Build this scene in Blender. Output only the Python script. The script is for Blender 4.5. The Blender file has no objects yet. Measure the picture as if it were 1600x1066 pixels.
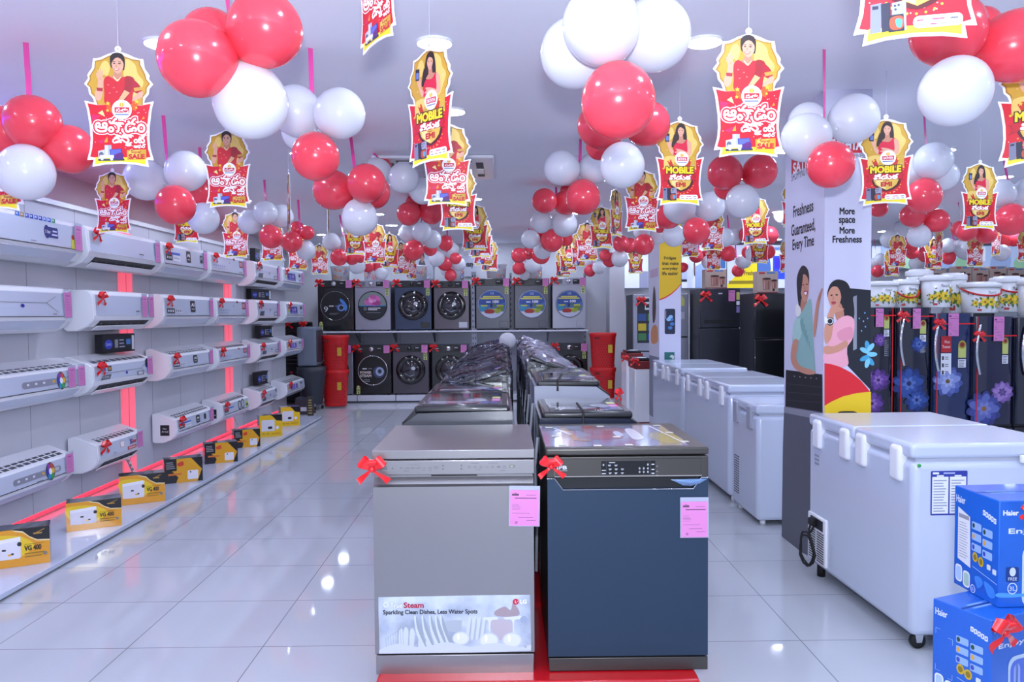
import bpy, bmesh, math, random
from mathutils import Vector, Matrix
random.seed(7)
S = bpy.context.scene
C = S.collection
PI = math.pi
F = 1180.0            # focal length in pixels of the 1600x1066 frame
H = 1.47              # eye height
CEIL = 2.72

# ---------------------------------------------------------------- camera
cd = bpy.data.cameras.new('camera'); cam = bpy.data.objects.new('camera', cd); C.objects.link(cam)
cd.sensor_width = 36; cd.lens = 36 * F / 1600; cd.clip_start = 0.05; cd.clip_end = 100
CR = (Matrix.Rotation(-math.atan(12 / F), 3, 'Z') @ Matrix.Rotation(PI / 2 - math.atan(42 / F), 3, 'X')
      @ Matrix.Rotation(-0.007, 3, 'Z'))
cam.matrix_world = Matrix.Translation((0, 0, H)) @ CR.to_4x4()
S.camera = cam

# ---------------------------------------------------------------- world, flash, exposure
w = bpy.data.worlds.new('world'); S.world = w; w.use_nodes = True
bg = w.node_tree.nodes['Background']; bg.inputs[0].default_value = (0.63, 0.72, 0.96, 1); bg.inputs[1].default_value = 1.5

def area(name, loc, rot, sx, sy, power, col):
    l = bpy.data.lights.new(name, 'AREA'); l.shape = 'RECTANGLE'; l.size = sx; l.size_y = sy
    l.energy = power; l.color = col
    o = bpy.data.objects.new(name, l); o.location = loc; o.rotation_euler = rot; C.objects.link(o)
    return o
# the photographer's flash, just above the lens and tipped up
fl = area('camera_flash', (0.0, -0.12, H + 0.20), (math.radians(128), 0, 0), 0.14, 0.10, 215, (0.80, 0.87, 1.0))
vs = S.view_settings
vs.view_transform = 'Standard'; vs.look = 'None'; vs.gamma = 1; vs.use_curve_mapping = False
vs.exposure = -0.8

# ---------------------------------------------------------------- pixels to points
def ray(px, py): return CR @ Vector(((px - 800) / F, (533 - py) / F, -1))
def PY(px, py, Y): r = ray(px, py); return Vector((0, 0, H)) + r * (Y / r.y)
def PX(px, py, X): r = ray(px, py); return Vector((0, 0, H)) + r * (X / r.x)
def PZ(px, py, Z): r = ray(px, py); return Vector((0, 0, H)) + r * ((Z - H) / r.z)

# ---------------------------------------------------------------- materials
MATS = {}
def lin(c):
    if isinstance(c, str):
        c = c.lstrip('#'); c = [int(c[i:i + 2], 16) / 255 for i in (0, 2, 4)]
    return tuple(((v / 12.92) if v <= 0.04045 else ((v + 0.055) / 1.055) ** 2.4) for v in c[:3]) + (1,)
def mat(name, col='#ffffff', rough=0.5, metal=0.0, emit=0.0, coat=0.0, trans=0.0, alpha=1.0, spec=0.5, noise=0.0, nscale=30, translucent=0.0, bump=0.0):
    if name in MATS: return MATS[name]
    m = bpy.data.materials.new(name); m.use_nodes = True; nt = m.node_tree; b = nt.nodes['Principled BSDF']
    I = b.inputs
    I['Base Color'].default_value = lin(col); I['Roughness'].default_value = rough; I['Metallic'].default_value = metal
    I['Coat Weight'].default_value = coat; I['Coat Roughness'].default_value = 0.06; I['Transmission Weight'].default_value = trans
    I['Alpha'].default_value = alpha; I['Specular IOR Level'].default_value = spec
    if emit: I['Emission Color'].default_value = lin(col); I['Emission Strength'].default_value = emit
    if noise or bump:
        tc = nt.nodes.new('ShaderNodeTexCoord'); n = nt.nodes.new('ShaderNodeTexNoise'); n.inputs['Scale'].default_value = nscale
        nt.links.new(tc.outputs['Object'], n.inputs['Vector'])
        if noise:
            mx = nt.nodes.new('ShaderNodeMix'); mx.data_type = 'RGBA'; mx.blend_type = 'MULTIPLY'
            mx.inputs['A'].default_value = lin(col); mx.inputs['B'].default_value = (1 - noise, 1 - noise, 1 - noise, 1)
            nt.links.new(n.outputs['Fac'], mx.inputs['Factor']); nt.links.new(mx.outputs['Result'], I['Base Color'])
        if bump:
            bp = nt.nodes.new('ShaderNodeBump'); bp.inputs['Strength'].default_value = bump; bp.inputs['Distance'].default_value = 0.01
            nt.links.new(n.outputs['Fac'], bp.inputs['Height']); nt.links.new(bp.outputs['Normal'], I['Normal'])
    if translucent:
        t = nt.nodes.new('ShaderNodeBsdfTranslucent'); t.inputs['Color'].default_value = lin(col)
        ms = nt.nodes.new('ShaderNodeMixShader'); ms.inputs[0].default_value = translucent
        nt.links.new(b.outputs[0], ms.inputs[1]); nt.links.new(t.outputs[0], ms.inputs[2])
        nt.links.new(ms.outputs[0], nt.nodes['Material Output'].inputs[0])
    MATS[name] = m
    return m
def cm(c):                                   # printed colour ('!' = backlit print, '*' = glossy print)
    if not isinstance(c, str): return c
    if c[0] == '!': return mat('backlit_' + c[2:], c[1:], 0.4, emit=1.0)
    if c[0] == '*': return mat('gloss_' + c[2:], c[1:], 0.15, coat=0.5)
    return mat('print_' + c[1:], c, 0.5)

# ---------------------------------------------------------------- text outlines
TXT = {}
def txt(s):
    if s in TXT: return TXT[s]
    cu = bpy.data.curves.new('t', 'FONT'); cu.body = s; cu.size = 1; cu.resolution_u = 3
    o = bpy.data.objects.new('t', cu); C.objects.link(o)
    dg = bpy.context.evaluated_depsgraph_get()
    me = bpy.data.meshes.new_from_object(o.evaluated_get(dg))
    v = [(q.co.x, q.co.y) for q in me.vertices]; f = [tuple(p.vertices) for p in me.polygons]
    cnt = {}
    for p in me.polygons:
        for e in p.edge_keys: cnt[e] = cnt.get(e, 0) + 1
    be = [e for e, k in cnt.items() if k == 1]
    bpy.data.objects.remove(o); bpy.data.curves.remove(cu); bpy.data.meshes.remove(me)
    xs = [q[0] for q in v]; ys = [q[1] for q in v]
    TXT[s] = (v, f, be, (min(xs), min(ys), max(xs), max(ys)))
    return TXT[s]

def smooth(pts, n=4):                        # closed Catmull-Rom through pts
    out = []; N = len(pts)
    for i in range(N):
        p0, p1, p2, p3 = (pts[(i + k - 1) % N] for k in range(4))
        for j in range(n):
            t = j / n
            out.append(tuple(0.5 * (2 * p1[a] + (p2[a] - p0[a]) * t + (2 * p0[a] - 5 * p1[a] + 4 * p2[a] - p3[a]) * t * t
                                    + (3 * p1[a] - p0[a] - 3 * p2[a] + p3[a]) * t ** 3) for a in (0, 1)))
    return out

class Art:                                   # flat print, drawn with y down
    def __init__(s, scale=1, ox=0, oy=0, sy=None):
        s.k = scale; s.ky = sy or scale; s.ox = ox; s.oy = oy; s.p = []; s.clip = None; s.n = 0
    def m(s, q): return ((q[0] - s.ox) * s.k, (s.oy - q[1]) * s.ky)
    def poly(s, pts, col, z=1):
        if s.clip:
            x0, y0, x1, y1 = s.clip
            for ax, lim, sg in ((0, x0, 1), (0, x1, -1), (1, y0, 1), (1, y1, -1)):
                out = []
                for i in range(len(pts)):
                    a, b = pts[i - 1], pts[i]; da, db = (a[ax] - lim) * sg, (b[ax] - lim) * sg
                    if (da >= 0) != (db >= 0): t = da / (da - db); out.append((a[0] + (b[0] - a[0]) * t, a[1] + (b[1] - a[1]) * t))
                    if db >= 0: out.append(b)
                pts = out
                if len(pts) < 3: return s
        if float(z) == int(z): s.n += 1; z = z + .9 * (s.n % 37) / 37
        s.p.append(([s.m(q) for q in pts], col, z)); return s
    def blob(s, pts, col, z=1, n=4): return s.poly(smooth(pts, n), col, z)
    def rect(s, x0, y0, x1, y1, col, z=1): return s.poly([(x0, y0), (x1, y0), (x1, y1), (x0, y1)], col, z)
    def rrect(s, x0, y0, x1, y1, r, col, z=1):
        pts = []
        for cx, cy, a in ((x1 - r, y0 + r, -90), (x1 - r, y1 - r, 0), (x0 + r, y1 - r, 90), (x0 + r, y0 + r, 180)):
            for i in range(5):
                t = math.radians(a + i * 22.5); pts.append((cx + r * math.cos(t), cy + r * math.sin(t)))
        return s.poly(pts, col, z)
    def ell(s, cx, cy, rx, ry, col, z=1, n=20, rot=0):
        c, q = math.cos(rot), math.sin(rot)
        return s.poly([(cx + rx * math.cos(t) * c - ry * math.sin(t) * q, cy + rx * math.cos(t) * q + ry * math.sin(t) * c)
                       for t in (2 * PI * i / n for i in range(n))], col, z)
    def line(s, x0, y0, x1, y1, wd, col, z=1):
        L = math.hypot(x1 - x0, y1 - y0) or 1; nx, ny = -(y1 - y0) / L * wd / 2, (x1 - x0) / L * wd / 2
        return s.poly([(x0 + nx, y0 + ny), (x1 + nx, y1 + ny), (x1 - nx, y1 - ny), (x0 - nx, y0 - ny)], col, z)
    def lines(s, x0, y0, x1, y1, n, wd, col, z=1, rag=0.35):   # rows of small print
        R = random.Random(int(x0 * 7 + y0 * 3))
        for i in range(n):
            y = y0 + (y1 - y0) * (i + .5) / n
            s.rect(x0, y - wd / 2, x1 - (x1 - x0) * rag * R.random(), y + wd / 2, col, z)
        return s
    def text(s, t, x0, y0, x1, y1, col, z=1, stroke=0, outline=(), skew=0):
        v, f, be, (a, b, c, d) = txt(t)
        kx = (x1 - x0) / (c - a); ky = (y1 - y0) / (d - b)
        V = [(x0 + (q[0] - a) * kx, y1 - (q[1] - b) * ky + skew * (q[0] - a) * kx) for q in v]
        for g in f: s.poly([V[i] for i in g], col, z + .001)
        jobs = list(outline) + ([(stroke, col)] if stroke else [])
        for k, (wd, oc) in enumerate(jobs):
            zz = z - (len(outline) - k) if k < len(outline) else z
            RR = random.Random(len(be))
            for i, j in be:
                (ax, ay), (bx, by) = V[i], V[j]; L = math.hypot(bx - ax, by - ay)
                if L < 1e-9: continue
                ex, ey = (bx - ax) / L * wd * .45, (by - ay) / L * wd * .45
                s.line(ax - ex, ay - ey, bx + ex, by + ey, wd, oc, zz + .05 + .85 * RR.random())
        return s

# ---------------------------------------------------------------- mesh builder
class MB:
    def __init__(s): s.v = []; s.f = []; s.m = []; s.sm = []; s.ms = []
    def mi(s, m):
        m = cm(m)
        if m not in s.ms: s.ms.append(m)
        return s.ms.index(m)
    def add(s, vs, fs, m, sm=False):
        o = len(s.v); k = s.mi(m); s.v += [tuple(q) for q in vs]
        for f in fs: s.f.append([o + i for i in f]); s.m.append(k); s.sm.append(sm)
        return s
    def box(s, x0, x1, y0, y1, z0, z1, m):
        v = [(x, y, z) for z in (z0, z1) for y in (y0, y1) for x in (x0, x1)]
        return s.add(v, [(0, 2, 3, 1), (4, 5, 7, 6), (0, 1, 5, 4), (2, 6, 7, 3), (0, 4, 6, 2), (1, 3, 7, 5)], m)
    def bm(s, b, m, sm=False):
        b.verts.ensure_lookup_table(); b.verts.index_update()
        s.add([v.co[:] for v in b.verts], [[v.index for v in f.verts] for f in b.faces], m, sm); b.free(); return s
    def rbox(s, x0, x1, y0, y1, z0, z1, r, m, seg=3, sm=True):
        b = bmesh.new(); bmesh.ops.create_cube(b, size=1)
        for v in b.verts: v.co = (x0 + (v.co.x + .5) * (x1 - x0), y0 + (v.co.y + .5) * (y1 - y0), z0 + (v.co.z + .5) * (z1 - z0))
        r = min(r, .49 * min(abs(x1 - x0), abs(y1 - y0), abs(z1 - z0)))
        bmesh.ops.bevel(b, geom=list(b.edges), offset=r, segments=seg, affect='EDGES', profile=.5)
        b.faces.ensure_lookup_table(); b.normal_update()
        fl = [max(abs(c) for c in f.normal) < .999 for f in b.faces]; n0 = len(s.sm)
        s.bm(b, m, sm)
        if sm: s.sm[n0:] = fl
        return s
    def prism(s, poly, a0, a1, axis, m, sm=False):   # poly in the two other axes (xyz order), extruded along axis
        def P(q, a):
            return (a, q[0], q[1]) if axis == 0 else (q[0], a, q[1]) if axis == 1 else (q[0], q[1], a)
        n = len(poly); v = [P(q, a0) for q in poly] + [P(q, a1) for q in poly]
        s.add(v, [tuple(range(n)), tuple(range(2 * n - 1, n - 1, -1))], m)
        return s.add(v, [(i, n + i, n + (i + 1) % n, (i + 1) % n) for i in range(n)], m, sm)
    def tube(s, pts, r, m, n=8, closed=False, caps=True):
        pts = [Vector(p) for p in pts]; N = len(pts); rings = []
        up = None
        for i, p in enumerate(pts):
            t = (pts[(i + 1) % N if closed else min(i + 1, N - 1)] - pts[(i - 1) % N if closed else max(i - 1, 0)]).normalized()
            if up is None: up = t.orthogonal().normalized()
            up = (up - t * up.dot(t)).normalized(); bi = t.cross(up)
            rr = r[i] if isinstance(r, (list, tuple)) else r
            rings.append([p + (up * math.cos(2 * PI * k / n) + bi * math.sin(2 * PI * k / n)) * rr for k in range(n)])
        v = [q for R in rings for q in R]; f = []
        for i in range(N if closed else N - 1):
            j = (i + 1) % N
            for k in range(n): f.append((i * n + k, i * n + (k + 1) % n, j * n + (k + 1) % n, j * n + k))
        s.add(v, f, m, True)
        if caps and not closed: s.add(rings[0], [tuple(range(n - 1, -1, -1))], m); s.add(rings[-1], [tuple(range(n))], m)
        return s
    def lathe(s, prof, m, n=24, c=(0, 0, 0), axis=2, sm=True):    # prof: (radius, height)
        v = []; f = []
        for r, h in prof:
            for k in range(n):
                a, b = r * math.cos(2 * PI * k / n), r * math.sin(2 * PI * k / n)
                v.append((c[0] + a, c[1] + b, c[2] + h) if axis == 2 else (c[0] + a, c[1] - h, c[2] + b) if axis == 1 else (c[0] + h, c[1] + a, c[2] + b))
        for i in range(len(prof) - 1):
            for k in range(n): f.append((i * n + k, i * n + (k + 1) % n, (i + 1) * n + (k + 1) % n, (i + 1) * n + k))
        return s.add(v, f, m, sm)
    def strip(s, L, R, m, sm=True):
        n = len(L); return s.add(list(L) + list(R), [(i, i + 1, n + i + 1, n + i) for i in range(n - 1)], m, sm)
    def art(s, A, o, u, v, n=None, eps=.0004):
        o, u, v = Vector(o), Vector(u), Vector(v); n = Vector(n) if n else u.cross(v).normalized()
        for pts, col, z in A.p: s.add([o + u * x + v * y + n * (eps * z) for x, y in pts], [tuple(range(len(pts)))], col)
        return s
    def build(s, name, parent=None, loc=None):
        me = bpy.data.meshes.new(name); me.from_pydata(s.v, [], s.f)
        for m in s.ms: me.materials.append(m)
        me.polygons.foreach_set('material_index', s.m); me.polygons.foreach_set('use_smooth', s.sm); me.update()
        o = bpy.data.objects.new(name, me); C.objects.link(o)
        if parent: o.parent = parent
        if loc is not None: o.location = loc
        return o

def tag(o, label, cat, group=None):
    o['label'] = label; o['category'] = cat
    if group: o['group'] = group
    return o
def thing(name, label, cat, loc=(0, 0, 0), rz=0, group=None):
    o = bpy.data.objects.new(name, None); o.empty_display_size = .1; C.objects.link(o)
    o.location = loc; o.rotation_euler = (0, 0, rz)
    return tag(o, label, cat, group)
def struct(o): o['kind'] = 'structure'; return o
def copy_tree(o, parent=None):
    c = o.copy(); C.objects.link(c)
    if parent: c.parent = parent
    for ch in list(o.children): copy_tree(ch, c)
    return c

# common materials
WHITE = mat('white_plastic', '#eceef4', .28, coat=.25)
WHITE2 = mat('white_enamel', '#c6cfe2', .22, coat=.4)
GREYP = mat('grey_plastic', '#8d909c', .35)
DARK = mat('dark_plastic', '#17181c', .3, coat=.3)
BLACKG = mat('black_gloss', '#07080a', .08, coat=.8)
STEEL = mat('brushed_steel', '#a3a0a2', .33, metal=.9, noise=.06, nscale=3)
GUN = mat('gunmetal', '#4a4a50', .32, metal=.75)
CHROME = mat('chrome', '#d8dade', .12, metal=1)
RUBBER = mat('black_rubber', '#101012', .6)
REDP = mat('red_paint', '#c4121f', .3, coat=.3)
FOIL = mat('red_foil_ribbon', '#e0141c', .25, coat=.6)
PINK = '#d27fba'
# ================================================================ the room
def tile_floor():
    m = bpy.data.materials.new('polished_floor_tiles'); m.use_nodes = True; nt = m.node_tree; b = nt.nodes['Principled BSDF']
    tc = nt.nodes.new('ShaderNodeTexCoord'); mp = nt.nodes.new('ShaderNodeMapping'); br = nt.nodes.new('ShaderNodeTexBrick')
    mp.inputs['Location'].default_value = (1.083, -3.318 + .543 * 6, 0)
    nt.links.new(tc.outputs['Object'], mp.inputs['Vector']); nt.links.new(mp.outputs['Vector'], br.inputs['Vector'])
    br.offset = 0; br.squash = 1; I = br.inputs
    I['Scale'].default_value = 1; I['Brick Width'].default_value = .6; I['Row Height'].default_value = .543
    I['Mortar Size'].default_value = .0022; I['Mortar Smooth'].default_value = .1; I['Bias'].default_value = 0
    I['Color1'].default_value = lin('#c0c4cb'); I['Color2'].default_value = lin('#bdc1c8'); I['Mortar'].default_value = lin('#7c7d84')
    nt.links.new(br.outputs['Color'], b.inputs['Base Color'])
    b.inputs['Roughness'].default_value = .05; b.inputs['Specular IOR Level'].default_value = .55
    return m
WALLP = mat('white_wall_paint', '#d9dbe2', .55, noise=.03, nscale=2)
PANEL = mat('wall_panel_laminate', '#c9cbd4', .35, noise=.03, nscale=1.5)
CEILM = mat('ceiling_paint', '#eff0fa', .7, noise=.03, nscale=1)
REDLED = mat('red_led', '#ff3048', .5, emit=1.3)
REDLED2 = mat('red_led_panel', '#ff6a80', .5, emit=1.0)
VIOLED = mat('violet_led', '#5a48ff', .5, emit=30)

struct(MB().box(-3.9, 9.6, -2.2, 13.6, -.06, 0, tile_floor()).build('floor'))
struct(MB().box(-3.9, 9.6, -2.2, 13.6, CEIL, CEIL + .06, CEILM).build('ceiling'))
struct(MB().box(-3.95, -3.86, -2.2, 13.6, 0, CEIL, WALLP).build('wall_left'))
struct(MB().box(-3.9, 9.6, 13.45, 13.55, 0, CEIL, WALLP).build('wall_back'))
struct(MB().box(9.5, 9.6, -2.2, 13.5, 0, CEIL, WALLP).build('wall_right'))
# panelled display wall that carries the air conditioners, with seams and lit strips
XW = -3.31
dw = MB(); dw.box(XW - .06, XW, 1.5, 11.45, .085, 2.31, PANEL); dw.box(XW - .06, XW - .04, 1.5, 11.45, .0, .085, PANEL)
y = 1.62
while y < 11.3: dw.box(XW, XW + .0012, y, y + .004, .04, 2.31, '#8f9099'); y += .61
struct(dw.build('wall_display'))
o = struct(MB().box(XW - .005, XW + .02, 1.5, 11.45, 2.295, 2.33, WHITE).build('trim_1'))
for i, yc in enumerate((2.0, 4.2, 6.64, 9.08)):
    b = MB(); b.box(XW, XW + .012, yc - .11, yc + .11, .1, 2.2, REDLED2)
    b.box(XW + .012, XW + .0135, yc - .004, yc + .004, .1, 2.2, '#e86a78'); o = b.build('light_strip')
    tag(o, ['red lit wall strip nearest the room front', 'red lit wall strip beside the nearest air conditioners',
            'red lit vertical strip behind the second column of air conditioners',
            'red lit vertical strip behind the fourth column of air conditioners'][i], 'light strip', 'lit strips of the display wall')
tag(MB().box(XW - .2, XW - .08, 1.5, 11.4, 2.24, 2.26, REDLED).build('cove_light'), 'red cove light glowing on top of the display wall', 'cove light')
tag(MB().box(XW - .038, XW - .01, 1.52, 11.4, .055, .075, mat('red_led_foot', '#ff3048', .5, emit=3.5)).build('plinth_light'), 'red light line along the foot of the display wall', 'light strip')
tag(MB().box(-3.85, -3.8, 2.0, 5.6, 2.5, 2.53, VIOLED).build('violet_light'), 'violet light line in the corner of ceiling and left wall', 'cove light')
# low white platform under the air conditioners
pl = MB(); pl.rbox(XW + .001, -2.61, 1.5, 10.73, .012, .042, .004, WHITE2, 2); pl.box(XW + .002, -2.64, 1.5, 10.7, 0, .012, GREYP)
tag(pl.build('display_platform'), 'low white platform running along the display wall', 'platform')
# white column at the right end of the back shelving
c0 = PY(953, 600, 13.0).x; c1 = PY(976, 600, 13.0).x
struct(MB().box(c0, c1, 13.0, 13.45, 0, CEIL, WALLP).build('column_back'))

# ---------------------------------------------------------------- ceiling lamps
LAMP = mat('lamp_diffuser', '#d8e4ff', .5, emit=150)
dl0 = thing('downlight', '', 'ceiling light')
MB().lathe([(.083, 0), (.083, -.010), (.078, -.012), (.080, -.011)], WHITE, 28).build('ring', dl0)
MB().add([(.080 * math.cos(t), .080 * math.sin(t), -.0105) for t in (-2 * PI * i / 28 for i in range(28))], [tuple(range(28))], LAMP).build('diffuser', dl0)
first = True
cols = [-2.79, -1.55, -.31, .93, 2.17, 3.41, 4.65, 5.89, 7.13]
for ci, x in enumerate(cols):
    for k in range(-2, 9):  # farthest row is added to the grid to brighten the back wall
        yy = 3.51 + 1.17 * k
        if abs(x + .55) < .7 and abs(yy - 6.4) < .75: continue
        o = dl0 if first else copy_tree(dl0); first = False
        o.location = (x, yy, CEIL)
        o['label'] = 'round white ceiling downlight, %s row from the front, %s column from the left wall' % (
            ['first', 'second', 'third', 'fourth', 'fifth', 'sixth', 'seventh', 'eighth', 'ninth', 'tenth', 'added eleventh'][k + 2],
            ['first', 'second', 'third', 'fourth', 'fifth', 'sixth', 'seventh', 'eighth', 'ninth'][ci])
        o['group'] = 'round ceiling downlights'
# ceiling cassette air conditioner
t = thing('cassette_air_conditioner', 'square white air conditioner cassette set in the ceiling', 'air conditioner', (-.55, 6.42, CEIL))
b = MB(); b.rbox(-.48, .48, -.48, .48, -.03, -.002, .02, WHITE, 2); b.build('fascia', t)
b = MB()
for i in range(14): b.box(-.25, .25, -.26 + i * .04, -.245 + i * .04, -.036, -.03, WHITE)
b.box(-.27, .27, -.28, .29, -.032, -.03, '#4c4f58'); b.build('intake_grille', t)
for sx, sy, lx, ly in ((0, .36, .3, .03), (0, -.36, .3, .03), (.36, 0, .03, .3), (-.36, 0, .03, .3)):
    b = MB(); b.box(sx - lx, sx + lx, sy - ly, sy + ly, -.034, -.03, '#2a2c33'); b.box(sx - lx * .95, sx + lx * .95, sy - ly * .2, sy + ly * .5, -.04, -.034, WHITE); b.build('air_outlet', t)

# red lettered sign high on the rear part of the left wall
ya, yb_ = PX(150, 262, -3.85).y, PX(242, 262, -3.85).y; za, zc_ = PX(200, 296, -3.85).z, PX(200, 252, -3.85).z
t = thing('wall_sign', 'red sign with white shapes high on the upper left wall', 'sign', (-3.858, ya, za)); b = MB(); b.box(0, .02, 0, yb_ - ya, 0, zc_ - za, '#d81f3a')
A = Art(1, 0, zc_ - za); R = random.Random(2)
for i in range(6): u_ = .12 + i * (yb_ - ya - .2) / 6; A.blob([(u_, .05), (u_ + .06, .03), (u_ + .1, .1), (u_ + .05, .2), (u_ + .02, .14)], '#f2dfe6', 1)
b.art(A, (.0205, 0, 0), (0, 1, 0), (0, 0, 1), (1, 0, 0)); b.build('sign_board', t)
# ================================================================ ribbons bows, price cards (used everywhere)
def bow_master():
    t = thing('ribbon_bow', '', 'bow')
    def arm(ang, L, wd, tail):
        b = MB(); c, s_ = math.cos(ang), math.sin(ang); n = 7
        def P(r, o, y): return (c * r - s_ * o, y, s_ * r + c * o)
        if tail:
            Lp = [P(L * i / n, wd * (.12 + .38 * i / n), -.06 - .05 * math.sin(5 * i / n)) for i in range(n)] + [P(L * 1.06, wd * .5, -.03)]
            Rp = [P(L * i / n, -wd * (.12 + .38 * i / n), -.04 - .05 * math.sin(5 * i / n + .6)) for i in range(n)] + [P(L * 1.0, -wd * .5, -.02)]
            b.strip(Lp, Rp, FOIL); b.build('tail', t)
        else:
            for k, sg in ((0, -1), (1, .25)):
                Lp = [P(L * math.sin(PI / 2 * i / n), wd * (.15 + .4 * math.sin(PI * .8 * i / n)), sg * .16 * math.sin(PI * i / n) - .05) for i in range(n + 1)]
                Rp = [P(L * math.sin(PI / 2 * i / n), -wd * (.15 + .4 * math.sin(PI * .8 * i / n)), sg * .22 * math.sin(PI * i / n) - .05) for i in range(n + 1)]
                b.strip(Lp, Rp, FOIL)
            b.build('loop', t)
    for a, l in ((math.radians(42), .46), (math.radians(140), .46), (math.radians(95), .3)): arm(a, l, .34, False)
    for a, l in ((math.radians(-38), .62), (math.radians(-138), .58)): arm(a, l, .22, True)
    b = MB(); bb = bmesh.new(); bmesh.ops.create_icosphere(bb, subdivisions=2, radius=.1)
    for v in bb.verts: v.co.y = v.co.y * .8 - .1
    b.bm(bb, FOIL, True); b.build('knot', t)
    return t
BOW = bow_master(); bow_used = [False]
def bow(loc, size, label, rz=0, tilt=0, group=None):
    o = copy_tree(BOW) if bow_used[0] else BOW; bow_used[0] = True
    o.location = loc; o.scale = (size, size, size); o.rotation_euler = (0, tilt, rz)
    return tag(o, label, 'bow', group)

def card_art(wd, ht, plain=False):
    A = Art(1, 0, ht)
    A.rect(-wd / 2, 0, wd / 2, ht, PINK, 0)
    k = ht
    if not plain:
        A.rect(-wd * .44, k * .1, -wd * .2, k * .155, '#5a3f58', 1); A.rect(-wd * .36, k * .075, -wd * .28, k * .09, '#5a3f58', 1)
        A.rect(wd * .05, k * .13, wd * .4, k * .142, '#6a4a66', 1); A.rect(-wd * .34, k * .21, wd * .42, k * .232, '#503a50', 1)
        A.lines(-wd * .44, k * .38, -wd * .1, k * .56, 5, k * .008, '#7a5a76', 1)
        A.rect(-wd * .44, k * .64, wd * .2, k * .65, '#7a5a76', 1); A.rect(-wd * .2, k * .755, wd * .3, k * .768, '#6a4a66', 1)
        A.rect(wd * .08, k * .84, wd * .4, k * .85, '#6a4a66', 1)
        A.ell(-wd * .28, k * .91, k * .036, k * .036, '#6a4a66', 1, 14).ell(-wd * .28, k * .91, k * .024, k * .024, PINK, 2, 14).line(-wd * .28 - k * .02, k * .9 + k * .03, -wd * .28 + k * .02, k * .9 - k * .01, k * .012, '#6a4a66', 3)
    else:
        A.rect(-wd * .34, k * .12, wd * .3, k * .16, '#8a5a84', 1); A.lines(-wd * .4, k * .25, wd * .35, k * .75, 5, k * .02, '#b06aa4', 1)
    return A
SLEEVE = mat('clear_sleeve', '#c9cfe2', .12, coat=.4, alpha=.55)
def price_card(o, u, v, wd, ht, label, big=False, group='pink price cards', sleeve=True):
    """card whose bottom centre is o, in the plane u, v"""
    u, v = Vector(u), Vector(v); n = u.cross(v).normalized(); o = Vector(o)
    M = Matrix((u.normalized(), n * -1, v.normalized())).transposed().to_4x4(); M.translation = o
    b = MB(); b.box(-wd / 2, wd / 2, -.0012, 0, 0, ht, PINK)
    b.art(card_art(wd, ht, not big), (0, -.0014, 0), (1, 0, 0), (0, 0, 1), eps=.0002)
    t = b.build('price_card'); t.matrix_world = M; tag(t, label, 'price card', group)
    if sleeve:
        s_ = MB(); s_.box(-wd * .54, wd * .54, .0002, .0012, -ht * .02, ht * 1.12, SLEEVE); s_.build('plastic_sleeve', t)
    return t

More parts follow.
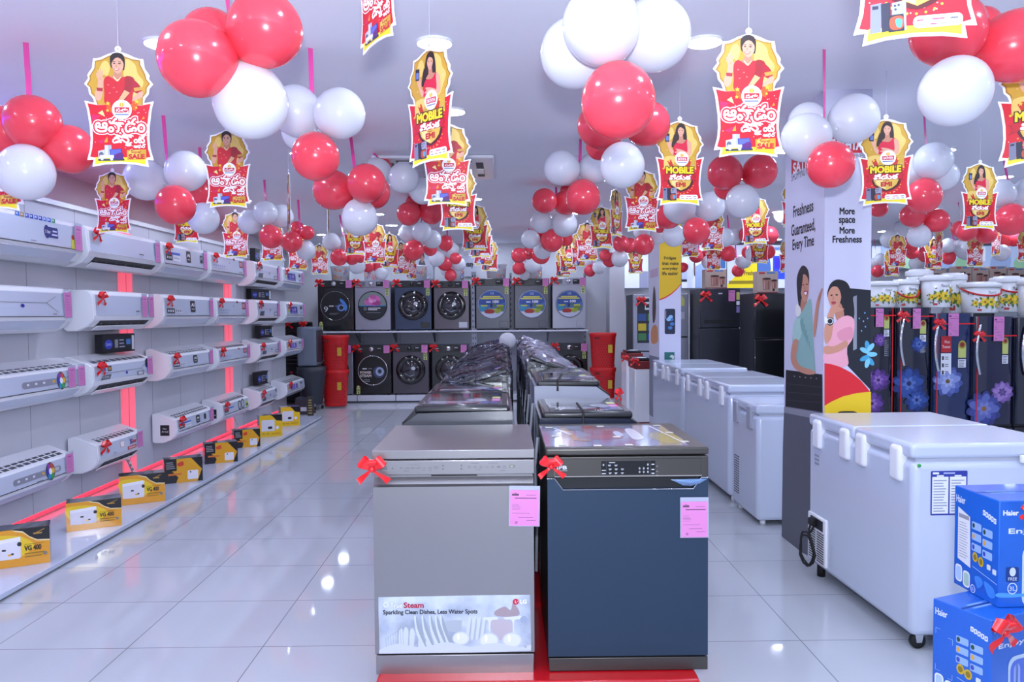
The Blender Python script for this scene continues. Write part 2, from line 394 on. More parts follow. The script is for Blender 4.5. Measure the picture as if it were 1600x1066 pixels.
# ================================================================ split air conditioners on the display wall
PROF = [(0, .012), (0, .285), (.03, .3), (.15, .3), (.19, .292), (.216, .268), (.226, .11), (.216, .076), (.17, .03), (.1, 0), (.02, 0)]
PROF2 = [(0, .012), (0, .29), (.03, .3), (.05, .298), (.195, .24), (.216, .226), (.226, .11), (.216, .076), (.17, .03), (.1, 0), (.02, 0)]
def aircon(y0, y1, z0, z1, label, style, r, ci):
    L = y1 - y0; t = thing('split_air_conditioner', label, 'air conditioner', (XW + .013, y0, z0), 0, 'white split air conditioners on the wall')
    k = (z1 - z0) / .3; pr = [(x, z * k) for x, z in (PROF if r < 2 else PROF2)]; ZT = .268 if r < 2 else .226
    b = MB(); b.prism([(x, z) for x, z in pr], .0, L, 1, WHITE)
    b.prism([(x * .97 + .002, .005 + z * .97) for x, z in pr], -.012, .0, 1, WHITE); b.prism([(x * .97 + .002, .005 + z * .97) for x, z in pr], L, L + .012, 1, WHITE)
    b.build('body', t)
    zf0, zf1 = .112 * k, (ZT - .006) * k
    fx = lambda z: .216 + (ZT * k - z) / ((ZT - .11) * k) * .010
    b = MB(); b.prism([(fx(zf1) - .004, zf1), (fx(zf1) + .003, zf1), (fx(zf0) + .003, zf0), (fx(zf0) - .004, zf0)], .022, L - .022, 1, WHITE2); FPAN = b
    # outlet and flap on the sloping underside
    b = MB()
    if style in 'bAe':
        b.prism([(.212, .078 * k), (.219, .072 * k), (.166, .024 * k), (.158, .030 * k)], .1, L - .08, 1, '#15161a')
        for i in range(7):
            yy = .14 + i * (L - .26) / 6; b.box(.18, .2, yy, yy + .008, .045 * k, .06 * k, '#70737c')
        b.build('air_outlet', t)
        b = MB(); b.prism([(.15, .008 * k), (.154, .002 * k), (.196, .032 * k), (.192, .038 * k)], .09, L - .07, 1, WHITE); b.build('flap', t)
    else:
        b.prism([(.217, .082 * k), (.221, .078 * k), (.17, .026 * k), (.165, .031 * k)], .07, L - .07, 1, WHITE2); b.build('flap', t)
        b = MB(); b.box(.2245, .2285, .05, L - .05, .104 * k, .109 * k, '#3a3c44'); b.build('panel_seam', t)
    # intake grille on top
    b = MB(); zt = .3 * k; g0, g1 = .06, L - .06
    b.box(.035, .15, g0, g1, zt, zt + .0012, '#34373f' if r > 1 else '#9a9da8')
    nb = 16 if style != 'b' else 9
    for i in range(nb + 1): yy = g0 + (g1 - g0) * i / nb; b.box(.033, .152, yy - .005, yy + .005, zt, zt + .002, WHITE)
    for i in range(5): xx = .035 + .115 * i / 4; b.box(xx - .003, xx + .003, g0, g1, zt, zt + .002, WHITE)
    if r > 1:
        b = MB(); P0, P1 = Vector((.045, 0, .2985 * k)), Vector((.196, 0, .2395 * k)); dv = P1 - P0; nv = Vector((dv.z, 0, -dv.x)).normalized() * -1; nv = nv if nv.z > 0 else -nv
        A = Art(1, 0, 0); LL = dv.length; A.rect(g0, -LL, g1, 0, '#3a3d46', 1)
        nb, nr = (9, 3) if style in 'bd' else (14, 4)
        for i in range(nb + 1): yy = g0 + (g1 - g0) * i / nb; A.rect(yy - .007, -LL, yy + .007, 0, WHITE, 3)
        for i in range(nr + 1): q = -LL * i / nr; A.rect(g0, q - .005, g1, q + .005, WHITE, 3)
        b.art(A, P0, (0, 1, 0), dv.normalized(), nv, .0006)
    b.build('intake_grille', t)
    if False:
        b = MB()
        for i in range(6):
            yy = .07 + i * (L - .2) / 6
            b.add([(.158, yy, .3005 * k), (.186, yy + .02, .2945 * k), (.186, yy + (L - .2) / 6 - .01, .2945 * k), (.158, yy + (L - .2) / 6 - .03, .3005 * k)], [(0, 1, 2, 3)], '#5d7a80')
        b.build('window_slots', t)
    # printed stickers on the front
    A = Art(1, 0, 0); kk = lambda f: zf0 + (zf1 - zf0) * f    # helper: z from fraction
    def R(f0, f1, h0, h1, col, z=1): A.rect(f0 * L, -kk(h1), f1 * L, -kk(h0), col, z)
    def T(s_, f0, f1, h0, h1, col, z=2, st=0): A.text(s_, f0 * L, -kk(h1), f1 * L, -kk(h0), col, z, st)
    if style == 'a' and r == 0:
        for i, c_ in enumerate(['#2f6fd0', '#b08a3a', '#2d4fb8', '#2443a8', '#2d57c0', '#2443a8', '#3e74c8', '#2d57c0', '#2f9a58']):
            R(.38 + i * .04, .413 + i * .04, 1.0, 1.18, c_); R(.385 + i * .04, .40 + i * .04, 1.06, 1.14, '#c9d6ef', 2)
        A.rrect(.63 * L, -kk(.78), .75 * L, -kk(.32), .01, '#232a78'); A.ell(.645 * L, -kk(.56), .03, .045, '#232a78', 1)
        T('5 Star', .63, .68, .5, .64, '#ffffff'); R(.7, .74, .58, .65, '#cfd6f4', 2); R(.69, .745, .42, .49, '#cfd6f4', 2)
        R(.49, .54, .06, .1, '#8a8d99')
        R(.88, .92, -.02, .42, '#d8d24a'); A.ell(.9 * L, -kk(.5), .018, .018, '#c23428', 1)
    elif style == 'a' and r == 1:
        A.line(0, -kk(.56), .73 * L, -kk(.56), .004, '#7f828e'); A.line(.73 * L, -kk(.56), .83 * L, -kk(.85), .004, '#7f828e'); A.line(.73 * L, -kk(.56), .85 * L, -kk(.15), .004, '#7f828e')
        A.ell(.5 * L, -kk(.42), .02, .012, '#2b2f9c', 2); R(.79, .83, .05, .1, '#8a8d99')
    elif style == 'a':
        A.rrect(.4 * L, -kk(.62), .86 * L, -kk(.22), .022, '#8e90a0')
        for f in (.44, .51, .58, .67): R(f, f + .02, .38, .5, '#e6e8f0', 2)
        R(.67, .69, .36, .52, '#e6b321', 3)
        A.ell(.75 * L, -kk(.42), .05, .062, '#4a4d57', 3)
        for i, c_ in enumerate(['#e6b321', '#35a04a', '#2d8fc4', '#3b3fae', '#8a3fa8', '#c94a3a']):
            a0 = 2 * PI * i / 6; A.ell(.75 * L + .032 * math.cos(a0), -kk(.42) + .04 * math.sin(a0), .016, .02, c_, 4, 12)
        A.ell(.75 * L, -kk(.42), .018, .022, '#f2f2f6', 5); R(.8, .84, .33, .55, '#b9bcc8', 2)
        if r == 3: R(.61, .67, -.04, .05, '#7a7d88'); R(.9, .93, .3, .34, '#8a8d99'); R(.1, .13, .25, .6, '#d0212c')
        else: R(.62, .7, .05, .1, '#b5b8c4')
    elif style == 'b' and r < 2:
        R(.66, .73, .19, .26, '#5d606a'); R(.67, .71, .08, .1, '#9a9da8')
    elif style == 'b' and r == 2:
        A.line(.22 * L, -kk(.45), .78 * L, -kk(.45), .004, '#6f727e'); A.line(.22 * L, -kk(.45), .13 * L, -kk(.8), .004, '#6f727e'); A.line(.22 * L, -kk(.45), .1 * L, -kk(-.05), .004, '#6f727e')
        A.line(.78 * L, -kk(.45), .87 * L, -kk(.8), .004, '#6f727e'); A.line(.78 * L, -kk(.45), .9 * L, -kk(0), .004, '#6f727e')
        A.ell(.52 * L, -kk(.3), .018, .012, '#2b2f9c', 2); R(.13, .19, .62, .9, '#2f57b0', 2); R(.22, .28, .58, .95, '#2a2b33', 2); R(.23, .27, .66, .86, '#c08a4a', 3)
        A.poly([(.1 * L, -kk(.02)), (.24 * L, -kk(.02)), (.27 * L, -kk(.36)), (.13 * L, -kk(.3))], '#5b5e6b', 2); T('5 STAR', .13, .23, .12, .24, '#e2e4ec', 3)
        R(.7, .82, -.05, .28, '#6b6e7a', 2); R(.72, .8, .0, .22, '#c5c8d2', 3); A.ell(.9 * L, -kk(.8), .035, .04, '#3a3d48', 2); R(.86, .94, .5, .7, '#2c3390', 2)
    elif style == 'b':
        R(.46, .56, .35, .85, '#c9a3a8', 1); R(.47, .55, .4, .8, '#eceef4', 2); T('5 Star', .7, .84, .42, .7, '#c8202c', 2, .003); T('5', .68, .74, .4, .75, '#2a3f9c', 3, .003)
        R(.62, .82, -.02, .25, '#b8333c', 2); R(.64, .8, .04, .18, '#e0aab0', 3); R(.3, .36, .1, .16, '#777a86'); 
        for i in range(4): R(.66 + .06 * i, .69 + .06 * i, .8, 1.0, '#a9adba')
    elif style == 'c':
        if r in (0, 3):
            R(.08, .22, .8, .88, '#8c90a0'); R(.06, .36, .55, .68, '#2f62c8'); R(.06, .19, .18, .52, '#23252d'); R(.21, .36, .18, .52, '#dfe3ee')
            for i in range(3): R(.08 + .035 * i, .1 + .035 * i, .28, .42, '#d8dbe6', 2); R(.23 + .04 * i, .255 + .04 * i, .3, .4, '#9aa0b4', 2)
        else:
            R(.05, .19, .12, .42, '#2b2d36'); R(.19, .33, .12, .42, '#cdd1dc')
            for i in range(3): R(.065 + .04 * i, .09 + .04 * i, .2, .34, '#d8dbe6', 2); R(.205 + .04 * i, .23 + .04 * i, .2, .34, '#8a90a2', 2)
        A.rrect(.5 * L, -kk(.92), .6 * L, -kk(.2), .015, '#23252d', 1); T('AI', .52, .58, .56, .76, '#f2f3f8', 2, .003); R(.52, .58, .36, .42, '#b9bcc8', 2)
        if r == 0: A.rrect(.82 * L, -kk(.8), .88 * L, -kk(.3), .01, '#2e3038', 1); R(.83, .87, .5, .7, '#9ca0ac', 2)
        if r == 3: A.rrect(.72 * L, -kk(.85), .78 * L, -kk(.3), .01, '#2e3038', 1)
    elif style == 'd':
        if r == 3:
            R(.06, .4, .5, .62, '#2f62c8'); R(.06, .2, .15, .46, '#5a5d68'); A.ell(.62 * L, -kk(.5), .05, .055, '#3a3d46', 1); A.ell(.62 * L, -kk(.5), .034, .038, '#b9bdc8', 2); A.ell(.74 * L, -kk(.55), .05, .06, '#3a3d46', 1); A.ell(.74 * L, -kk(.55), .034, .042, '#b9bdc8', 2)
            R(.86, .96, .1, .7, '#c2d04a'); R(.87, .95, .2, .45, '#2f5a3a', 2)
        else:
            for i in range(6): R(.06 + .055 * i, .085 + .055 * i, .32, .4, '#7080b8'); R(.08 + .05 * i, .1 + .05 * i, .14, .2, '#8088a8')
            T('A', .48, .52, .62, .72, '#3c3f4a'); R(.78, .88, .45, .95, '#8c2a3c'); R(.79, .87, .55, .85, '#c98a96', 2); R(.76, .86, .05, .15, '#8a8d99'); R(.6, .66, .9, 1.05, '#8c3a4a'); T('Energy Saver', .2, .56, .9, .98, '#b06a72')
            R(.92, .97, .35, .95, '#c8c24a')
    elif style == 'e':
        A.line(.1 * L, -kk(.5), .9 * L, -kk(.5), .004, '#8a8d99'); A.ell(.55 * L, -kk(.42), .016, .016, '#3c3f4a', 2)
        A.poly([(.08 * L, -kk(-.05)), (.26 * L, -kk(-.05)), (.3 * L, -kk(.35)), (.12 * L, -kk(.3))], '#50535e', 2); R(.72, .88, -.05, .28, '#666975', 2); R(.74, .86, .02, .2, '#b9bcc8', 3)
        R(.2, .29, .68, 1.0, '#454854', 2); R(.9, .96, .6, 1.05, '#3e4050', 2)
    elif style == 'f':
        R(.2, .58, .12, .78, '#33307c'); A.ell(.34 * L, -kk(.45), .05, .03, '#7c74c8', 2); A.ell(.46 * L, -kk(.5), .05, .028, '#9a90d8', 2); R(.22, .56, .16, .24, '#8d86cf', 2)
        R(.08, .14, .2, .7, '#c8d06a'); R(.74, .84, .55, .85, '#3c3f4a'); R(.74, .84, .2, .3, '#70737e')
    b = FPAN; b.art(A, (fx(0) + .0045, 0, 0), (0, 1, 0), (-.01 / ((ZT - .11) * k), 0, 1), (1, 0, 0), .0004); b.build('front_panel', t)
    if r == 3 and style in 'cd':
        A = Art(1, 0, 0); A.rect(.075, -.17, .16, -.07, '#1b1c22', 1); A.text('New', .1, -.145, .135, -.128, '#e6e8f0', 2); A.text('Arrival', .088, -.118, .148, -.1, '#e6e8f0', 2)
        b = MB(); b.art(A, (0, -.0125, 0), (1, 0, 0), (0, 0, 1), eps=.0006); b.build('new_arrival_sticker', t)
    return t

rows = ['top row', 'second row', 'third row', 'bottom row']
colm = ['nearest', 'second', 'third', 'fourth', 'fifth', 'farthest']
XF = XW + .235
bounds = [[(-50, 131), (141, 252), (256, 325), (331, 386), (400, 438), (443, 475)],
          [(-62, 112), (147, 240), (256, 333), (339, 388), (402, 437), (447, 476)],
          [(-55, 130), (143, 236), (265, 331), (340, 389), (405, 437), (446, 473)],
          [(-70, 108), (148, 218), (272, 330), (345, 386), (405, 431), (446, 474)]]
ZR = [(1.845, 2.155), (1.365, 1.675), (.875, 1.175), (.285, .565)]
look = [['with blue icon strip and star sticker', 'with open air flap and plain front', 'with blue striped label and two dark badges', 'with small blue dots and dark red label', 'with front seam and dark corner decals', 'with purple picture sticker'],
        ['with blue oval badge and converging lines', 'with plain wide front and two pink cards', 'with black badge and black and grey label', 'with red corner label and dotted print', 'with dark box lying on top', 'with purple picture sticker'],
        ['with grey oval strip and colour wheel', 'with slotted top and dark box on it', 'with black badge near its middle', 'with red tall label on its front', 'with dark box on top and grey decals', 'with purple picture sticker'],
        ['with grey oval strip and colour wheel', 'with red five star print and grid top', 'with black side square and blue band', 'with black side square and round decals', 'with tilted dark box on top', 'with purple picture sticker']]
AC = {}
for r in range(4):
    for ci in range(6):
        p0, p1 = bounds[r][ci]; y0 = PX(p0, 500, XF).y; y1 = PX(p1, 500, XF).y; z0, z1 = ZR[r]
        nm = '%s of the %s' % (colm[ci], rows[r])
        t = aircon(y0, y1, z0, z1, 'white air conditioner, %s, %s' % (nm, look[r][ci]), 'abcdef'[ci], r, ci); AC[r, ci] = (y0, y1, z0, z1, nm)
        L = y1 - y0; k = (z1 - z0) / .3
        # price cards at the far end of the front
        if ci in (0, 1, 2) or r < 3:
            n = 2 if (r, ci) in ((1, 1), (2, 0)) else 1
            for q in range(n):
                yy = y1 - .06 - q * .12; h = (.17 if r < 2 else .14) * k
                price_card((XF + .013, yy, z0 + .1 * k), (0, 1, 0), (-.02, 0, 1), .085, h, 'pink price card on the air conditioner, %s' % nm + (', nearer of two' if q else ', farther of two' if n == 2 else ''))
        if ci > 0:
            fy = .07 if ci < 5 else .12
            bow((XF + .012, y0 + fy * L + .02, z0 + (.24 if r < 2 else .205) * k), .125, 'red bow on the air conditioner, %s' % nm, PI / 2, 0, 'red bows on the air conditioners')
# dark remote boxes on some units
def flat_box(y, z, w_, h, rz, label, lean=.12):
    t = thing('carton', label, 'box', (XW + .1, y, z), PI / 2 + rz)
    b = MB(); b.rbox(-w_ / 2, w_ / 2, -.035, .035, 0, h, .002, '#16171f', 2)
    A = Art(1, 0, h); A.ell(-w_ * .33, h * .55, w_ * .12, h * .26, '#3140b0', 1); A.text('Carrier', -w_ * .41, h * .45, -w_ * .25, h * .62, '#cfd6ff', 2)
    A.rect(-w_ * .14, h * .3, -w_ * .04, h * .75, '#8c909c', 1); A.lines(0, h * .25, w_ * .2, h * .8, 3, h * .07, '#9aa0b4', 1); A.rect(w_ * .22, h * .3, w_ * .36, h * .6, '#4f7fc0', 1); A.rect(w_ * .4, h * .1, w_ * .48, h * .9, '#d5d8e2', 1)
    b.art(A, (0, -.0352, 0), (1, 0, 0), (0, 0, 1)); b.build('box_body', t)
    b = MB(); b.box(-w_ * .2, w_ * .2, -.02, .02, h, h + .001, '#2a2c38'); b.build('lid_flap', t)
    t.rotation_euler = (0, 0, PI / 2 + rz)
yb = lambda px, X=XW + .13: PX(px, 500, X).y
flat_box(yb(185), 1.18, .42, .15, -.12, 'black remote control box standing on the slotted air conditioner in the third row')
flat_box(yb(409), 1.68, .5, .14, -.2, 'black box on the fifth air conditioner of the second row')
flat_box(yb(416), 1.18, .42, .16, -.1, 'black box on the fifth air conditioner of the third row')
flat_box(yb(409), .57, .34, .17, -.1, 'black box on the fifth air conditioner of the bottom row')
flat_box(yb(404), 2.158, .2, .18, 0, 'small dark box on the fifth air conditioner of the top row')

# ================================================================ voltage stabiliser boxes on the platform
def stab(px0, px1, ptop, pbot, kind, label, yaw=.5):
    a = PZ(px0, pbot, .042); d = a.y; W = (px1 - px0) * d / F / max(.35, math.cos(yaw - math.atan2(-a.x, d))); W = min(W, .36)
    h = (pbot - ptop) * d / F; D = .14
    t = thing('stabilizer_box', label, 'box', (a.x, d, .0425), yaw, 'yellow and black stabiliser boxes on the platform')
    b = MB(); b.box(0, W, 0, D, 0, h, '*1c1b1d'); A = Art(1, 0, h); X = lambda f: f * W; Yv = lambda f: f * h
    if kind == 'vg':
        A.rect(0, 0, W, h, '*e8a01e', 1); A.blob([(X(.02), Yv(.15)), (X(.5), Yv(.18)), (X(.75), Yv(.5)), (X(.4), Yv(.8)), (X(.05), Yv(.55))], '*f0cb1c', 2)
        A.poly([(X(.4), 0), (W, 0), (W, Yv(.36)), (X(.8), Yv(.33)), (X(.68), Yv(.22)), (X(.58), Yv(.08)), (X(.45), Yv(.03))], '*1c1b1d', 4)
        A.poly([(X(.4), Yv(.0)), (X(.45), Yv(.05)), (X(.58), Yv(.11)), (X(.68), Yv(.25)), (X(.8), Yv(.36)), (W, Yv(.39)), (W, Yv(.36)), (X(.8), Yv(.33)), (X(.68), Yv(.22)), (X(.58), Yv(.07))], '*f6e6b0', 5)
        A.line(X(.76), Yv(.16), X(.92), Yv(.06), h * .02, '*b08a3a', 5); A.rect(X(.74), Yv(.14), X(.88), Yv(.18), '*b08a3a', 5)
        A.rrect(X(.07), Yv(.26), X(.54), Yv(.78), h * .05, '#e6e4ec', 6); A.poly([(X(.07), Yv(.26)), (X(.54), Yv(.2)), (X(.54), Yv(.3)), (X(.07), Yv(.36))], '#f4f3f8', 6)
        A.ell(X(.52), Yv(.4), W * .035, h * .06, '#2a2a2e', 7); A.rect(X(.25), Yv(.5), X(.31), Yv(.55), '#2a2a2e', 7); A.rect(X(.34), Yv(.64), X(.39), Yv(.69), '*e8b01e', 7); A.rect(X(.39), Yv(.62), X(.43), Yv(.67), '#2a2a2e', 7)
        A.text('VG 400', X(.6), Yv(.47), X(.86), Yv(.6), '#33270c', 7, h * .012); A.lines(X(.6), Yv(.42), X(.92), Yv(.44), 1, h * .01, '#6a5210', 7); A.lines(X(.6), Yv(.64), X(.92), Yv(.8), 2, h * .03, '#9a7a1a', 7, .2); A.ell(X(.92), Yv(.72), h * .05, h * .05, '#8a8478', 7)
        tp = Art(1, 0, D); tp.rect(X(.1), D * .3, X(.6), D * .7, '#1c1b1d', 0); tp.text('VG 400', X(.12), D * .45, X(.5), D * .72, '#9a9aa0', 1)
        b.art(tp, (0, 0, h), (1, 0, 0), (0, 1, 0), (0, 0, 1))
    elif kind == 'bk':
        A.rect(0, 0, W, h, '*e3a51c', 1); A.rect(0, 0, X(.32), Yv(.5), '*1c1b1d', 2); A.lines(X(.05), Yv(.1), X(.3), Yv(.42), 4, h * .04, '#8e8e94', 3)
        A.poly([(X(.7), 0), (W, 0), (W, h), (X(.86), h), (X(.98), Yv(.5))], '*1c1b1d', 2); A.poly([(0, Yv(.5)), (X(.2), Yv(.5)), (X(.36), Yv(.78)), (X(.3), h), (0, h)], '*1c1b1d', 2)
        A.blob([(X(.34), Yv(.2)), (X(.48), Yv(.12)), (X(.5), Yv(.28)), (X(.38), Yv(.32))], '*d8442a', 3); A.rect(X(.1), Yv(.6), X(.45), Yv(.68), '*d8742a', 3)
        A.rrect(X(.6), Yv(.52), X(.88), Yv(.9), h * .04, '#e6e4ec', 4); A.rect(X(.66), Yv(.56), X(.7), Yv(.62), '#333338', 5)
    else:
        A.rect(0, 0, W, h, '*ecc01c', 1); A.poly([(X(.5), 0), (W, 0), (W, Yv(.3)), (X(.74), Yv(.26)), (X(.6), Yv(.08))], '*1c1b1d', 2)
        A.rrect(X(.08), Yv(.22), X(.66), Yv(.74), h * .03, '#d9d8e0', 3); A.rrect(X(.36), Yv(.52), X(.56), Yv(.64), h * .05, '#17171a', 4); A.ell(X(.78), Yv(.6), W * .07, h * .08, '#e8e6ee', 3)
        A.text('VB 150', X(.08), Yv(.82), X(.42), Yv(.9), '#4a3a0a', 3); A.rect(X(.5), Yv(.84), X(.9), Yv(.88), '*c89a1a', 3)
    b.art(A, (0, 0, 0), (1, 0, 0), (0, 0, 1), eps=.0003); b.build('carton', t)
    bb = MB(); bb.box(0, W, D * .02, D * .98, h, h + .0012, '*26252a'); bb.build('top_flap', t)
stab(-22, 64, 833, 893, 'vg', 'yellow stabiliser box with white device picture, cut by the left photo edge')
stab(104, 181, 787, 832, 'vg', 'yellow stabiliser box with white device picture, second from the front')
stab(187, 252, 745, 791, 'vg', 'yellow stabiliser box with white device picture, third from the front')
stab(257, 313, 719, 757, 'bk', 'black and yellow striped stabiliser box, nearest of its kind')
stab(320, 369, 694, 726, 'bk', 'black and yellow striped stabiliser box, middle of its kind')
stab(366, 405, 673, 701, 'bk', 'black and yellow striped stabiliser box, farthest of its kind')
stab(406, 440, 650, 684, 'vb', 'tall yellow stabiliser box with black oval window, nearer of two')
stab(439, 468, 637, 667, 'vb', 'tall yellow stabiliser box with black oval window, farther of two')
a = PZ(481, 650, .042); t = thing('stabilizer_box', 'narrow black box standing at the far platform end', 'box', (a.x, a.y, .0425), .3)
b = MB(); b.box(0, .08, 0, .2, 0, .26, '#1d1d20'); A = Art(1, 0, .26); A.lines(.01, .02, .07, .24, 6, .015, '#a8924a', 1); b.art(A, (0, 0, 0), (1, 0, 0), (0, 0, 1)); b.build('carton', t)
# leaning sign card under the grid topped unit
a = PZ(212, 737, .042); t = thing('sign_card', 'small red and white card leaning below the bottom row', 'card', (XW + .14, yb(207), .043), PI / 2)
b = MB(); b.box(-.06, .06, -.003, .003, 0, .26, '#e4e4ec'); A = Art(1, 0, .26); A.rect(-.06, .0, -.02, .26, '#d02a38', 1); A.lines(-.01, .04, .05, .2, 4, .02, '#4a4c58', 1); b.art(A, (0, -.0032, 0), (1, 0, 0), (0, 0, 1)); b.build('card', t); t.rotation_euler = (-.35, 0, PI / 2 + .3)
a = PZ(372, 715, .042); t = thing('sign_card', 'small red and white card leaning below the fourth column', 'card', (XW + .14, yb(371), .043), PI / 2)
b = MB(); b.box(-.06, .06, -.003, .003, 0, .24, '#e4e4ec'); A = Art(1, 0, .24); A.rect(-.06, .0, -.02, .24, '#d02a38', 1); A.lines(-.01, .04, .05, .2, 4, .02, '#4a4c58', 1); b.art(A, (0, -.0032, 0), (1, 0, 0), (0, 0, 1)); b.build('card', t); t.rotation_euler = (-.3, 0, PI / 2 + .3)
# ================================================================ the centre island: plinth, dishwashers, top loaders
DW = 2.766
def feet(b, x0, x1, y0, y1, z0, z1, m=None):
    for x in (x0 + .05, x1 - .05):
        for y in (y0 + .06, y1 - .06): b.lathe([(.018, 0), (.02, .004), (.012, z1 - z0)], m or RUBBER, 10, (x, y, z0))
    return b
def zat(py, Y=DW, px=760): return PY(px, py, Y).z
zpl = .138
px0, px1 = PY(586, 1060, 2.7).x, PY(1094, 1060, 2.7).x
b = MB(); b.rbox(px0, px1, 2.69, 8.95, 0, zpl, .012, mat('red_plinth', '#c0101c', .3, coat=.4, noise=.1, nscale=8), 2)
tag(b.build('display_plinth'), 'long low red plinth carrying the dishwashers and top loading washers', 'plinth')

# ---- silver dishwasher
xl, xr = PY(583, 880, DW).x, PY(836, 880, DW).x; W = xr - xl; D = .635
zt, zb = zat(703), zat(1052)
t = thing('dishwasher', 'brushed steel dishwasher with a steamy dishes sticker, left of the pair in front', 'dishwasher', (xl, DW, zb))
Z = lambda py: zat(py) - zb
b = MB(); b.rbox(.003, W - .003, .03, D, .02, zt - zb - .03, .004, STEEL, 2); b.build('body', t)
b = MB(); b.rbox(0, W, 0, D, Z(716.5), Z(703), .002, STEEL, 2); b.build('top_panel', t)
b = MB(); b.rbox(0, W, -.004, .03, Z(741), Z(718.5), .003, STEEL, 2)
A = Art(1, 0, 0); G = '#5d5a60'; px = lambda x: (x - 580) / 256 * W; pz = lambda y: -Z(y)
for x0_, x1_, y0_, y1_ in ((624, 628, 729, 731), (632, 640, 729.5, 731), (641, 648, 729.5, 731), (650, 657, 729.5, 731), (661, 664, 729.5, 731), (669, 674, 729.5, 731), (677, 685, 728, 729.5), (678, 684, 731, 732),
                          (731, 736, 728, 729), (731, 736, 730, 731), (740, 745, 728, 729), (740, 745, 730, 731), (749, 754, 728, 729), (749, 754, 730, 731), (758, 764, 729, 730), (768, 772, 728, 729), (768, 772, 730, 731), (777, 782, 728, 731), (786, 791, 728, 729), (786, 791, 730.5, 731.5),
                          (630, 639, 734, 735), (660, 664, 733.5, 734.5), (669, 674, 733.5, 734.5), (736, 749, 723, 724), (763, 778, 723, 724), (636, 655, 724.5, 725), (744, 751, 733, 733.8), (782, 790, 735, 736)):
    A.rect(px(x0_), pz(y0_), px(x1_), pz(y1_), '#6d6a72', 1)
for x_, y_ in ((613, 730.5), (692, 727), (692, 732), (721, 727), (721, 732)): A.ell(px(x_), pz(y_), .0035, .0035, '#5f5c64', 1, 10)
A.rect(px(796), pz(726.5), px(805.5), pz(731), '#6f746c', 1); A.rect(px(798.5), pz(728), px(802), pz(730), '#a9b09a', 2)
A.text('LG', px(594.5), pz(727.5), px(604), pz(731.8), '#4b4850', 2, .0008); A.ell(px(589), pz(729.6), .006, .006, '#a01a3c', 2, 14)
b.art(A, (0, -.0042, 0), (1, 0, 0), (0, 0, 1), eps=.0002); b.build('control_panel', t)
b = MB(); b.prism([(.03, Z(741)), (.034, Z(745)), (.012, Z(757)), (-.006, Z(759.5)), (-.006, Z(762)), (-.006, Z(1018.5)), (.03, Z(1018.5)), (.05, Z(741))], .004, W - .004, 0, STEEL); door = b.build('door', t)
b = MB(); b.box(px(672), px(745), .028, .0325, Z(746), Z(742), '#121216'); b.build('handle_slot', door)
b = MB(); b.rbox(.006, W - .006, -.004, .02, 0, Z(1022), .003, STEEL, 2); b.build('base_panel', t)
b = MB(); b.box(.02, W - .02, .02, .04, Z(1022), Z(1018), '#0c0c0e'); b.build('door_gap', t)
feet(MB(), 0, W, 0, D, zpl - zb, .025).build('feet', t)
# sticker (drawn in the pixels of a close view: 5.173 px per photo px)
cx = lambda x: 560 + x / 5.173; A = Art(W / 256, 580 - 0, 0, None); sc_ = W / 256
A = Art(sc_, 583.5, 1018.5); A.clip = (560 + 150 / 5.173, 860 + 345 / 5.173, 560 + 1395 / 5.173, 860 + 820 / 5.173); q = lambda x, y: (560 + x / 5.173, 860 + y / 5.173)
STEAM = bpy.data.materials.new('steam_print'); STEAM.use_nodes = True; nt = STEAM.node_tree; b_ = nt.nodes['Principled BSDF']; b_.inputs['Roughness'].default_value = .35
tc = nt.nodes.new('ShaderNodeTexCoord'); n_ = nt.nodes.new('ShaderNodeTexNoise'); n_.inputs['Scale'].default_value = 9; n_.inputs['Detail'].default_value = 4; cr = nt.nodes.new('ShaderNodeValToRGB')
cr.color_ramp.elements[0].position = .35; cr.color_ramp.elements[0].color = lin('#98a1b4'); cr.color_ramp.elements[1].position = .65; cr.color_ramp.elements[1].color = lin('#c9d2e0')
nt.links.new(tc.outputs['Object'], n_.inputs['Vector']); nt.links.new(n_.outputs['Fac'], cr.inputs['Fac']); nt.links.new(cr.outputs['Color'], b_.inputs['Base Color'])
def QP(pts, col, z, sm_=True): (A.blob if sm_ else A.poly)([q(*p) for p in pts], col, z)
QP([(148, 352), (1390, 340), (1397, 812), (155, 825)], STEAM, 1, False)
0 and QP([(160, 420), (600, 390), (900, 460), (860, 560), (400, 560), (170, 640)], '#b4bccb', 2)
QP([(1100, 480), (1180, 440), (1230, 470), (1250, 410), (1300, 480), (1280, 520), (1120, 520)], '#a08f97', 2)
QP([(1060, 570), (1150, 540), (1250, 580), (1240, 660), (1160, 720), (1090, 680)], '#b8aeb8', 2)
for x_, h_ in ((310, 600), (350, 590), (400, 600), (470, 670), (530, 680)): QP([(x_ - 8, h_ + 160), (x_ - 6, h_ + 30), (x_ + 20, h_), (x_ + 34, h_ + 40), (x_ + 20, h_ + 170)], '#9fa9b6', 3); QP([(x_, h_ + 165), (x_ + 4, h_ + 40), (x_ + 26, h_ + 12), (x_ + 42, h_ + 60), (x_ + 30, h_ + 175)], '#c9d0db', 4)
for x_ in (440, 500, 560, 610, 650): QP([(x_, 520), (x_ + 14, 516), (x_ + 40, 600), (x_ + 90, 760), (x_ + 60, 770), (x_ + 14, 640)], '#ccd3de', 3); QP([(x_ + 14, 520), (x_ + 22, 520), (x_ + 50, 600), (x_ + 96, 750), (x_ + 86, 760), (x_ + 26, 620)], '#98a3ae', 4)
for x_ in (860, 900, 940, 980): QP([(x_, 700), (x_ + 20, 560), (x_ + 40, 520), (x_ + 44, 560), (x_ + 24, 700)], '#c9cfda', 3); QP([(x_ + 24, 700), (x_ + 42, 560), (x_ + 48, 530), (x_ + 52, 570), (x_ + 36, 700)], '#a7b0bb', 3)
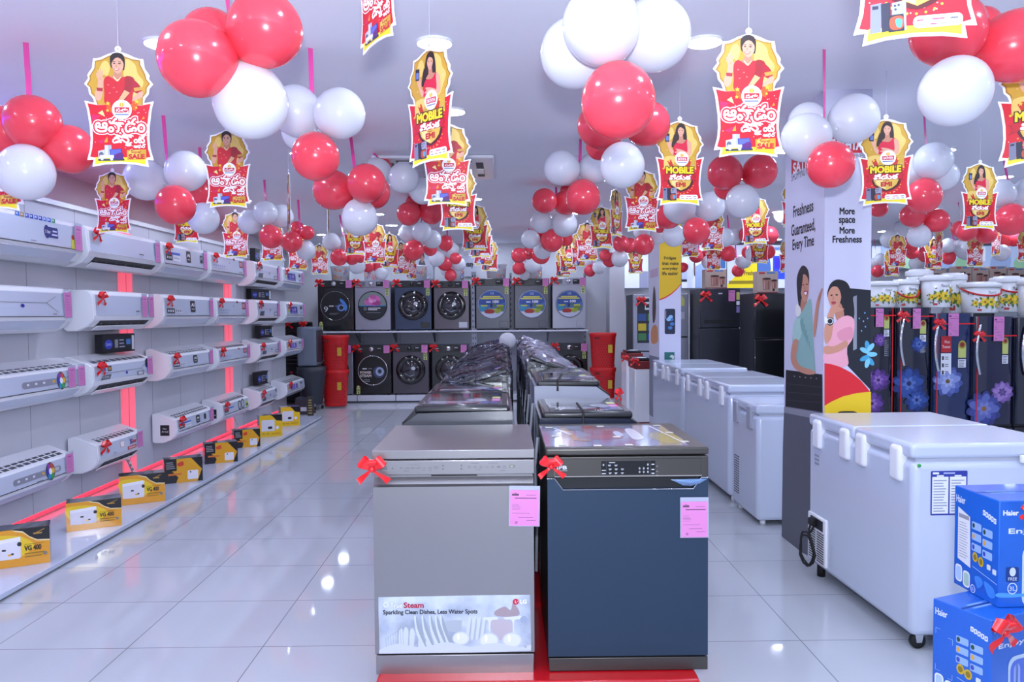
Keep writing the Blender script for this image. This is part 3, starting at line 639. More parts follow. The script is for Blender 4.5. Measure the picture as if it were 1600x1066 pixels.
for x_, y_, r_ in ((820, 700, 70), (1050, 720, 80), (1240, 720, 80)): A.ell(*q(x_, y_), r_ / 5.173, r_ * .8 / 5.173, '#c9ced8', 4); A.ell(*q(x_, y_), r_ * .86 / 5.173, r_ * .66 / 5.173, '#d9dde6', 5); A.ell(*q(x_ - r_ * .3, y_ - r_ * .2), r_ * .14 / 5.173, r_ * .4 / 5.173, '#f2f4f8', 6)
QP([(700, 560), (820, 548), (830, 565), (815, 640), (720, 640)], '#aab2bc', 4)
QP([(1010, 530), (1110, 525), (1120, 548), (1070, 556), (1060, 640), (1050, 640), (1045, 556), (1005, 548)], '#d3d8e0', 5); QP([(1180, 530), (1330, 520), (1320, 545), (1262, 556), (1256, 650), (1246, 650), (1240, 556), (1190, 548)], '#d6dae2', 5)
for i in range(8): A.line(*q(205 + i * 20, 700 - i * 14), *q(212 + i * 20, 790), .5, '#8f99a4', 4)
A.line(*q(200, 700), *q(380, 580), .8, '#a0a9b4', 5)
QP([(158, 822), (150, 790), (300, 740), (500, 770), (700, 730), (900, 770), (1100, 740), (1300, 780), (1395, 760), (1397, 810)], '#c9cfdb', 6)
A.ell(*q(203, 605), 6.3, 6.3, '#a9b3c8', 7); A.ell(*q(1337, 548), 5.8, 5.8, '#9aa3bc', 7)
A.text('True', *q(244, 400), *q(345, 440), '#f4f6fa', 9, .3, [(1.3, '#848ca0')]); A.text('Steam', *q(357, 398), *q(518, 442), '#b01c3c', 8, .75); A.text('Sparkling Clean Dishes, Less Water Spots', *q(188, 459), *q(957, 505), '#23242e', 8, .5)
for i in range(6): a_ = i * PI / 3; A.ell(*q(210 + 13 * math.cos(a_), 414 + 15 * math.sin(a_)), 1.7, 1.9, '#f4f6fa', 7, 10); A.ell(*q(210 + 13 * math.cos(a_), 414 + 15 * math.sin(a_)), 1.2, 1.3, '#c3cad8', 8, 10)
A.ell(*q(210, 414), 2, 2.2, '#c3cad8', 9, 10); A.lines(*q(522, 398), *q(538, 412), 1, .5, '#8890a0', 8)
A.ell(*q(1272, 401), 5, 4.8, '#c01a3c', 8); A.line(*q(1268, 390), *q(1268, 410), .7, '#f6f0f2', 9); A.line(*q(1268, 410), *q(1280, 410), .7, '#f6f0f2', 9); A.line(*q(1282, 398), *q(1294, 398), .7, '#f6f0f2', 9); A.text('LG', *q(1310, 385), *q(1360, 416), '#f6f7fb', 8, .7)
A.line(*q(1340, 768), *q(1358, 786), .5, '#5a6070', 8); A.line(*q(1358, 768), *q(1340, 786), .5, '#5a6070', 8)
b = MB(); b.art(A, (.006, -.0064, Z(1018.5)), (1, 0, 0), (0, 0, 1), eps=.00012); o = b.build('sticker', t); o['label'] = 'printed sticker with dishes in steam'
price_card((PY(819, 821, DW - .012).x, DW - .011, zat(821)), (1, 0, -.02), (.02, 0, 1), .105, .132, 'pink price card on the steel dishwasher', True)
bow((PY(582, 731, DW - .02).x, DW - .022, zat(731, DW, 582)), .118, 'red foil bow on the steel dishwasher corner')

# ---- navy dishwasher
NAVY = mat('navy_door_film', '#25394f', .42, metal=.3, coat=.1); GUN2 = mat('dark_metal_frame', '#55524f', .36, metal=.7)
xl, xr = PY(855, 880, DW).x, PY(1106, 880, DW).x; W = xr - xl; D = .62
zt, zb = zat(700, DW, 980), zat(1049, DW, 980)
t = thing('dishwasher', 'navy blue dishwasher with dark grey frame, right of the pair in front', 'dishwasher', (xl, DW, zb))
Z = lambda py: zat(py, DW, 980) - zb
b = MB(); b.rbox(.003, W - .003, .03, D, .02, Z(701) - .03, .004, GUN2, 2); b.build('body', t)
b = MB(); b.rbox(-.004, W + .004, 0, D, Z(712), Z(700), .008, GUN2, 3)
A = Art(1, 0, 0); A.rect(-.03 + .03, -D * .9, W * .9, -D * .06, mat('film', '#8f97b4', .1, coat=.8), 1)
A.blob([(W * .3, -D * .75), (W * .55, -D * .8), (W * .6, -D * .6), (W * .35, -D * .5)], '*9a6a78', 2); A.blob([(W * .3, -D * .84), (W * .38, -D * .88), (W * .4, -D * .78), (W * .31, -D * .76)], '*b2453a', 3)
A.blob([(W * .72, -D * .5), (W * .88, -D * .55), (W * .9, -D * .2), (W * .76, -D * .16)], '*a9a27a', 2); A.line(W * .16, -D * .84, W * .22, -D * .3, .02, '*b07a3c', 3); A.line(W * .2, -D * .3, W * .3, -D * .24, .025, '*b07a3c', 3); A.line(W * .1, -D * .8, W * .2, -D * .5, .018, '*c2c8dc', 3)
A.blob([(W * .6, -D * .7), (W * .66, -D * .72), (W * .67, -D * .35), (W * .59, -D * .3)], '*dfe4f2', 3); A.blob([(W * .5, -D * .6), (W * .54, -D * .62), (W * .55, -D * .45), (W * .5, -D * .42)], '*d2d8ea', 3)
A.blob([(W * .3, -D * .45), (W * .5, -D * .5), (W * .52, -D * .34), (W * .3, -D * .32)], '*a06a78', 2)
for u_, v_ in ((.04, .82), (.06, .45), (.08, .12), (.42, .86), (.47, .4), (.5, .1), (.3, .08), (.84, .88), (.86, .55), (.88, .2)): A.rect(W * u_, -D * v_ - .012, W * u_ + .03, -D * v_ + .02, '#cfc9b8', 5)
A.line(W * .8, -D * .85, W * .89, -D * .12, .008, '#d6d3cc', 5)
b.art(A, (0, 0, Z(700)), (1, 0, 0), (0, 1, 0), (0, 0, 1), eps=.0003); b.build('top_panel', t)
# y-up trick: the film art is laid with negative y so that depth grows backwards
b = MB(); b.rbox(0, W, -.004, .03, Z(746), Z(713.5), .003, GUN2, 2); px = lambda x: (x - 855) / 251 * W; pz = lambda y: -Z(y)
A = Art(1, 0, 0)
for a_ in ((867, 716.5, 1096, 717.3), (867, 743, 1096, 744.5), (867, 716.5, 867.6, 744), (1094, 716.5, 1094.6, 743)): A.rect(px(a_[0]), pz(a_[1]), px(a_[2]), pz(a_[3]), '#1d1c1e' if a_[1] < 740 and a_[0] != 867 or a_[3] < 718 else '#8d8a88', 1)
A.rect(px(939.5), pz(720), px(1023.5), pz(741.5), '*101114', 1); A.rect(px(947.3), pz(720), px(948), pz(741.5), '#2c2d33', 2); A.rect(px(1015), pz(720), px(1016), pz(741.5), '#2c2d33', 2)
W_ = '#c9ccd6'
for x_, y_ in ((950, 726), (960, 726), (951, 732), (960.5, 732), (970, 732), (951, 738), (960, 738), (970, 738)): A.rect(px(x_), pz(y_), px(x_ + 4.6), pz(y_ + .8), W_, 2); A.rect(px(x_ + .8), pz(y_ + 1.6), px(x_ + 3.6), pz(y_ + 2.2), W_, 2)
A.rect(px(951.5), pz(722), px(961), pz(723), W_, 2)
for x_, y_ in ((999, 732), (1005.5, 732), (1012, 732), (999, 737.5), (1005.5, 737.5), (1012, 737.5), (1012, 726), (943, 726)): A.ell(px(x_), pz(y_), .003, .0038, W_, 2, 10); A.ell(px(x_), pz(y_), .0016, .0022, '#101114', 3, 10)
for y_ in (725, 733, 739): A.rect(px(1017.5), pz(y_), px(1022), pz(y_ + 1.4), W_, 2); A.rect(px(1025), pz(y_ + 3), px(1027.5), pz(y_ + 4.5), '#8a8a90', 2)
for y_ in (734, 739): A.rect(px(940.5), pz(y_), px(946.5), pz(y_ + 1.2), W_, 2)
A.text('IFB', px(871), pz(727), px(886), pz(732.4), '#d2d2d8', 2, .0016); A.rect(px(872), pz(734), px(887), pz(735), '#a9a9b0', 2)
b.art(A, (0, -.0042, 0), (1, 0, 0), (0, 0, 1), eps=.0002); b.build('control_panel', t)
b = MB(); zs = [Z(746.5), Z(749.5), Z(764), Z(1024)]
b.box(.002, W - .001, -.006, .03, zs[3], zs[2], NAVY)
b.box(.002, px(867), -.006, .03, zs[2], zs[0], NAVY); b.box(px(1095), W - .001, -.006, .03, zs[2], zs[0], NAVY)
b.prism([(px(867), zs[0]), (px(880), zs[2]), (px(867), zs[2])], -.006, .03, 1, NAVY); b.prism([(px(1095), zs[0]), (px(1095), zs[2]), (px(1082), zs[2])], -.006, .03, 1, NAVY)
b.box(px(867), px(1095), .022, .03, zs[2], zs[0], '#14161c'); b.build('door', t)
b = MB(); b.tube([(px(855), -.008, zs[0]), (px(867), -.008, zs[0]), (px(880), -.009, zs[2]), (px(1082), -.009, zs[2]), (px(1095), -.008, zs[0]), (px(1106), -.008, zs[0])], .0016, CHROME, 6); b.build('handle_edge', t)
b = MB(); R_ = random.Random(4)
pts = [(px(1047), zs[0] - .006), (px(1104), zs[0] - .004), (px(1092), zs[0] - .02), (px(1078), zs[0] - .03), (px(1066), zs[0] - .028), (px(1056), zs[0] - .016)]
b.add([(x_, -.012 - .006 * R_.random(), z_) for x_, z_ in pts] + [(px(1075), -.024, zs[0] - .016)], [(i, (i + 1) % 6, 6) for i in range(6)], mat('torn_blue_film', '#7fa6d8', .1, coat=1, alpha=.6)); b.build('torn_film', t)
b = MB(); b.rbox(.004, W, -.004, .02, .004, Z(1027), .003, GUN2, 2); b.build('base_panel', t)
b = MB(); b.box(.01, W - .01, .01, .03, Z(1027), Z(1024), '#0c0c0e'); b.build('door_gap', t)
feet(MB(), 0, W, 0, D, zpl - zb, .03).build('feet', t)
price_card((PY(1085, 838, DW - .012).x, DW - .0115, zat(838, DW, 1085)), (1, 0, 0), (0, 0, 1), .097, .132, 'pink price card on the navy dishwasher', True)
bow((PY(861, 727, DW - .02).x, DW - .022, zat(727, DW, 861)), .098, 'red foil bow on the navy dishwasher corner')

# ---- top loading washing machines, two columns back to back
WRAP = bpy.data.materials.new('crumpled_clear_wrap'); WRAP.use_nodes = True
nt = WRAP.node_tree; b_ = nt.nodes['Principled BSDF']; b_.inputs['Base Color'].default_value = lin('#6a6e7e'); b_.inputs['Roughness'].default_value = .08

tc = nt.nodes.new('ShaderNodeTexCoord'); n_ = nt.nodes.new('ShaderNodeTexNoise'); n_.inputs['Scale'].default_value = 9; n_.inputs['Detail'].default_value = 3; n_.inputs['Distortion'].default_value = 1.5
bp = nt.nodes.new('ShaderNodeBump'); bp.inputs['Strength'].default_value = 1; bp.inputs['Distance'].default_value = .05
nt.links.new(tc.outputs['Object'], n_.inputs['Vector']); nt.links.new(n_.outputs['Fac'], bp.inputs['Height']); nt.links.new(bp.outputs['Normal'], b_.inputs['Normal'])
b_.inputs['Specular IOR Level'].default_value = 1; fr = nt.nodes.new('ShaderNodeFresnel'); fr.inputs['IOR'].default_value = 1.42; ad = nt.nodes.new('ShaderNodeMath'); ad.operation = 'ADD'; ad.inputs[1].default_value = .05
tr = nt.nodes.new('ShaderNodeBsdfTransparent'); gl = nt.nodes.new('ShaderNodeBsdfGlossy'); gl.inputs['Roughness'].default_value = .12; gl.inputs['Color'].default_value = lin('#b4b8c8'); mx = nt.nodes.new('ShaderNodeMixShader')
nt.links.new(bp.outputs['Normal'], fr.inputs['Normal']); nt.links.new(bp.outputs['Normal'], gl.inputs['Normal']); nt.links.new(fr.outputs[0], ad.inputs[0]); nt.links.new(ad.outputs[0], mx.inputs[0])
nt.links.new(tr.outputs[0], mx.inputs[1]); nt.links.new(gl.outputs[0], mx.inputs[2]); nt.links.new(mx.outputs[0], nt.nodes['Material Output'].inputs[0])
GREYW = mat('machine_grey', '#474950', .3, coat=.3); NAVYW = mat('machine_navy', '#1e2438', .25, coat=.4); SILW = mat('machine_silver', '#9a9eae', .3, coat=.3); BLKW = mat('machine_black', '#1d1e23', .25, coat=.4)
GLASS = mat('dark_lid_glass', '#2a2b33', .06, coat=1, alpha=.92)
def toploader(xf, xb, y0, dy, zt, ze, body, label, wrap=0, style=0):
    """xf: x of the control front, xb: x of the back; local x runs from front to back"""
    sg = 1 if xb > xf else -1; D = abs(xb - xf)
    t = thing('top_loading_washer', label, 'washing machine', (xf, y0, zpl), 0, 'top loading washing machines on the red plinth')
    X = lambda x: sg * x; h = zt - zpl; e = ze - zpl
    hb = h + (.07 if style != 3 else .02)
    up = .1 if wrap else 0
    pr = [(X(.0), .03), (X(-.0), e - .06), (X(.02), e), (X(.09), h), (X(D - .05), h + .008 + up), (X(D), h + .006 + up), (X(D), .03)]
    b = MB(); b.prism(pr if sg < 0 else pr[::-1], 0, dy, 1, body); b.build('body', t)
    b = MB(); b.prism([(X(.014), e - .03), (X(.014), e + .006), (X(.085), h + .004), (X(.09), h - .012)], .02, dy - .02, 1, DARK); b.build('control_panel', t)
    x0, x1 = X(.07), X(D - .012); sl = up / (D - .16)
    def deck(x, y, z): return (x, y, z + sl * max(0, abs(x) - .09))
    def tilted(bb_): bb_.v = [deck(*q) for q in bb_.v]; return bb_
    b = MB(); b.rbox(min(x0, x1), max(x0, x1), .006, dy - .006, h - .002, h + .034, .014, DARK, 3); lid = tilted(b).build('lid', t)
    b = MB(); b.rbox(min(x0, x1) + .035, max(x0, x1) - .035, .035, dy - .035, h + .03, h + .038, .004, GLASS, 2)
    A = Art(1, 0, 0); R = random.Random(int(y0 * 100)); x0, x1 = min(x0, x1) + .035, max(x0, x1) - .035
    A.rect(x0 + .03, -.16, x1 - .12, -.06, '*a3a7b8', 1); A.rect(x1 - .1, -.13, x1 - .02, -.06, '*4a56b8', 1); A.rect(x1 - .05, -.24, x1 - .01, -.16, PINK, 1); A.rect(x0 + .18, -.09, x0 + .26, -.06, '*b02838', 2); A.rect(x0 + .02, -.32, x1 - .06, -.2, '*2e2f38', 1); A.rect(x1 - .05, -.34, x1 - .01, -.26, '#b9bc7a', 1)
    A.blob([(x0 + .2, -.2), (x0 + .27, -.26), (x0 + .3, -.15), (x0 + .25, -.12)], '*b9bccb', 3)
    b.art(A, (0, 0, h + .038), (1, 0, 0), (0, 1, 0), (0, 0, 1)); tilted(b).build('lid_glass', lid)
    feet(MB(), min(0, X(D)), max(0, X(D)), 0, dy, 0, .034).build('feet', t)
    b = MB(); R = random.Random(int(y0 * 77))
    for k in range(3):
        yk = .1 + .15 * k; b.tube([(X(D + .006), yk, e - .05 - .1 * k), (X(D + .02), yk + .02, e - .2), (X(D + .012), yk - .02, e * .5), (X(D + .015), yk + .03, .1)], .008, '#a9adba' if k == 0 else RUBBER, 6)
    b.build('hose', t)
    if style == 2:
        b = MB(); b.tube([(X(.3), .01, h + .03), (X(.3), -.004, h - .02)], .006, RUBBER, 6); b.tube([(X(.62 * D), .2, h + .05), (X(.3), .02, h + .035)], .006, RUBBER, 6); b.build('strap', t)
    if wrap:
        bb = MB(); n1, n2 = 14, 8; R = random.Random(int(y0 * 31)); V = []
        top = [(X(-.012), e * .6), (X(-.015), e - .05), (X(.02), e + .02), (X(.09), h + .045), (X(D * .4), h + .05 + up * .4), (X(D * .7), h + .05 + up * .75), (X(D - .06), h + .055 + up), (X(D + .012), h + .02 + up), (X(D + .014), e * .6)]
        for j in range(n2 + 1):
            f = -.012 + (dy + .024) * j / n2
            for (x_, z_) in top: V.append((x_ + R.uniform(-.008, .008), f, z_ + R.uniform(-.016, .022)))
        m_ = len(top); fs = [(j * m_ + i, j * m_ + i + 1, (j + 1) * m_ + i + 1, (j + 1) * m_ + i) for j in range(n2) for i in range(m_ - 1)]
        bb.add(V, fs, WRAP, True)
        for j in (0, n2):     # front skirt
            base = [V[j * m_ + i] for i in range(m_)]; low = [(x_ + R.uniform(-.01, .01), y_ + R.uniform(-.004, .004) + (-.006 if j == 0 else .006), max(.25 * e, z_ - .35)) for x_, y_, z_ in base]
            bb.strip(base, low, WRAP)
        bb.build('plastic_wrap', t)
    return t
yA = 3.47; pitch = .605
ordn = ['nearest', 'second from the front', 'third from the front', 'fourth from the front', 'fifth from the front', 'sixth from the front', 'seventh from the front', 'eighth from the front', 'farthest']
for i in range(9):
    body = [GREYW, BLKW, BLKW, BLKW, GREYW, BLKW, BLKW, BLKW, BLKW][i]; lift = [0, .0, -.03, -.03, -.02, -.01, .0, .01, .02][i]
    toploader(-.49, .035, yA + i * pitch, .56, 1.015 + lift, .965 + lift, body, 'dark top loading washer, left island column, %s%s' % (ordn[i], ', under clear wrap' if i > 1 else ''), i > 1)
    body = [NAVYW, SILW, SILW, BLKW, BLKW, BLKW, BLKW, BLKW, BLKW][i]
    z_ = [.985, 1.075, 1.06, 1.03, 1.03, 1.03, 1.04, 1.05, 1.06][i]
    toploader([.66, .585, .62, .60, .60, .60, .6, .6, .6][i], .16, yA - .02 + i * pitch, .56, z_, z_ - .05, body,
              '%s top loading washer, right island column, %s%s' % (['navy', 'silver grey', 'silver grey'][i] if i < 3 else 'dark', ordn[i], ', under clear wrap' if i > 2 else ''), i > 2, [2, 2, 3, 1, 1, 1, 1, 1, 1][i])
bow((PY(966, 618, 4.0).x, 4.03, zat(618, 4.0, 966)), .085, 'red bow on the front corner of the nearer silver grey top loader', PI / 2 * .6)
# ================================================================ back wall: racking with front loading washers
DB = 12.76
zsh = PY(700, 516.5, DB - .06).z; zk = PY(700, 617, DB - .06).z; xs0, xs1 = PY(497, 516, DB).x, PY(919, 516, DB).x
RACK = mat('grey_rack_metal', '#8b8f9e', .4, metal=.3); RACKW = mat('white_rack_metal', '#d5d8e4', .35)
t = thing('display_rack', 'two level grey metal display rack along the back wall', 'rack', (0, DB, 0))
MB().rbox(xs0, xs1, -.06, .62, zsh - .03, zsh, .004, RACKW, 2).build('upper_shelf', t)
b = MB(); n = 7; seg = (xs1 - xs0) / n
for i in range(n): b.rbox(xs0 + i * seg + .006, xs0 + (i + 1) * seg - .006, -.06, .6, .02, zk, .004, RACKW, 2)
b.build('lower_shelf', t)
b = MB(); b.box(xs0, xs1, .58, .6, zk, 2.0, RACK)
for i in range(1, n): b.box(xs0 + i * seg - .003, xs0 + i * seg + .003, .574, .58, zk, 2.0, '#6a6e7c')
b.build('back_panel', t)
for p in (739, 742.5, 798.5, 917):
    x = PY(p, 500, DB).x; b = MB(); b.box(x - .02, x + .02, .0 if p < 745 else .3, .05 if p < 745 else .36, 0, PY(p, 425, DB).z, RACK)
    for k in range(22): b.box(x - .007, x + .007, -.003 if p < 745 else .297, .001 if p < 745 else .301, .1 + k * .095, .14 + k * .095, '#23252d')
    b.build('upright', t)
for p in (553, 612, 675, 858):
    x = PY(p, 500, DB).x; b = MB(); b.prism([(.56, zsh - .03), (.1, zsh - .03), (.56, zsh - .22)], x - .01, x + .01, 0, RACK); b.build('bracket', t)

def energy(b, x, z, s=1.0, y=-.022):
    A = Art(s, 0, 0); A.rect(-.03, -.13, .03, 0, '#c9cf86', 1); A.ell(0, -.125, .026, .026, '#8f8a3a', 2, 14); A.ell(0, -.125, .014, .014, '#e8e6c8', 3, 10); A.rect(-.022, -.085, .022, -.05, '#7e9a55', 2); A.rect(-.01, -.04, .01, -.01, '#3c5a32', 2)
    b.art(A, (x, y, z), (1, 0, 0), (0, 0, 1), eps=.0006)
def front_loader(p0, p1, pt, pb, body, label, door='round', art=None, knob=True, frame=None, en=True, lab=None, card=True, bw=True, panel=None, flap=None):
    short = label if 'steel front loader, ' in label else label.split(',')[0]
    a = PY(p0, pb, DB); c = PY(p1, pt, DB); W = c.x - a.x; h = c.z - a.z; zb = zsh if pb < 560 else zk
    h = c.z - zb
    t = thing('front_loading_washer', label, 'washing machine', (a.x, DB, zb), 0, 'front loading washing machines on the back rack')
    b = MB(); b.rbox(0, W, 0, .55, .015, h, .012, body, 2); b.build('body', t)
    b = MB(); b.rbox(.006, W - .006, -.012, .02, h * .86, h - .006, .006, panel or DARK, 2)
    A = Art(W, 0, h); PYY = lambda f: f * h / W
    A = Art(1, 0, h); A.rrect(W * .05, h * .03, W * .3, h * .115, .01, '#22242b' if (panel is None) else '#70737e', 1); A.rect(W * .1, h * .06, W * .2, h * .075, '#c9ccd6', 2); A.rrect(W * .6, h * .03, W * .8, h * .12, .008, '#0b0c10', 1); A.rect(W * .63, h * .05, W * .72, h * .065, '#aeb2c0', 2)
    b.art(A, (0, -.0125, 0), (1, 0, 0), (0, 0, 1), eps=.0006); b.build('control_panel', t)
    if knob: b = MB(); b.lathe([(.0, .05), (.036, .05), (.04, .04), (.042, .0)], CHROME if knob == 1 else DARK, 18, (W * .47, -.01, h * .93), 1); b.build('knob', t)
    r = W * .40; cz = h * .5; y = -.005
    if door == 'round':
        b = MB(); b.lathe([(r, .0), (r, .03), (r * .93, .05), (r * .7, .055), (r * .62, .035)], frame or BLACKG, 36, (W * .5, y, cz), 1); ring = b.build('door', t)
        b = MB(); b.lathe([(r * .63, .03), (r * .5, .045), (r * .3, .055), (0.0, .058)], GLASS, 28, (W * .5, y, cz), 1)
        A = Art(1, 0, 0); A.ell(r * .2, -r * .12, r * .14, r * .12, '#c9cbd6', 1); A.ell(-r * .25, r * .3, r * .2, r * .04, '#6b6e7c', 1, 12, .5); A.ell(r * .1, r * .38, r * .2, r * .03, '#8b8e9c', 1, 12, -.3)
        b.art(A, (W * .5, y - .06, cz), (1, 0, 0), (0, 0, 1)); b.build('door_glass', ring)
    else:
        b = MB(); b.lathe([(r * 1.02, .0), (r * 1.02, .02), (r * .96, .034), (r * .94, .03), (0, .03)], frame or BLACKG, 36, (W * .5, y, cz), 1)
        A = Art(r, 0, 0)
        if art == 'blue':
            A.ell(0, 0, .95, .95, '#4c6fae', 1, 32); A.blob([(-.9, -.1), (-.5, -.75), (.5, -.8), (.9, -.2), (.4, .0), (-.4, .05)], '#31539a', 2); A.blob([(-.9, .1), (-.5, .15), (-.3, .5), (-.7, .5)], '#2f8fb0', 3); A.blob([(.3, .2), (.8, .1), (.7, .5), (.3, .5)], '#6b8a3a', 3)
            A.poly([(.95 * math.cos(k), .95 * math.sin(k)) for k in (PI * .18 + PI * .64 * i / 14 for i in range(15))], '#c3cbe0', 4)
            for yy, wd in ((-.52, .62), (-.4, .8)): A.lines(-wd, yy - .05, wd, yy + .05, 1, .09, '#d8d35a', 4, .05)
            A.text('100', .05, -.26, .45, -.1, '#eef0fa', 4, .02); A.rect(-.4, -.2, -.1, -.12, '#dfe4f6', 4); A.text('LG', -.1, -.82, .12, -.68, '#e8ecfa', 4)
            for sx in (-1, 1): A.rect(sx * .55 - .22, .05, sx * .55 + .22, .14, '#d0cc3a', 5)
            A.rect(-.3, .32, .35, .4, '#d0cc3a', 5); A.ell(-.05, .1, .09, .14, '#22355e', 5); A.ell(.15, .05, .08, .16, '#5a7a4a', 5); A.blob([(-.5, .42), (-.2, .34), (.1, .4), (.1, .62), (-.45, .62)], '#a3302c', 5); A.blob([(.2, .4), (.6, .36), (.5, .6), (.2, .6)], '#9aa83a', 5)
        elif art == 'rose':
            A.ell(0, 0, .95, .95, '#22242b', 1, 32); A.poly([(.95 * math.cos(k), .95 * math.sin(k)) for k in (PI + PI * i / 16 for i in range(17))], '#7c8a86', 2)
            for x_, y_, r_, c_ in ((.0, -.25, .48, '#c04a94'), (-.3, -.18, .3, '#d070b4'), (.25, -.5, .32, '#d86ab2'), (.3, -.2, .3, '#a83a80'), (0, -.42, .3, '#e08ac4'), (.05, -.6, .24, '#c65a9e'), (-.1, -.3, .16, '#f0a8d6')): A.ell(x_, y_, r_, r_ * .6, c_, 3, 18, .3)
            A.rect(-.85, -.02, .95, .04, '#3f86c8', 4); A.ell(-.5, .22, .1, .1, '#c9ccd6', 4, 16); A.ell(-.5, .22, .075, .075, '#22242b', 5, 16); A.lines(-.3, .12, .6, .34, 2, .06, '#d8dae2', 4); A.lines(-.4, .46, .6, .52, 1, .03, '#8a8d98', 4)
        elif art == 'nine':
            A.ell(0, 0, .97, .97, '#0c0d11', 1, 32); A.text('9', -.78, .05, -.5, .42, '#d8dcea', 3); A.rect(-.42, -.02, -.1, .06, '#c9ccd6', 3); A.lines(0, .0, .3, .04, 1, .04, '#8a8d98', 3)
            A.ell(.4, .12, .34, .3, '#23407a', 2); A.ell(.42, .14, .24, .22, '#8ea4d8', 3); A.ell(.42, .14, .16, .15, '#141a2c', 4); A.blob([(.35, -.5), (.65, -.3), (.85, .1), (.7, .4), (.6, .1), (.5, -.15), (.38, -.25)], '#4f8ada', 5); A.lines(-.4, .5, .3, .62, 2, .03, '#7a7d88', 3)
        elif art == 'steam':
            A.ell(0, 0, .97, .97, '#0c0d11', 1, 32); A.text('POWER', -.85, .05, -.1, .22, '#e0d2d0', 3, .015); A.text('STEAM', -.85, .28, -.1, .45, '#e0d2d0', 3, .015); A.rect(-.7, -.16, -.4, -.08, '#d8dae2', 3); A.lines(-.3, -.14, .1, -.1, 1, .05, '#8a8d98', 3)
            A.ell(.42, .12, .4, .4, '#3a4a6c', 2); A.ell(.48, .08, .28, .3, '#aab6d2', 3); A.ell(.48, .06, .17, .19, '#6a7a9c', 4); A.ell(.48, .06, .1, .11, '#1a2030', 5); A.lines(-.6, .58, 0, .8, 2, .04, '#8a8d98', 3)
        b.art(A, (W * .5, y - .0355, cz), (1, 0, 0), (0, 0, 1), eps=.0008)
        dr = b.build('door', t)
        if art in ('steam', 'nine'):
            b = MB(); b.tube([(W * .5 + r * math.cos(k), -.035, cz + r * math.sin(k)) for k in (2 * PI * i / 40 for i in range(40))], .008 if art == 'steam' else .004, CHROME, 6, True); b.build('chrome_ring', dr)
    if flap is not None:
        b = MB(); b.rbox(W * .7, W * .94, -.004, .01, h * .05, h * .17, .004, flap, 2); b.build('filter_flap', t)
    if en:
        b = MB(); energy(b, W * .9 if en == 1 else W * .09, h * .70 if en == 1 else h * .02, 1.0, -.003); b.build('energy_label', t)
    feet(MB(), 0, W, 0, .55, 0, .016).build('feet', t)
    if card: price_card((a.x + W * .89, DB - .06, zb + h * .85), (1, 0, 0), (0, 0, 1), .1, .13, 'pink price card on the ' + short, False, sleeve=False)
    if bw: bow((a.x + W * .06, DB - .03, zb + h * .95), .16, 'red bow on the ' + short, group='red bows on the back rack machines')
FLG = mat('loader_black', '#16171b', .25, coat=.4); FLS = mat('loader_silver', '#9b9daa', .3, metal=.5); FLB = mat('loader_blue_steel', '#3f4a60', .3, metal=.6); FLC = mat('loader_copper_grey', '#57525a', .3, metal=.6); FLD = mat('loader_dark_steel', '#4b4c54', .3, metal=.7)
front_loader(497, 552, 438, 514, FLG, 'black front loader with 9 on its door, first on the upper shelf from the left', 'flat', 'nine', 1, FLG, 2)
front_loader(555, 610, 438, 514, FLS, 'silver front loader with rose door sticker, second on the upper shelf', 'flat', 'rose', 1, FLG, 1, panel=FLS)
front_loader(617, 674, 438, 514, FLB, 'blue steel front loader with black round door, third on the upper shelf', 'round', None, 2, None, 1, flap=FLG)
front_loader(678, 733, 439, 514, FLC, 'bronze grey front loader with black round door, fourth on the upper shelf', 'round', None, 2, None, 1, flap=FLS)
front_loader(741, 797, 435, 513, FLD, 'dark steel front loader, third from right on the upper shelf', 'flat', 'blue', 0, FLS, 1, flap=FLD)
front_loader(804, 858, 435, 513, FLD, 'dark steel front loader, second from right on the upper shelf', 'flat', 'blue', 0, FLS, 1, flap=FLD)
front_loader(863, 916, 434, 512, FLS, 'light silver front loader with blue door sticker, at the right end of the upper shelf', 'flat', 'blue', 1, FLS, 1, panel=FLS, flap=FLS)
front_loader(496, 551, 540, 616, FLS, 'silver front loader mostly hidden behind the left red baskets, lower shelf', 'round', None, 1, None, 0)
front_loader(555, 611, 540, 616, FLG, 'black front loader with POWER STEAM door, lower shelf', 'flat', 'steam', 1, FLG, 2)
front_loader(614, 670, 539, 616, FLC, 'dark grey front loader with black round door, lower shelf third from left', 'round', None, 2, None, 1)
front_loader(675, 731, 539, 616, FLG, 'black front loader partly behind the wrapped machines, lower shelf fourth from left', 'round', None, 1, None, 0)
front_loader(864, 918, 537, 616, FLG, 'black front loader near the right baskets, lower shelf end', 'round', None, 1, None, 1)

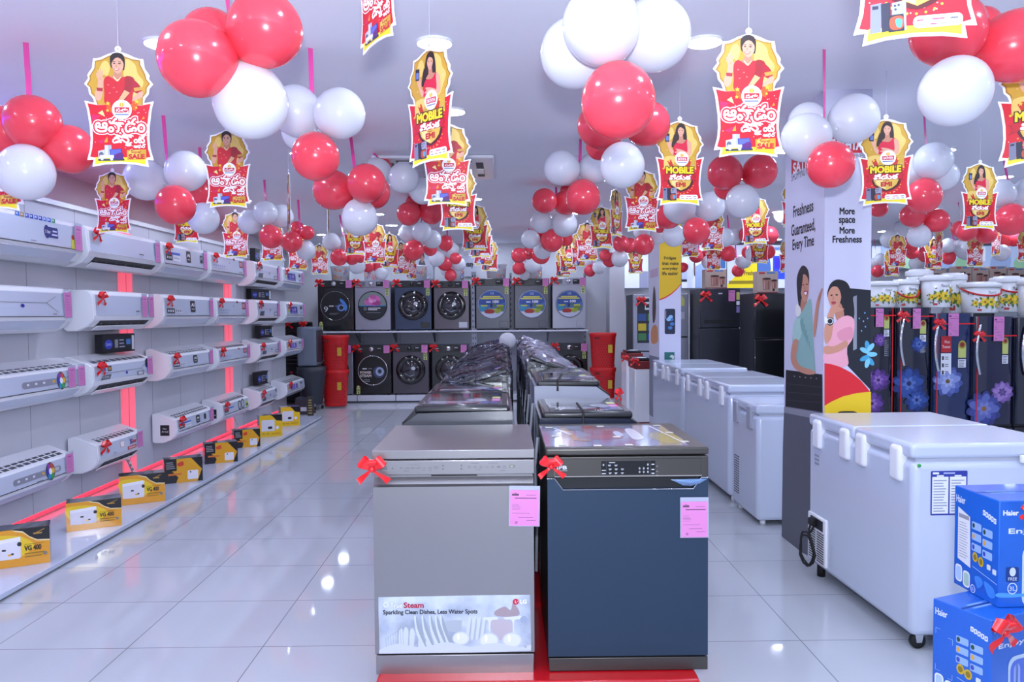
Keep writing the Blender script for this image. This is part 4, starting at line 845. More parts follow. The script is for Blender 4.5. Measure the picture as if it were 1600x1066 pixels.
# ---- red laundry baskets
BASK = mat('red_basket_plastic', '#d01217', .4, coat=.1)
def basket(pxc, ptop, pbot, d, r, label, lid=True):
    base = PY(pxc, pbot, d); top = PY(pxc, ptop, d); h = top.z - base.z
    t = thing('laundry_basket', label, 'basket', (base.x, d, base.z), 0, 'stacked red laundry baskets')
    b = MB(); sq = lambda k, n: (1, 1)
    n = 32; prof = [(.0, .006), (r * .82, .0), (r * .84, .03), (r * .96, h * .88), (r * 1.0, h * .9), (r * 1.03, h * .985), (r * 1.0, h), (r * .94, h * .985), (r * .9, h * .8), (r * .8, .02), (0, .02)]
    v = []; f = []
    for rr, z in prof:
        for k in range(n):
            a_ = 2 * PI * k / n; c_, s_ = math.cos(a_), math.sin(a_); p = 1 / (abs(c_) ** 3.2 + abs(s_) ** 3.2) ** (1 / 3.2)
            v.append((rr * c_ * p, rr * .8 * s_ * p, z))
    for i in range(len(prof) - 1):
        for k in range(n): f.append((i * n + k, i * n + (k + 1) % n, (i + 1) * n + (k + 1) % n, (i + 1) * n + k))
    b.add(v, f, BASK, True)
    for row in range(10):
        z = h * (.12 + .072 * row); rr = r * (.84 + .12 * z / h / .88) * .8 + .002
        for k in range(9):
            x = (k - 4 + (row % 2) * .5) * r * .2
            if abs(x) < r * .85:
                yy = -rr * max(.55, (1 - abs(x / r) ** 3.2) ** (1 / 3.2)) - .001
                b.add([(x - .009, yy, z), (x, yy, z - .014), (x + .009, yy, z), (x, yy, z + .014)], [(0, 1, 2, 3)], '#8c0a10')
    b.build('basket_body', t)
    b = MB(); b.box(-r * .75, -r * .35, -r * .84, -r * .79, h * .84, h * .88, '#5c060a'); b.build('handle_slot', t)
    b = MB(); b.box(r * .3, r * .62, -r * .82, -r * .815, h * .46, h * .68, '#c9a52a'); b.build('sticker', t)
basket(525, 578, 634, 12.1, .205, 'lower red laundry basket of the left stack')
basket(525, 524, 582, 12.1, .205, 'upper red laundry basket of the left stack')
basket(942, 574, 633, 12.1, .205, 'lower red laundry basket of the right stack')
basket(942, 520, 577, 12.1, .21, 'upper red laundry basket of the right stack')
# ---- dotted white buckets on top of the upper machines
def dot_bucket(p0, p1, pt, pb, label):
    d = DB + .25; a = PY(p0, pb, d); c = PY(p1, pt, d); r = (c.x - a.x) / 2; zb = PY(700, 438, DB).z + .01; h = c.z - zb
    t = thing('bucket', label, 'bucket', ((a.x + c.x) / 2, d, zb), 0, 'white dotted buckets on the back rack')
    b = MB(); b.lathe([(0, .0), (r * .84, 0), (r * .98, h * .93), (r * 1.04, h * .95), (r * 1.04, h), (r * .96, h), (r * .82, .02), (0, .02)], WHITE, 28)
    R = random.Random(p0)
    for i in range(12):
        a_ = -PI / 2 + R.uniform(-1.1, 1.1); z = h * R.uniform(.15, .8); rr = r * (.84 + .14 * z / h) + .002; s_ = .022
        u = Vector((-math.sin(a_), math.cos(a_), 0)); o = Vector((rr * math.cos(a_), rr * math.sin(a_), z)); A = Art(1, 0, 0); A.ell(0, 0, s_, s_ * .9, R.choice(['#d04a2c', '#3f5fc0', '#c03a6c', '#d88a2c']), 1, 10); A.ell(0, 0, s_ * .4, s_ * .4, '#f2f2f4', 2, 8)
        b.art(A, o, u, (0, 0, 1), eps=.001)
    b.build('bucket_body', t)
    b = MB(); b.tube([(r * 1.03 * math.cos(k), r * 1.03 * math.sin(k) * .3 - r * .9 * abs(math.sin(k)), h * .93 - .1 * math.sin(k)) for k in (PI * i / 10 for i in range(11))], .004, '#dcdfe8', 6); b.build('handle', t)
for i, (p0, p1, pt) in enumerate(((517, 547, 416), (568, 592, 421), (646, 668, 415), (702, 726, 418), (759, 792, 413), (824, 848, 416))):
    dot_bucket(p0, p1, pt, 437, 'white bucket with coloured dots on the upper machines, %s from the left' % ['first', 'second', 'third', 'fourth', 'fifth', 'sixth'][i])
# ---- wall posters above the rack
def wall_print(p0, p1, pt, pb, d, label, draw, frame=.01):
    a = PY(p0, pb, d); c = PY(p1, pt, d); W = c.x - a.x; h = c.z - a.z
    t = thing('wall_poster', label, 'poster', (a.x, d, a.z)); b = MB(); b.box(0, W, 0, .015, 0, h, '#c9ccdc'); A = Art(1, 0, h); draw(A, W, h); b.art(A, (0, -.0005, 0), (1, 0, 0), (0, 0, 1), eps=.0008); b.build('print', t)
def dr1(A, W, h):
    A.rect(0, 0, W, h, '#b9bccb', 1); A.blob([(W * .2, h), (W * .25, h * .4), (W * .45, h * .3), (W * .6, h * .5), (W * .62, h)], '#4a4650', 2); A.ell(W * .42, h * .25, W * .1, h * .18, '#a9766a', 3); A.blob([(W * .3, h * .3), (W * .34, h * .05), (W * .5, h * .05), (W * .55, h * .3), (W * .44, h * .14)], '#1c1a20', 4)
wall_print(648, 676, 392, 436, 13.4, 'pale wall poster with a dark dressed figure above the machines', dr1)
def dr2(A, W, h): A.rect(0, 0, W, h, '#c3c6d6', 1); A.text('easy', W * .3, h * .35, W * .8, h * .6, '#3a3c4a', 2, .01)
wall_print(722, 744, 400, 432, 13.4, 'pale wall poster with the word easy above the machines', dr2)

# ---- coolers in the far left corner
t = thing('air_cooler', 'grey air cooler with tall back in the far left corner', 'cooler', (PY(486, 640, 11.75).x, 11.75, 0))
CG = mat('cooler_grey', '#6d7686', .4); CD = mat('cooler_dark', '#2d323d', .4)
z = lambda py: PY(486, py, 11.75).z
b = MB(); b.rbox(-.18, .12, -.1, .3, z(572), z(511), .03, CG, 3); b.build('upper_body', t)
b = MB(); b.rbox(.1, .14, -.08, .28, z(566), z(516), .015, CD, 2); b.build('front_grille', t)
b = MB(); b.lathe([(.16, .08), (.2, z(600)), (.22, z(582)), (.23, z(574)), (.1, z(572))], CD, 24, (0, .08, 0)); b.build('water_tank', t)
b = MB()
for a_ in range(4):
    cx_, cy_ = .16 * math.cos(a_ * PI / 2 + .5), .16 * math.sin(a_ * PI / 2 + .5) + .08; b.tube([(cx_, cy_, .1), (cx_, cy_, .05)], .012, GREYP, 6); b.lathe([(.0, -.012), (.03, -.012), (.03, .012), (0, .012)], RUBBER, 12, (cx_, cy_, .03), 0)
b.build('caster', t)
price_card((PY(476, 534, 11.8).x, 11.8, PY(476, 534, 11.8).z), (1, 0, 0), (0, 0, 1), .06, .14, 'pink price card beside the grey air cooler', True, sleeve=False)
t = thing('air_cooler', 'black air cooler behind the end of the display wall', 'cooler', (PY(459, 640, 12.6).x, 12.6, 0))
z = lambda py: PY(459, py, 12.6).z
b = MB(); b.rbox(-.3, .24, -.1, .4, .06, z(503), .02, FLG, 2); b.build('body', t)
b = MB(); b.rbox(-.2, .16, -.115, -.09, z(570), z(518), .01, BLACKG, 2)
for i in range(8): b.box(-.18, .14, -.12, -.112, z(568) + i * .06, z(568) + i * .06 + .012, '#33363f')
b.build('front_grille', t)
b = MB(); b.lathe([(0, .02), (.03, .02), (.03, 0)], '#8a2030', 12, (.0, -.1, z(582)), 1); b.lathe([(0, .02), (.03, .02), (.03, 0)], '#3a3c44', 12, (.1, -.1, z(582)), 1); b.build('control_knobs', t)
feet(MB(), -.3, .24, -.1, .4, 0, .08).build('feet', t)
bow((PY(450, 507, 12.47).x, 12.47, PY(450, 507, 12.47).z), .16, 'red bow on the black air cooler, left one', group='red bows on the coolers'); bow((PY(474, 508, 12.47).x, 12.47, PY(474, 508, 12.47).z), .16, 'red bow on the black air cooler, right one', group='red bows on the coolers')
t = thing('pedestal_fan_base', 'low dark machine foot at the far end of the platform', 'machine', (PY(473, 652, 11.2).x, 11.2, 0))
b = MB(); b.prism([(-.14, 0), (.14, 0), (.05, .22), (-.1, .25)], 0, .25, 1, CD); b.build('foot', t); b = MB(); b.box(-.03, .06, -.004, 0, .05, .11, '#c9ccd6'); b.build('label_plate', t)
# ================================================================ chest freezers along the right aisle
def freezer(xl, xr, y0, y1, zt, zb, label, n_lids=2, hinges=4, cap=None, caster=False, rz=0):
    t = thing('chest_freezer', label, 'freezer', (xl, y0, 0), rz, 'white chest freezers along the right aisle')
    W = xr - xl; L = y1 - y0; cap = cap or WHITE; lid = .065
    b = MB(); b.rbox(0, W, 0, L, zb, zt - lid - .012, .03, WHITE2, 3); b.build('body', t)
    b = MB(); b.box(.02, W - .02, .02, L - .02, zt - lid - .02, zt - lid + .005, '#b9bdcc'); b.build('gasket', t)
    for i in range(n_lids):
        a, c = L * i / n_lids, L * (i + 1) / n_lids
        b = MB(); b.rbox(-.004, W + .012, a + .004, c - .004, zt - lid, zt, .018, WHITE2, 3); b.build('lid', t)
    for i in range(hinges):
        y = L * ([.12, .42, .58, .88] if hinges == 4 else [.25, .8])[i]
        b = MB(); b.rbox(-.02, .03, y - .045, y + .045, zt - .18, zt - .02, .02 if hinges == 4 else .01, cap, 4); b.build('hinge_cover', t)
    for x in (.05, W - .05): MB().lathe([(.0, 0), (.022, 0), (.022, zb), (0, zb)], WHITE if not caster else RUBBER, 12, (x, L - .06, 0)).build('foot', t)
    if caster:
        for x in (.06, W - .06):
            b = MB(); b.lathe([(0, -.014), (.03, -.014), (.034, -.008), (.034, .008), (.03, .014), (0, .014)], RUBBER, 18, (x, .06, .034), 1); b.prism([(x - .02, .075), (x + .02, .075), (x + .012, .03), (x - .012, .03)], .042, .045, 1, CHROME); b.prism([(x - .02, .075), (x + .02, .075), (x + .012, .03), (x - .012, .03)], .076, .079, 1, CHROME); b.build('caster', t)
    else:
        for x in (.06, W - .06): MB().lathe([(.0, 0), (.02, 0), (.02, zb), (0, zb)], WHITE, 12, (x, .06, 0)).build('foot', t)
    return t, W, L
z1 = .905
t, W, L = freezer(1.735, 2.42, 3.17, 4.2, z1, .072, 'large white chest freezer in the right foreground with cord on its side', caster=True, rz=.03)
# side grille, cord, stickers
b = MB(); y0 = L - .24
b.rbox(-.012, .01, y0, L - .02, .1, .36, .008, WHITE, 2)
for i in range(13):
    for j in range(2): b.box(-.0135, -.0115, y0 + .02 + j * .1, y0 + .1 + j * .1, .115 + i * .013, .121 + i * .013, '#3a3d48')
b.box(-.014, -.0115, y0 + .03, L - .06, .29, .345, '#23252c'); b.build('side_grille', t)
b = MB(); cc = Vector((-.045, L - .1, .16))
pts = [(-.02, L - .13, .31), (-.035, L - .12, .27)]
for k in range(27):
    a = PI / 2 + 2 * PI * k / 12; rr = .085 + .012 * math.sin(k * .7); pts.append((cc.x - .004 * (k % 3), cc.y + rr * math.cos(a), cc.z + rr * 1.05 * math.sin(a)))
pts += [(-.03, L - .08, .27), (-.02, L - .09, .32)]
b.tube(pts, .0055, RUBBER, 8); b.rbox(-.045, -.012, L - .14, L - .09, .3, .345, .01, RUBBER, 2); b.build('power_cord', t)
A = Art(1, 0, 0); A.rrect(.075, -.79, .235, -.6, .005, '#2b3a9c', 1)
for x_ in (.081, .158): A.rect(x_, -.765, x_ + .071, -.607, '#e9ebf2', 2); A.lines(x_ + .006, -.755, x_ + .066, -.612, 12, .004, '#8a8fae', 3); A.rect(x_ + .02, -.772, x_ + .05, -.766, '#e9ebf2', 3)
A.rect(.083, -.785, .11, -.776, '#e9ebf2', 2); A.rect(.13, -.784, .18, -.777, '#aab2dc', 2)
b = MB(); b.art(A, (0, -.0006, 0), (1, 0, 0), (0, 0, 1)); b.build('information_label', t)
A = Art(1, 0, 0)
for i in range(3): A.rect(.08, -.69 + i * .022, .135, -.678 + i * .022, '#8f93a6', 1)
b = MB(); b.art(A, (-.0006, L, 0), (0, -1, 0), (0, 0, 1), (-1, 0, 0)); b.build('rating_label', t)
b = MB(); b.lathe([(0, .004), (.008, .003), (.008, 0)], '#2fa04a', 12, (.022, -.002, z1 - .09), 1); b.build('indicator_dot', t)
b = MB(); b.rbox(.46, .6, -.022, .0, z1 - .085, z1 - .05, .006, WHITE, 2); b.rbox(.5, .555, -.026, -.004, z1 - .12, z1 - .04, .008, WHITE, 2); b.build('latch', t)
CAPG = mat('grey_hinge_cap', '#a2a6b4', .4)
t, W, L = freezer(1.725, 2.38, 5.12, 5.68, .836, .035, 'small white chest freezer with grey hinge covers behind the tall pillar', 1, 2, CAPG)
b = MB()
for i in range(16):
    for j in range(3): b.box(-.0015, .001, L - .16 + j * .04, L - .13 + j * .04, .13 + i * .018, .138 + i * .018, '#33363f')
b.build('side_grille', t)
freezer(1.725, 2.38, 5.78, 7.22, .912, .05, 'long white chest freezer, middle one of the row beyond the pillar')
freezer(1.725, 2.36, 7.32, 8.76, .93, .05, 'long white chest freezer, farthest one of the row')

# ================================================================ the two printed pillars
def pillar(x0, x1, y0, y1, label, left, front):
    t = thing('printed_pillar', label, 'pillar', (x0, y0, 0)); b = MB(); b.box(0, x1 - x0, 0, y1 - y0, 0, CEIL - .001, WALLP); b.build('column', t)
    if left: b = MB(); b.art(left, (-.001, y1 - y0, 0), (0, -1, 0), (0, 0, 1), (-1, 0, 0), .0004); o = b.build('left_print', t)
    if front: b = MB(); b.art(front, (0, -.001, 0), (1, 0, 0), (0, 0, 1), (0, -1, 0), .0004); o = b.build('front_print', t)
    return t
# near pillar: the left print is drawn in a plane of its own (a along the face from its far edge, z upwards)
yA_, yB_ = 4.27, 4.9; XP = PY(1287, 500, yA_).x; xr_ = PY(1360, 500, yA_).x
XL = XP
yB_ = PX(1226, 500, XL).y
def zl(px, py):   # left face: pixel -> (a, z)
    p = PX(px, py, XL); return (yB_ - p.y, -p.z)
def zf(px, py):
    p = PY(px, py, yA_); return (p.x - XP, -p.z)
LA = Art(1, 0, 0); FA = Art(1, 0, 0)
def Lb(pts, c, z=2): LA.blob([zl(*p) for p in pts], c, z)
def Lp(pts, c, z=2): LA.poly([zl(*p) for p in pts], c, z)
def Fb(pts, c, z=2): FA.blob([zf(*p) for p in pts], c, z)
def Fp(pts, c, z=2): FA.poly([zf(*p) for p in pts], c, z)
def Lt(s, x0, y0, x1, y1, c, z=3, st=0, ol=()):
    a0, za = zl(x0, y0); a1, zb2 = zl(x1, y1); a2, zc = zl(x0, y1); LA.text(s, a0, za, a1, zc, c, z, st, ol, 0)
def Ft(s, x0, y0, x1, y1, c, z=3, st=0): a0, za = zf(x0, y0); a1, zb2 = zf(x1, y1); FA.text(s, a0, za, a1, zb2, c, z, st)
WP = '#cdcde2'; HAIR = '#17141c'; SK = '#c98d74'; SK2 = '#b97c66'
dl = yB_ - yA_; df = xr_ - XP
LA.rect(0, -CEIL, dl, 0, WP, 0); FA.rect(0, -CEIL, df, 0, WP, 0)
# red sign bands at the head of the pillar
Lp([(1237, 272), (1237, 247), (1283, 213), (1283, 249)], '#c4182c', 1); Lt('SATHYA', 1240, 256, 1281, 272, '#f3f0f6', 2, .006)
Fp([(1296, 207), (1349, 207), (1349, 239), (1296, 239)], '#c4182c', 1); Ft('SATHYA', 1300, 218, 1346, 234, '#f3f0f6', 2, .005)
Lt('SHOPPING HAPPINESS', 1237, 271, 1284, 284, '#3c3a46', 2); Ft('SHOPPING HAPPINESS', 1292, 240.5, 1352, 247, '#3c3a46', 2)
# texts
Lt('Freshness', 1240, 323, 1271, 340, '#1f1d26', 2, .004); Lt('Guaranteed,', 1237, 352, 1274, 372, '#1f1d26', 2, .004); Lt('Every Time', 1239, 375, 1272, 396, '#1f1d26', 2, .004)
for s_, x0, x1, ya, yb2 in (('More', 1312, 1335, 325, 335), ('space', 1311, 1335.5, 341, 352), ('More', 1312, 1335, 355, 365), ('Freshness', 1301, 1346, 369, 379)): Ft(s_, x0, ya, x1, yb2, '#1b1922', 2, .003)
# woman in a green sari (left print)
s4 = lambda x, y: (1200 + x / 2.3175, 200 + y / 2.3175)
def LB(pts, c, z): Lb([s4(*p) for p in pts], c, z)
LB([(105, 560), (112, 520), (128, 498), (146, 515), (150, 560), (140, 640), (128, 670), (112, 640)], HAIR, 3)
LB([(118, 560), (130, 530), (146, 545), (149, 590), (143, 622), (132, 630), (122, 605)], SK, 4); LB([(112, 600), (118, 540), (128, 528), (126, 560), (120, 600)], HAIR, 5)
LB([(133, 596), (143, 594), (139, 606)], '#f2eef2', 6); LB([(131, 592), (144, 590), (146, 598), (138, 609)], '#a83a44', 5); LB([(126, 568), (132, 566), (131, 571)], '#1c1a20', 6); LB([(138, 566), (145, 564), (144, 569)], '#1c1a20', 6); LB([(135, 570), (138, 584), (133, 584)], SK2, 6)
LB([(122, 620), (140, 618), (142, 650), (150, 680), (120, 690)], SK2, 3)
LB([(104, 690), (125, 665), (150, 620), (160, 640), (165, 760), (172, 870), (166, 890), (100, 860), (90, 760)], '#8fb9b2', 4); LB([(92, 720), (106, 690), (124, 700), (120, 760), (95, 775)], '#a9cfc6', 5)
for i in range(6): LB([(118 + i * 8, 700 + i * 18), (130 + i * 6, 690 + i * 22), (126 + i * 7, 740 + i * 18)], '#74a39c', 5)
LB([(104, 640), (116, 645), (122, 665), (112, 684), (102, 672)], '#e9e6e2', 6)
LB([(94, 770), (112, 772), (104, 830), (120, 862), (160, 876), (174, 890), (140, 892), (98, 870), (84, 830)], SK, 6)
LB([(176, 640), (184, 612), (196, 582), (200, 585), (190, 625), (184, 660), (178, 720), (170, 760), (166, 720)], SK, 6); LB([(182, 620), (190, 596), (193, 600), (186, 628)], SK2, 7)
Lp([s4(66, 876), s4(198, 893), s4(199, 1030), s4(64, 1008)], '#17171c', 4); 
for i in range(3): Lp([s4(70, 925 + i * 30), s4(198, 938 + i * 28), s4(198, 941 + i * 28), s4(70, 928 + i * 30)], '#3a3a44', 5)
for i in range(5): LB([(95 + i * 20, 898 + i * 2), (100 + i * 20, 898 + i * 2), (98 + i * 20, 903 + i * 2)], '#9a9aa6', 6)
Lp([s4(64, 1008), s4(199, 1030), (1287, 880), (1226, 850), ], '#6d6f7c', 4); Lp([(1224, 700), (1226, 637), (1287, 648), (1287, 880), (1222, 846)], '#5b5d69', 5)
Lp([(1226, 636), (1287, 646), (1287, 657), (1226, 645)], '#8d8f9b', 6)
# woman in pink beside the dark fridge (front print)
def FB(pts, c, z): Fb([s4(*p) for p in pts], c, z)
Fp([s4(286, 580), s4(372, 587), s4(372, 950), s4(286, 860)], '#161a26', 1)
Fp([s4(308, 612), s4(321, 606), s4(321, 800), s4(308, 806)], '#8c8f9a', 2)
for x_, y_ in ((330, 690), (345, 700), (352, 720), (338, 735), (360, 690), (350, 670)): FA.ell(*zf(*s4(x_, y_)), .004, .005, '#6fa4d8', 3, 8)
for a_ in range(7): p_ = s4(362 + 14 * math.cos(a_ * .9), 820 + 32 * math.sin(a_ * .9)); FA.ell(*zf(*p_), .03, .014, '#3f9cc4' if a_ % 2 else '#7cc6de', 3, 12, a_ * .9)
FB([(214, 600), (225, 565), (250, 549), (285, 560), (302, 600), (312, 660), (306, 700), (280, 690), (258, 640), (222, 620)], HAIR, 4)
FB([(216, 605), (230, 577), (252, 578), (264, 610), (256, 640), (240, 655), (224, 640)], SK, 5); FB([(228, 630), (240, 628), (246, 634), (234, 640)], '#a8404a', 6)
FB([(224, 606), (232, 603), (231, 609)], '#1c1a20', 6); FB([(242, 604), (251, 602), (250, 608)], '#1c1a20', 6); FB([(235, 606), (239, 622), (232, 622)], SK2, 6)
FB([(240, 650), (262, 635), (275, 680), (250, 700)], SK2, 4)
FB([(222, 660), (238, 640), (262, 652), (275, 655), (262, 664), (240, 672), (236, 700), (228, 760), (206, 780), (204, 720)], SK, 8)
FB([(214, 690), (232, 688), (236, 706), (224, 716), (212, 708)], '#15161c', 9); FA.ell(*zf(*s4(223, 700)), .018, .018, '#dfe2ec', 10, 14); FA.ell(*zf(*s4(223, 700)), .014, .014, '#1b1c22', 11, 14); LB2 = FB; FB([(204, 684), (214, 690), (212, 708), (204, 704)], '#e6e8f0', 9)
FB([(232, 720), (258, 690), (290, 680), (312, 700), (306, 760), (284, 800), (286, 862), (204, 850), (204, 800), (222, 770)], '#e8a3b2', 6); FB([(250, 740), (300, 720), (304, 760), (262, 770)], '#dc8fa2', 7)
FB([(204, 790), (240, 790), (280, 770), (286, 790), (250, 812), (206, 818)], SK, 9)
Fp([s4(203, 852)] + [s4(x_, y_) for x_, y_ in ((230, 856), (262, 866), (300, 886), (335, 915), (360, 945), (371, 960))] + [s4(371, 1066), s4(203, 1066)], '#d81f2a', 10)
Fp([s4(203, 1006)] + [s4(x_, y_) for x_, y_ in ((230, 990), (270, 972), (320, 960), (371, 955))] + [(1360, 700), (1287, 700)], '#e8c41c', 12)
FB([(255, 1032), (262, 1026), (310, 1026), (318, 1034)], '#2a2a30', 13)
Fp([(1287, 690), (1360, 690), (1360, 900), (1287, 900)], '#5b5d69', 11)
pillar(XP, xr_, yA_, yB_, 'tall pillar printed with two women and fresh food slogans', LA, FA)
# far pillar
yC = 8.8; XQ = PY(1030, 500, yC).x; xq2 = PY(1064, 500, yC).x; yD = PX(1014.5, 500, XQ).y
FA = Art(1, 0, 0)
def zf(px, py): p = PY(px, py, yC); return (p.x - XQ, -p.z)
FA.rect(0, -CEIL, xq2 - XQ, 0, WP, 0)
s3 = lambda x, y: (960 + x / 4.636, 370 + y / 4.636)
Fp([(1030, 340), (1064, 340)] + [s3(x, y) for x, y in ((482, 348), (450, 385), (410, 420), (370, 445), (325, 462))], '#d8232c', 1)
Fp([(1030, 340), (1064, 340)] + [s3(x, y) for x, y in ((482, 340), (450, 376), (410, 410), (370, 435), (325, 452))], '#dcb51a', 2)
for s_, x0, x1, ya, yb2 in (('Fridges', 360, 446, 145, 170), ('that make', 345, 464, 182, 204), ('everyday', 348, 457, 222, 244), ('life easier', 346, 460, 254, 277)):
    a0, b0 = s3(x0, ya); a1, b1 = s3(x1, yb2); Ft(s_, a0, b0, a1, b1, '#3a2f10', 3, .003)
a0, b0 = s3(364, 522); a1, b1 = s3(440, 706); FA.rrect(*zf(a0, b0), *zf(a1, b1), .02, '#1d2640', 3)
Fp([s3(370, 535), s3(374, 535), s3(374, 596), s3(370, 596)], '#b9bdcc', 4)
for x_, y_ in ((400, 590), (412, 600), (392, 600), (418, 632), (408, 580), (404, 660)): FA.ell(*zf(*s3(x_, y_)), .026, .02, '#3f78b8' if x_ % 8 else '#8cc0e6', 4, 10)
Fp([s3(362, 836), s3(435, 836), s3(435, 896), s3(362, 896)], '#1f6a66', 3); Fb([s3(400, 870), s3(414, 856), s3(432, 866), s3(426, 888), s3(412, 876)], '#c9d6d0', 4)
LA = Art(1, 0, 0); wl = yD - yC
LA.rect(0, -CEIL, wl, 0, '#c6c6d8', 0)
XL = XQ; yB_ = yD
Lb([s3(284, 370), s3(290, 362), s3(298, 400), s3(302, 500), s3(296, 600), s3(280, 620), s3(276, 500)], '#3c2a22', 1); Lb([s3(266, 680), s3(290, 640), s3(312, 660), s3(314, 760), s3(270, 770)], '#c98a5c', 1); LA.rect(0, -.95, wl, -.2, '#74788a', 1)
LA.rect(wl * .1, -2.0, wl * .9, -1.9, '#b9a0b8', 1)
pillar(XQ, xq2, yC, yD, 'slim far pillar with yellow panel about fridges', LA, FA)

# ================================================================ fridges behind the freezers
def fridge2(p0, p1, ptop, d, side, col, label, split=.35, handle=True, extra=None):
    a = PY(p0, ptop, d); c = PY(p1, ptop, d); W = c.x - a.x; h = a.z
    t = thing('double_door_fridge', label, 'refrigerator', (a.x, d, 0)); b = MB(); b.rbox(0, W, .06, .66, .03, h, .008, side, 2); b.build('body', t)
    zs = h * (1 - split)
    for z0, z1, nm in ((.05, zs - .006, 'lower_door'), (zs + .006, h, 'upper_door')):
        b = MB(); b.rbox(.002, W - .002, 0, .055, z0, z1, .012, col, 3)
        if nm == 'upper_door' and handle: b.box(W * .1, W * .9, -.004, .0, zs + .07, zs + .13, '#111216')
        if nm == 'upper_door' and extra: A = Art(1, 0, h); extra(A, W); b.art(A, (0, -.001, 0), (1, 0, 0), (0, 0, 1), eps=.0008)
        b.build(nm, t)
    feet(MB(), 0, W, .1, .66, 0, .035).build('feet', t)
    return t, a, W, h
FR1 = mat('fridge_dark_steel', '#3a3b45', .28, metal=.5); FR2 = mat('fridge_black', '#0e0f14', .2, coat=.4); FR3 = mat('fridge_side', '#23242c', .4); FR4 = mat('fridge_silver', '#9a9cab', .3, metal=.5)
def st1(A, W): A.rect(W * .9, .06, W * .98, .18, '#c9c86a', 1); A.rect(W * .9, .2, W * .98, .26, '#dfe1ea', 1); A.rect(W * .9, .28, W * .98, .38, '#8a7ab8', 1); A.rect(W * .45, .07, W * .55, .09, '#c9ccd6', 1)
t, a, W, h = fridge2(1094, 1157, 451, 11.8, FR3, FR1, 'dark steel double door fridge below the yellow sign', .335, True, st1)
price_card((a.x + W * .78, 11.79, h - .2), (1, 0, 0), (0, 0, 1), .1, .17, 'pink price card on the dark steel double door fridge', True, sleeve=False); bow((a.x + W * .12, 11.77, h - .12), .2, 'red bow on the dark steel double door fridge')
t, a, W, h = fridge2(1179, 1242, 458, 10.6, FR3, FR2, 'black double door fridge left of the tall pillar', .37, False)
bow((PY(1188, 469, 10.57).x, 10.57, PY(1188, 469, 10.57).z), .2, 'red bow on the black double door fridge')
def st2(A, W): A.rect(W * .3, .08, W * .75, .2, '#c9c86a', 1); A.ell(W * .52, .07, .04, .04, '#c9c86a', 1); A.rect(W * .35, .3, W * .75, .42, '#c9ccd6', 1)
fridge2(1050, 1076, 459, 12.4, FR3, FR4, 'silver fridge peeping out right of the far pillar', .4, False, st2)
def st3(A, W):
    A.rect(W * .18, .04, W * .98, .06, '#e6e8f0', 1); A.rect(W * .18, .07, W * .98, .75, '#23252d', 1)
    for i in range(3):
        for j in range(2): A.rect(W * (.22 + .4 * j), .3 + .15 * i, W * (.56 + .4 * j), .41 + .15 * i, ['#31508a', '#4a8a3a', '#c9b02a', '#3a6a8a', '#3f7a4a', '#2f4a9a'][i * 2 + j], 2)
    A.rect(W * .5, .12, W * .8, .24, '#d8dae2', 2); A.rect(W * .54, .15, W * .76, .21, '#23252d', 3)
t, a, W, h = fridge2(989, 1026, 460, 11.6, FR3, FR4, 'light silver fridge with sticker columns left of the far pillar', .5, False, st3)
bow((a.x + .12, 11.57, h - .1), .17, 'red bow on the light silver fridge with sticker columns')
# red and white semi automatic machines near the far pillar
def semi(p0, p1, pt, pb, d, label):
    a = PY(p0, pb, d); W = PY(p1, pb, d).x - a.x; h = PY(p0, pt, d).z
    t = thing('semi_automatic_washer', label, 'washing machine', (a.x, d, 0)); b = MB(); b.rbox(0, W, 0, .45, .1, h - .12, .015, WHITE, 2)
    for i in range(4): b.box(-.0015, .0, .1 + i * .08, .14 + i * .08, .25, h - .3, '#c6c9d6')
    b.build('body', t)
    b = MB(); b.rbox(-.006, W + .006, -.006, .456, .02, .1, .01, mat('maroon_trim', '#7a1418', .35), 2); b.build('base', t)
    b = MB(); b.rbox(-.008, W + .008, -.008, .46, h - .12, h - .02, .015, mat('maroon_trim', '#7a1418'), 2); b.build('top_frame', t)
    b = MB(); b.rbox(.01, W - .01, .03, .4, h - .02, h + .015, .01, BLKW, 2); A = Art(1, 0, 0); A.blob([(W * .1, -.1), (W * .6, -.05), (W * .9, -.2), (W * .5, -.3)], '#d5d8e4', 1); b.art(A, (0, 0, h + .016), (1, 0, 0), (0, 1, 0), (0, 0, 1)); b.build('lid', t)
semi(979, 1004, 550, 628, 10.4, 'white machine with dark top, behind the maroon trimmed one'); semi(992, 1018, 562, 640, 9.4, 'white machine with maroon trim left of the far freezer')
bow((PY(977, 560, 10.35).x, 10.36, PY(977, 560, 10.35).z), .12, 'red bow on the white machine with dark top'); bow((PY(992, 565, 9.35).x, 9.36, PY(992, 565, 9.35).z), .12, 'red bow on the maroon trimmed machine')

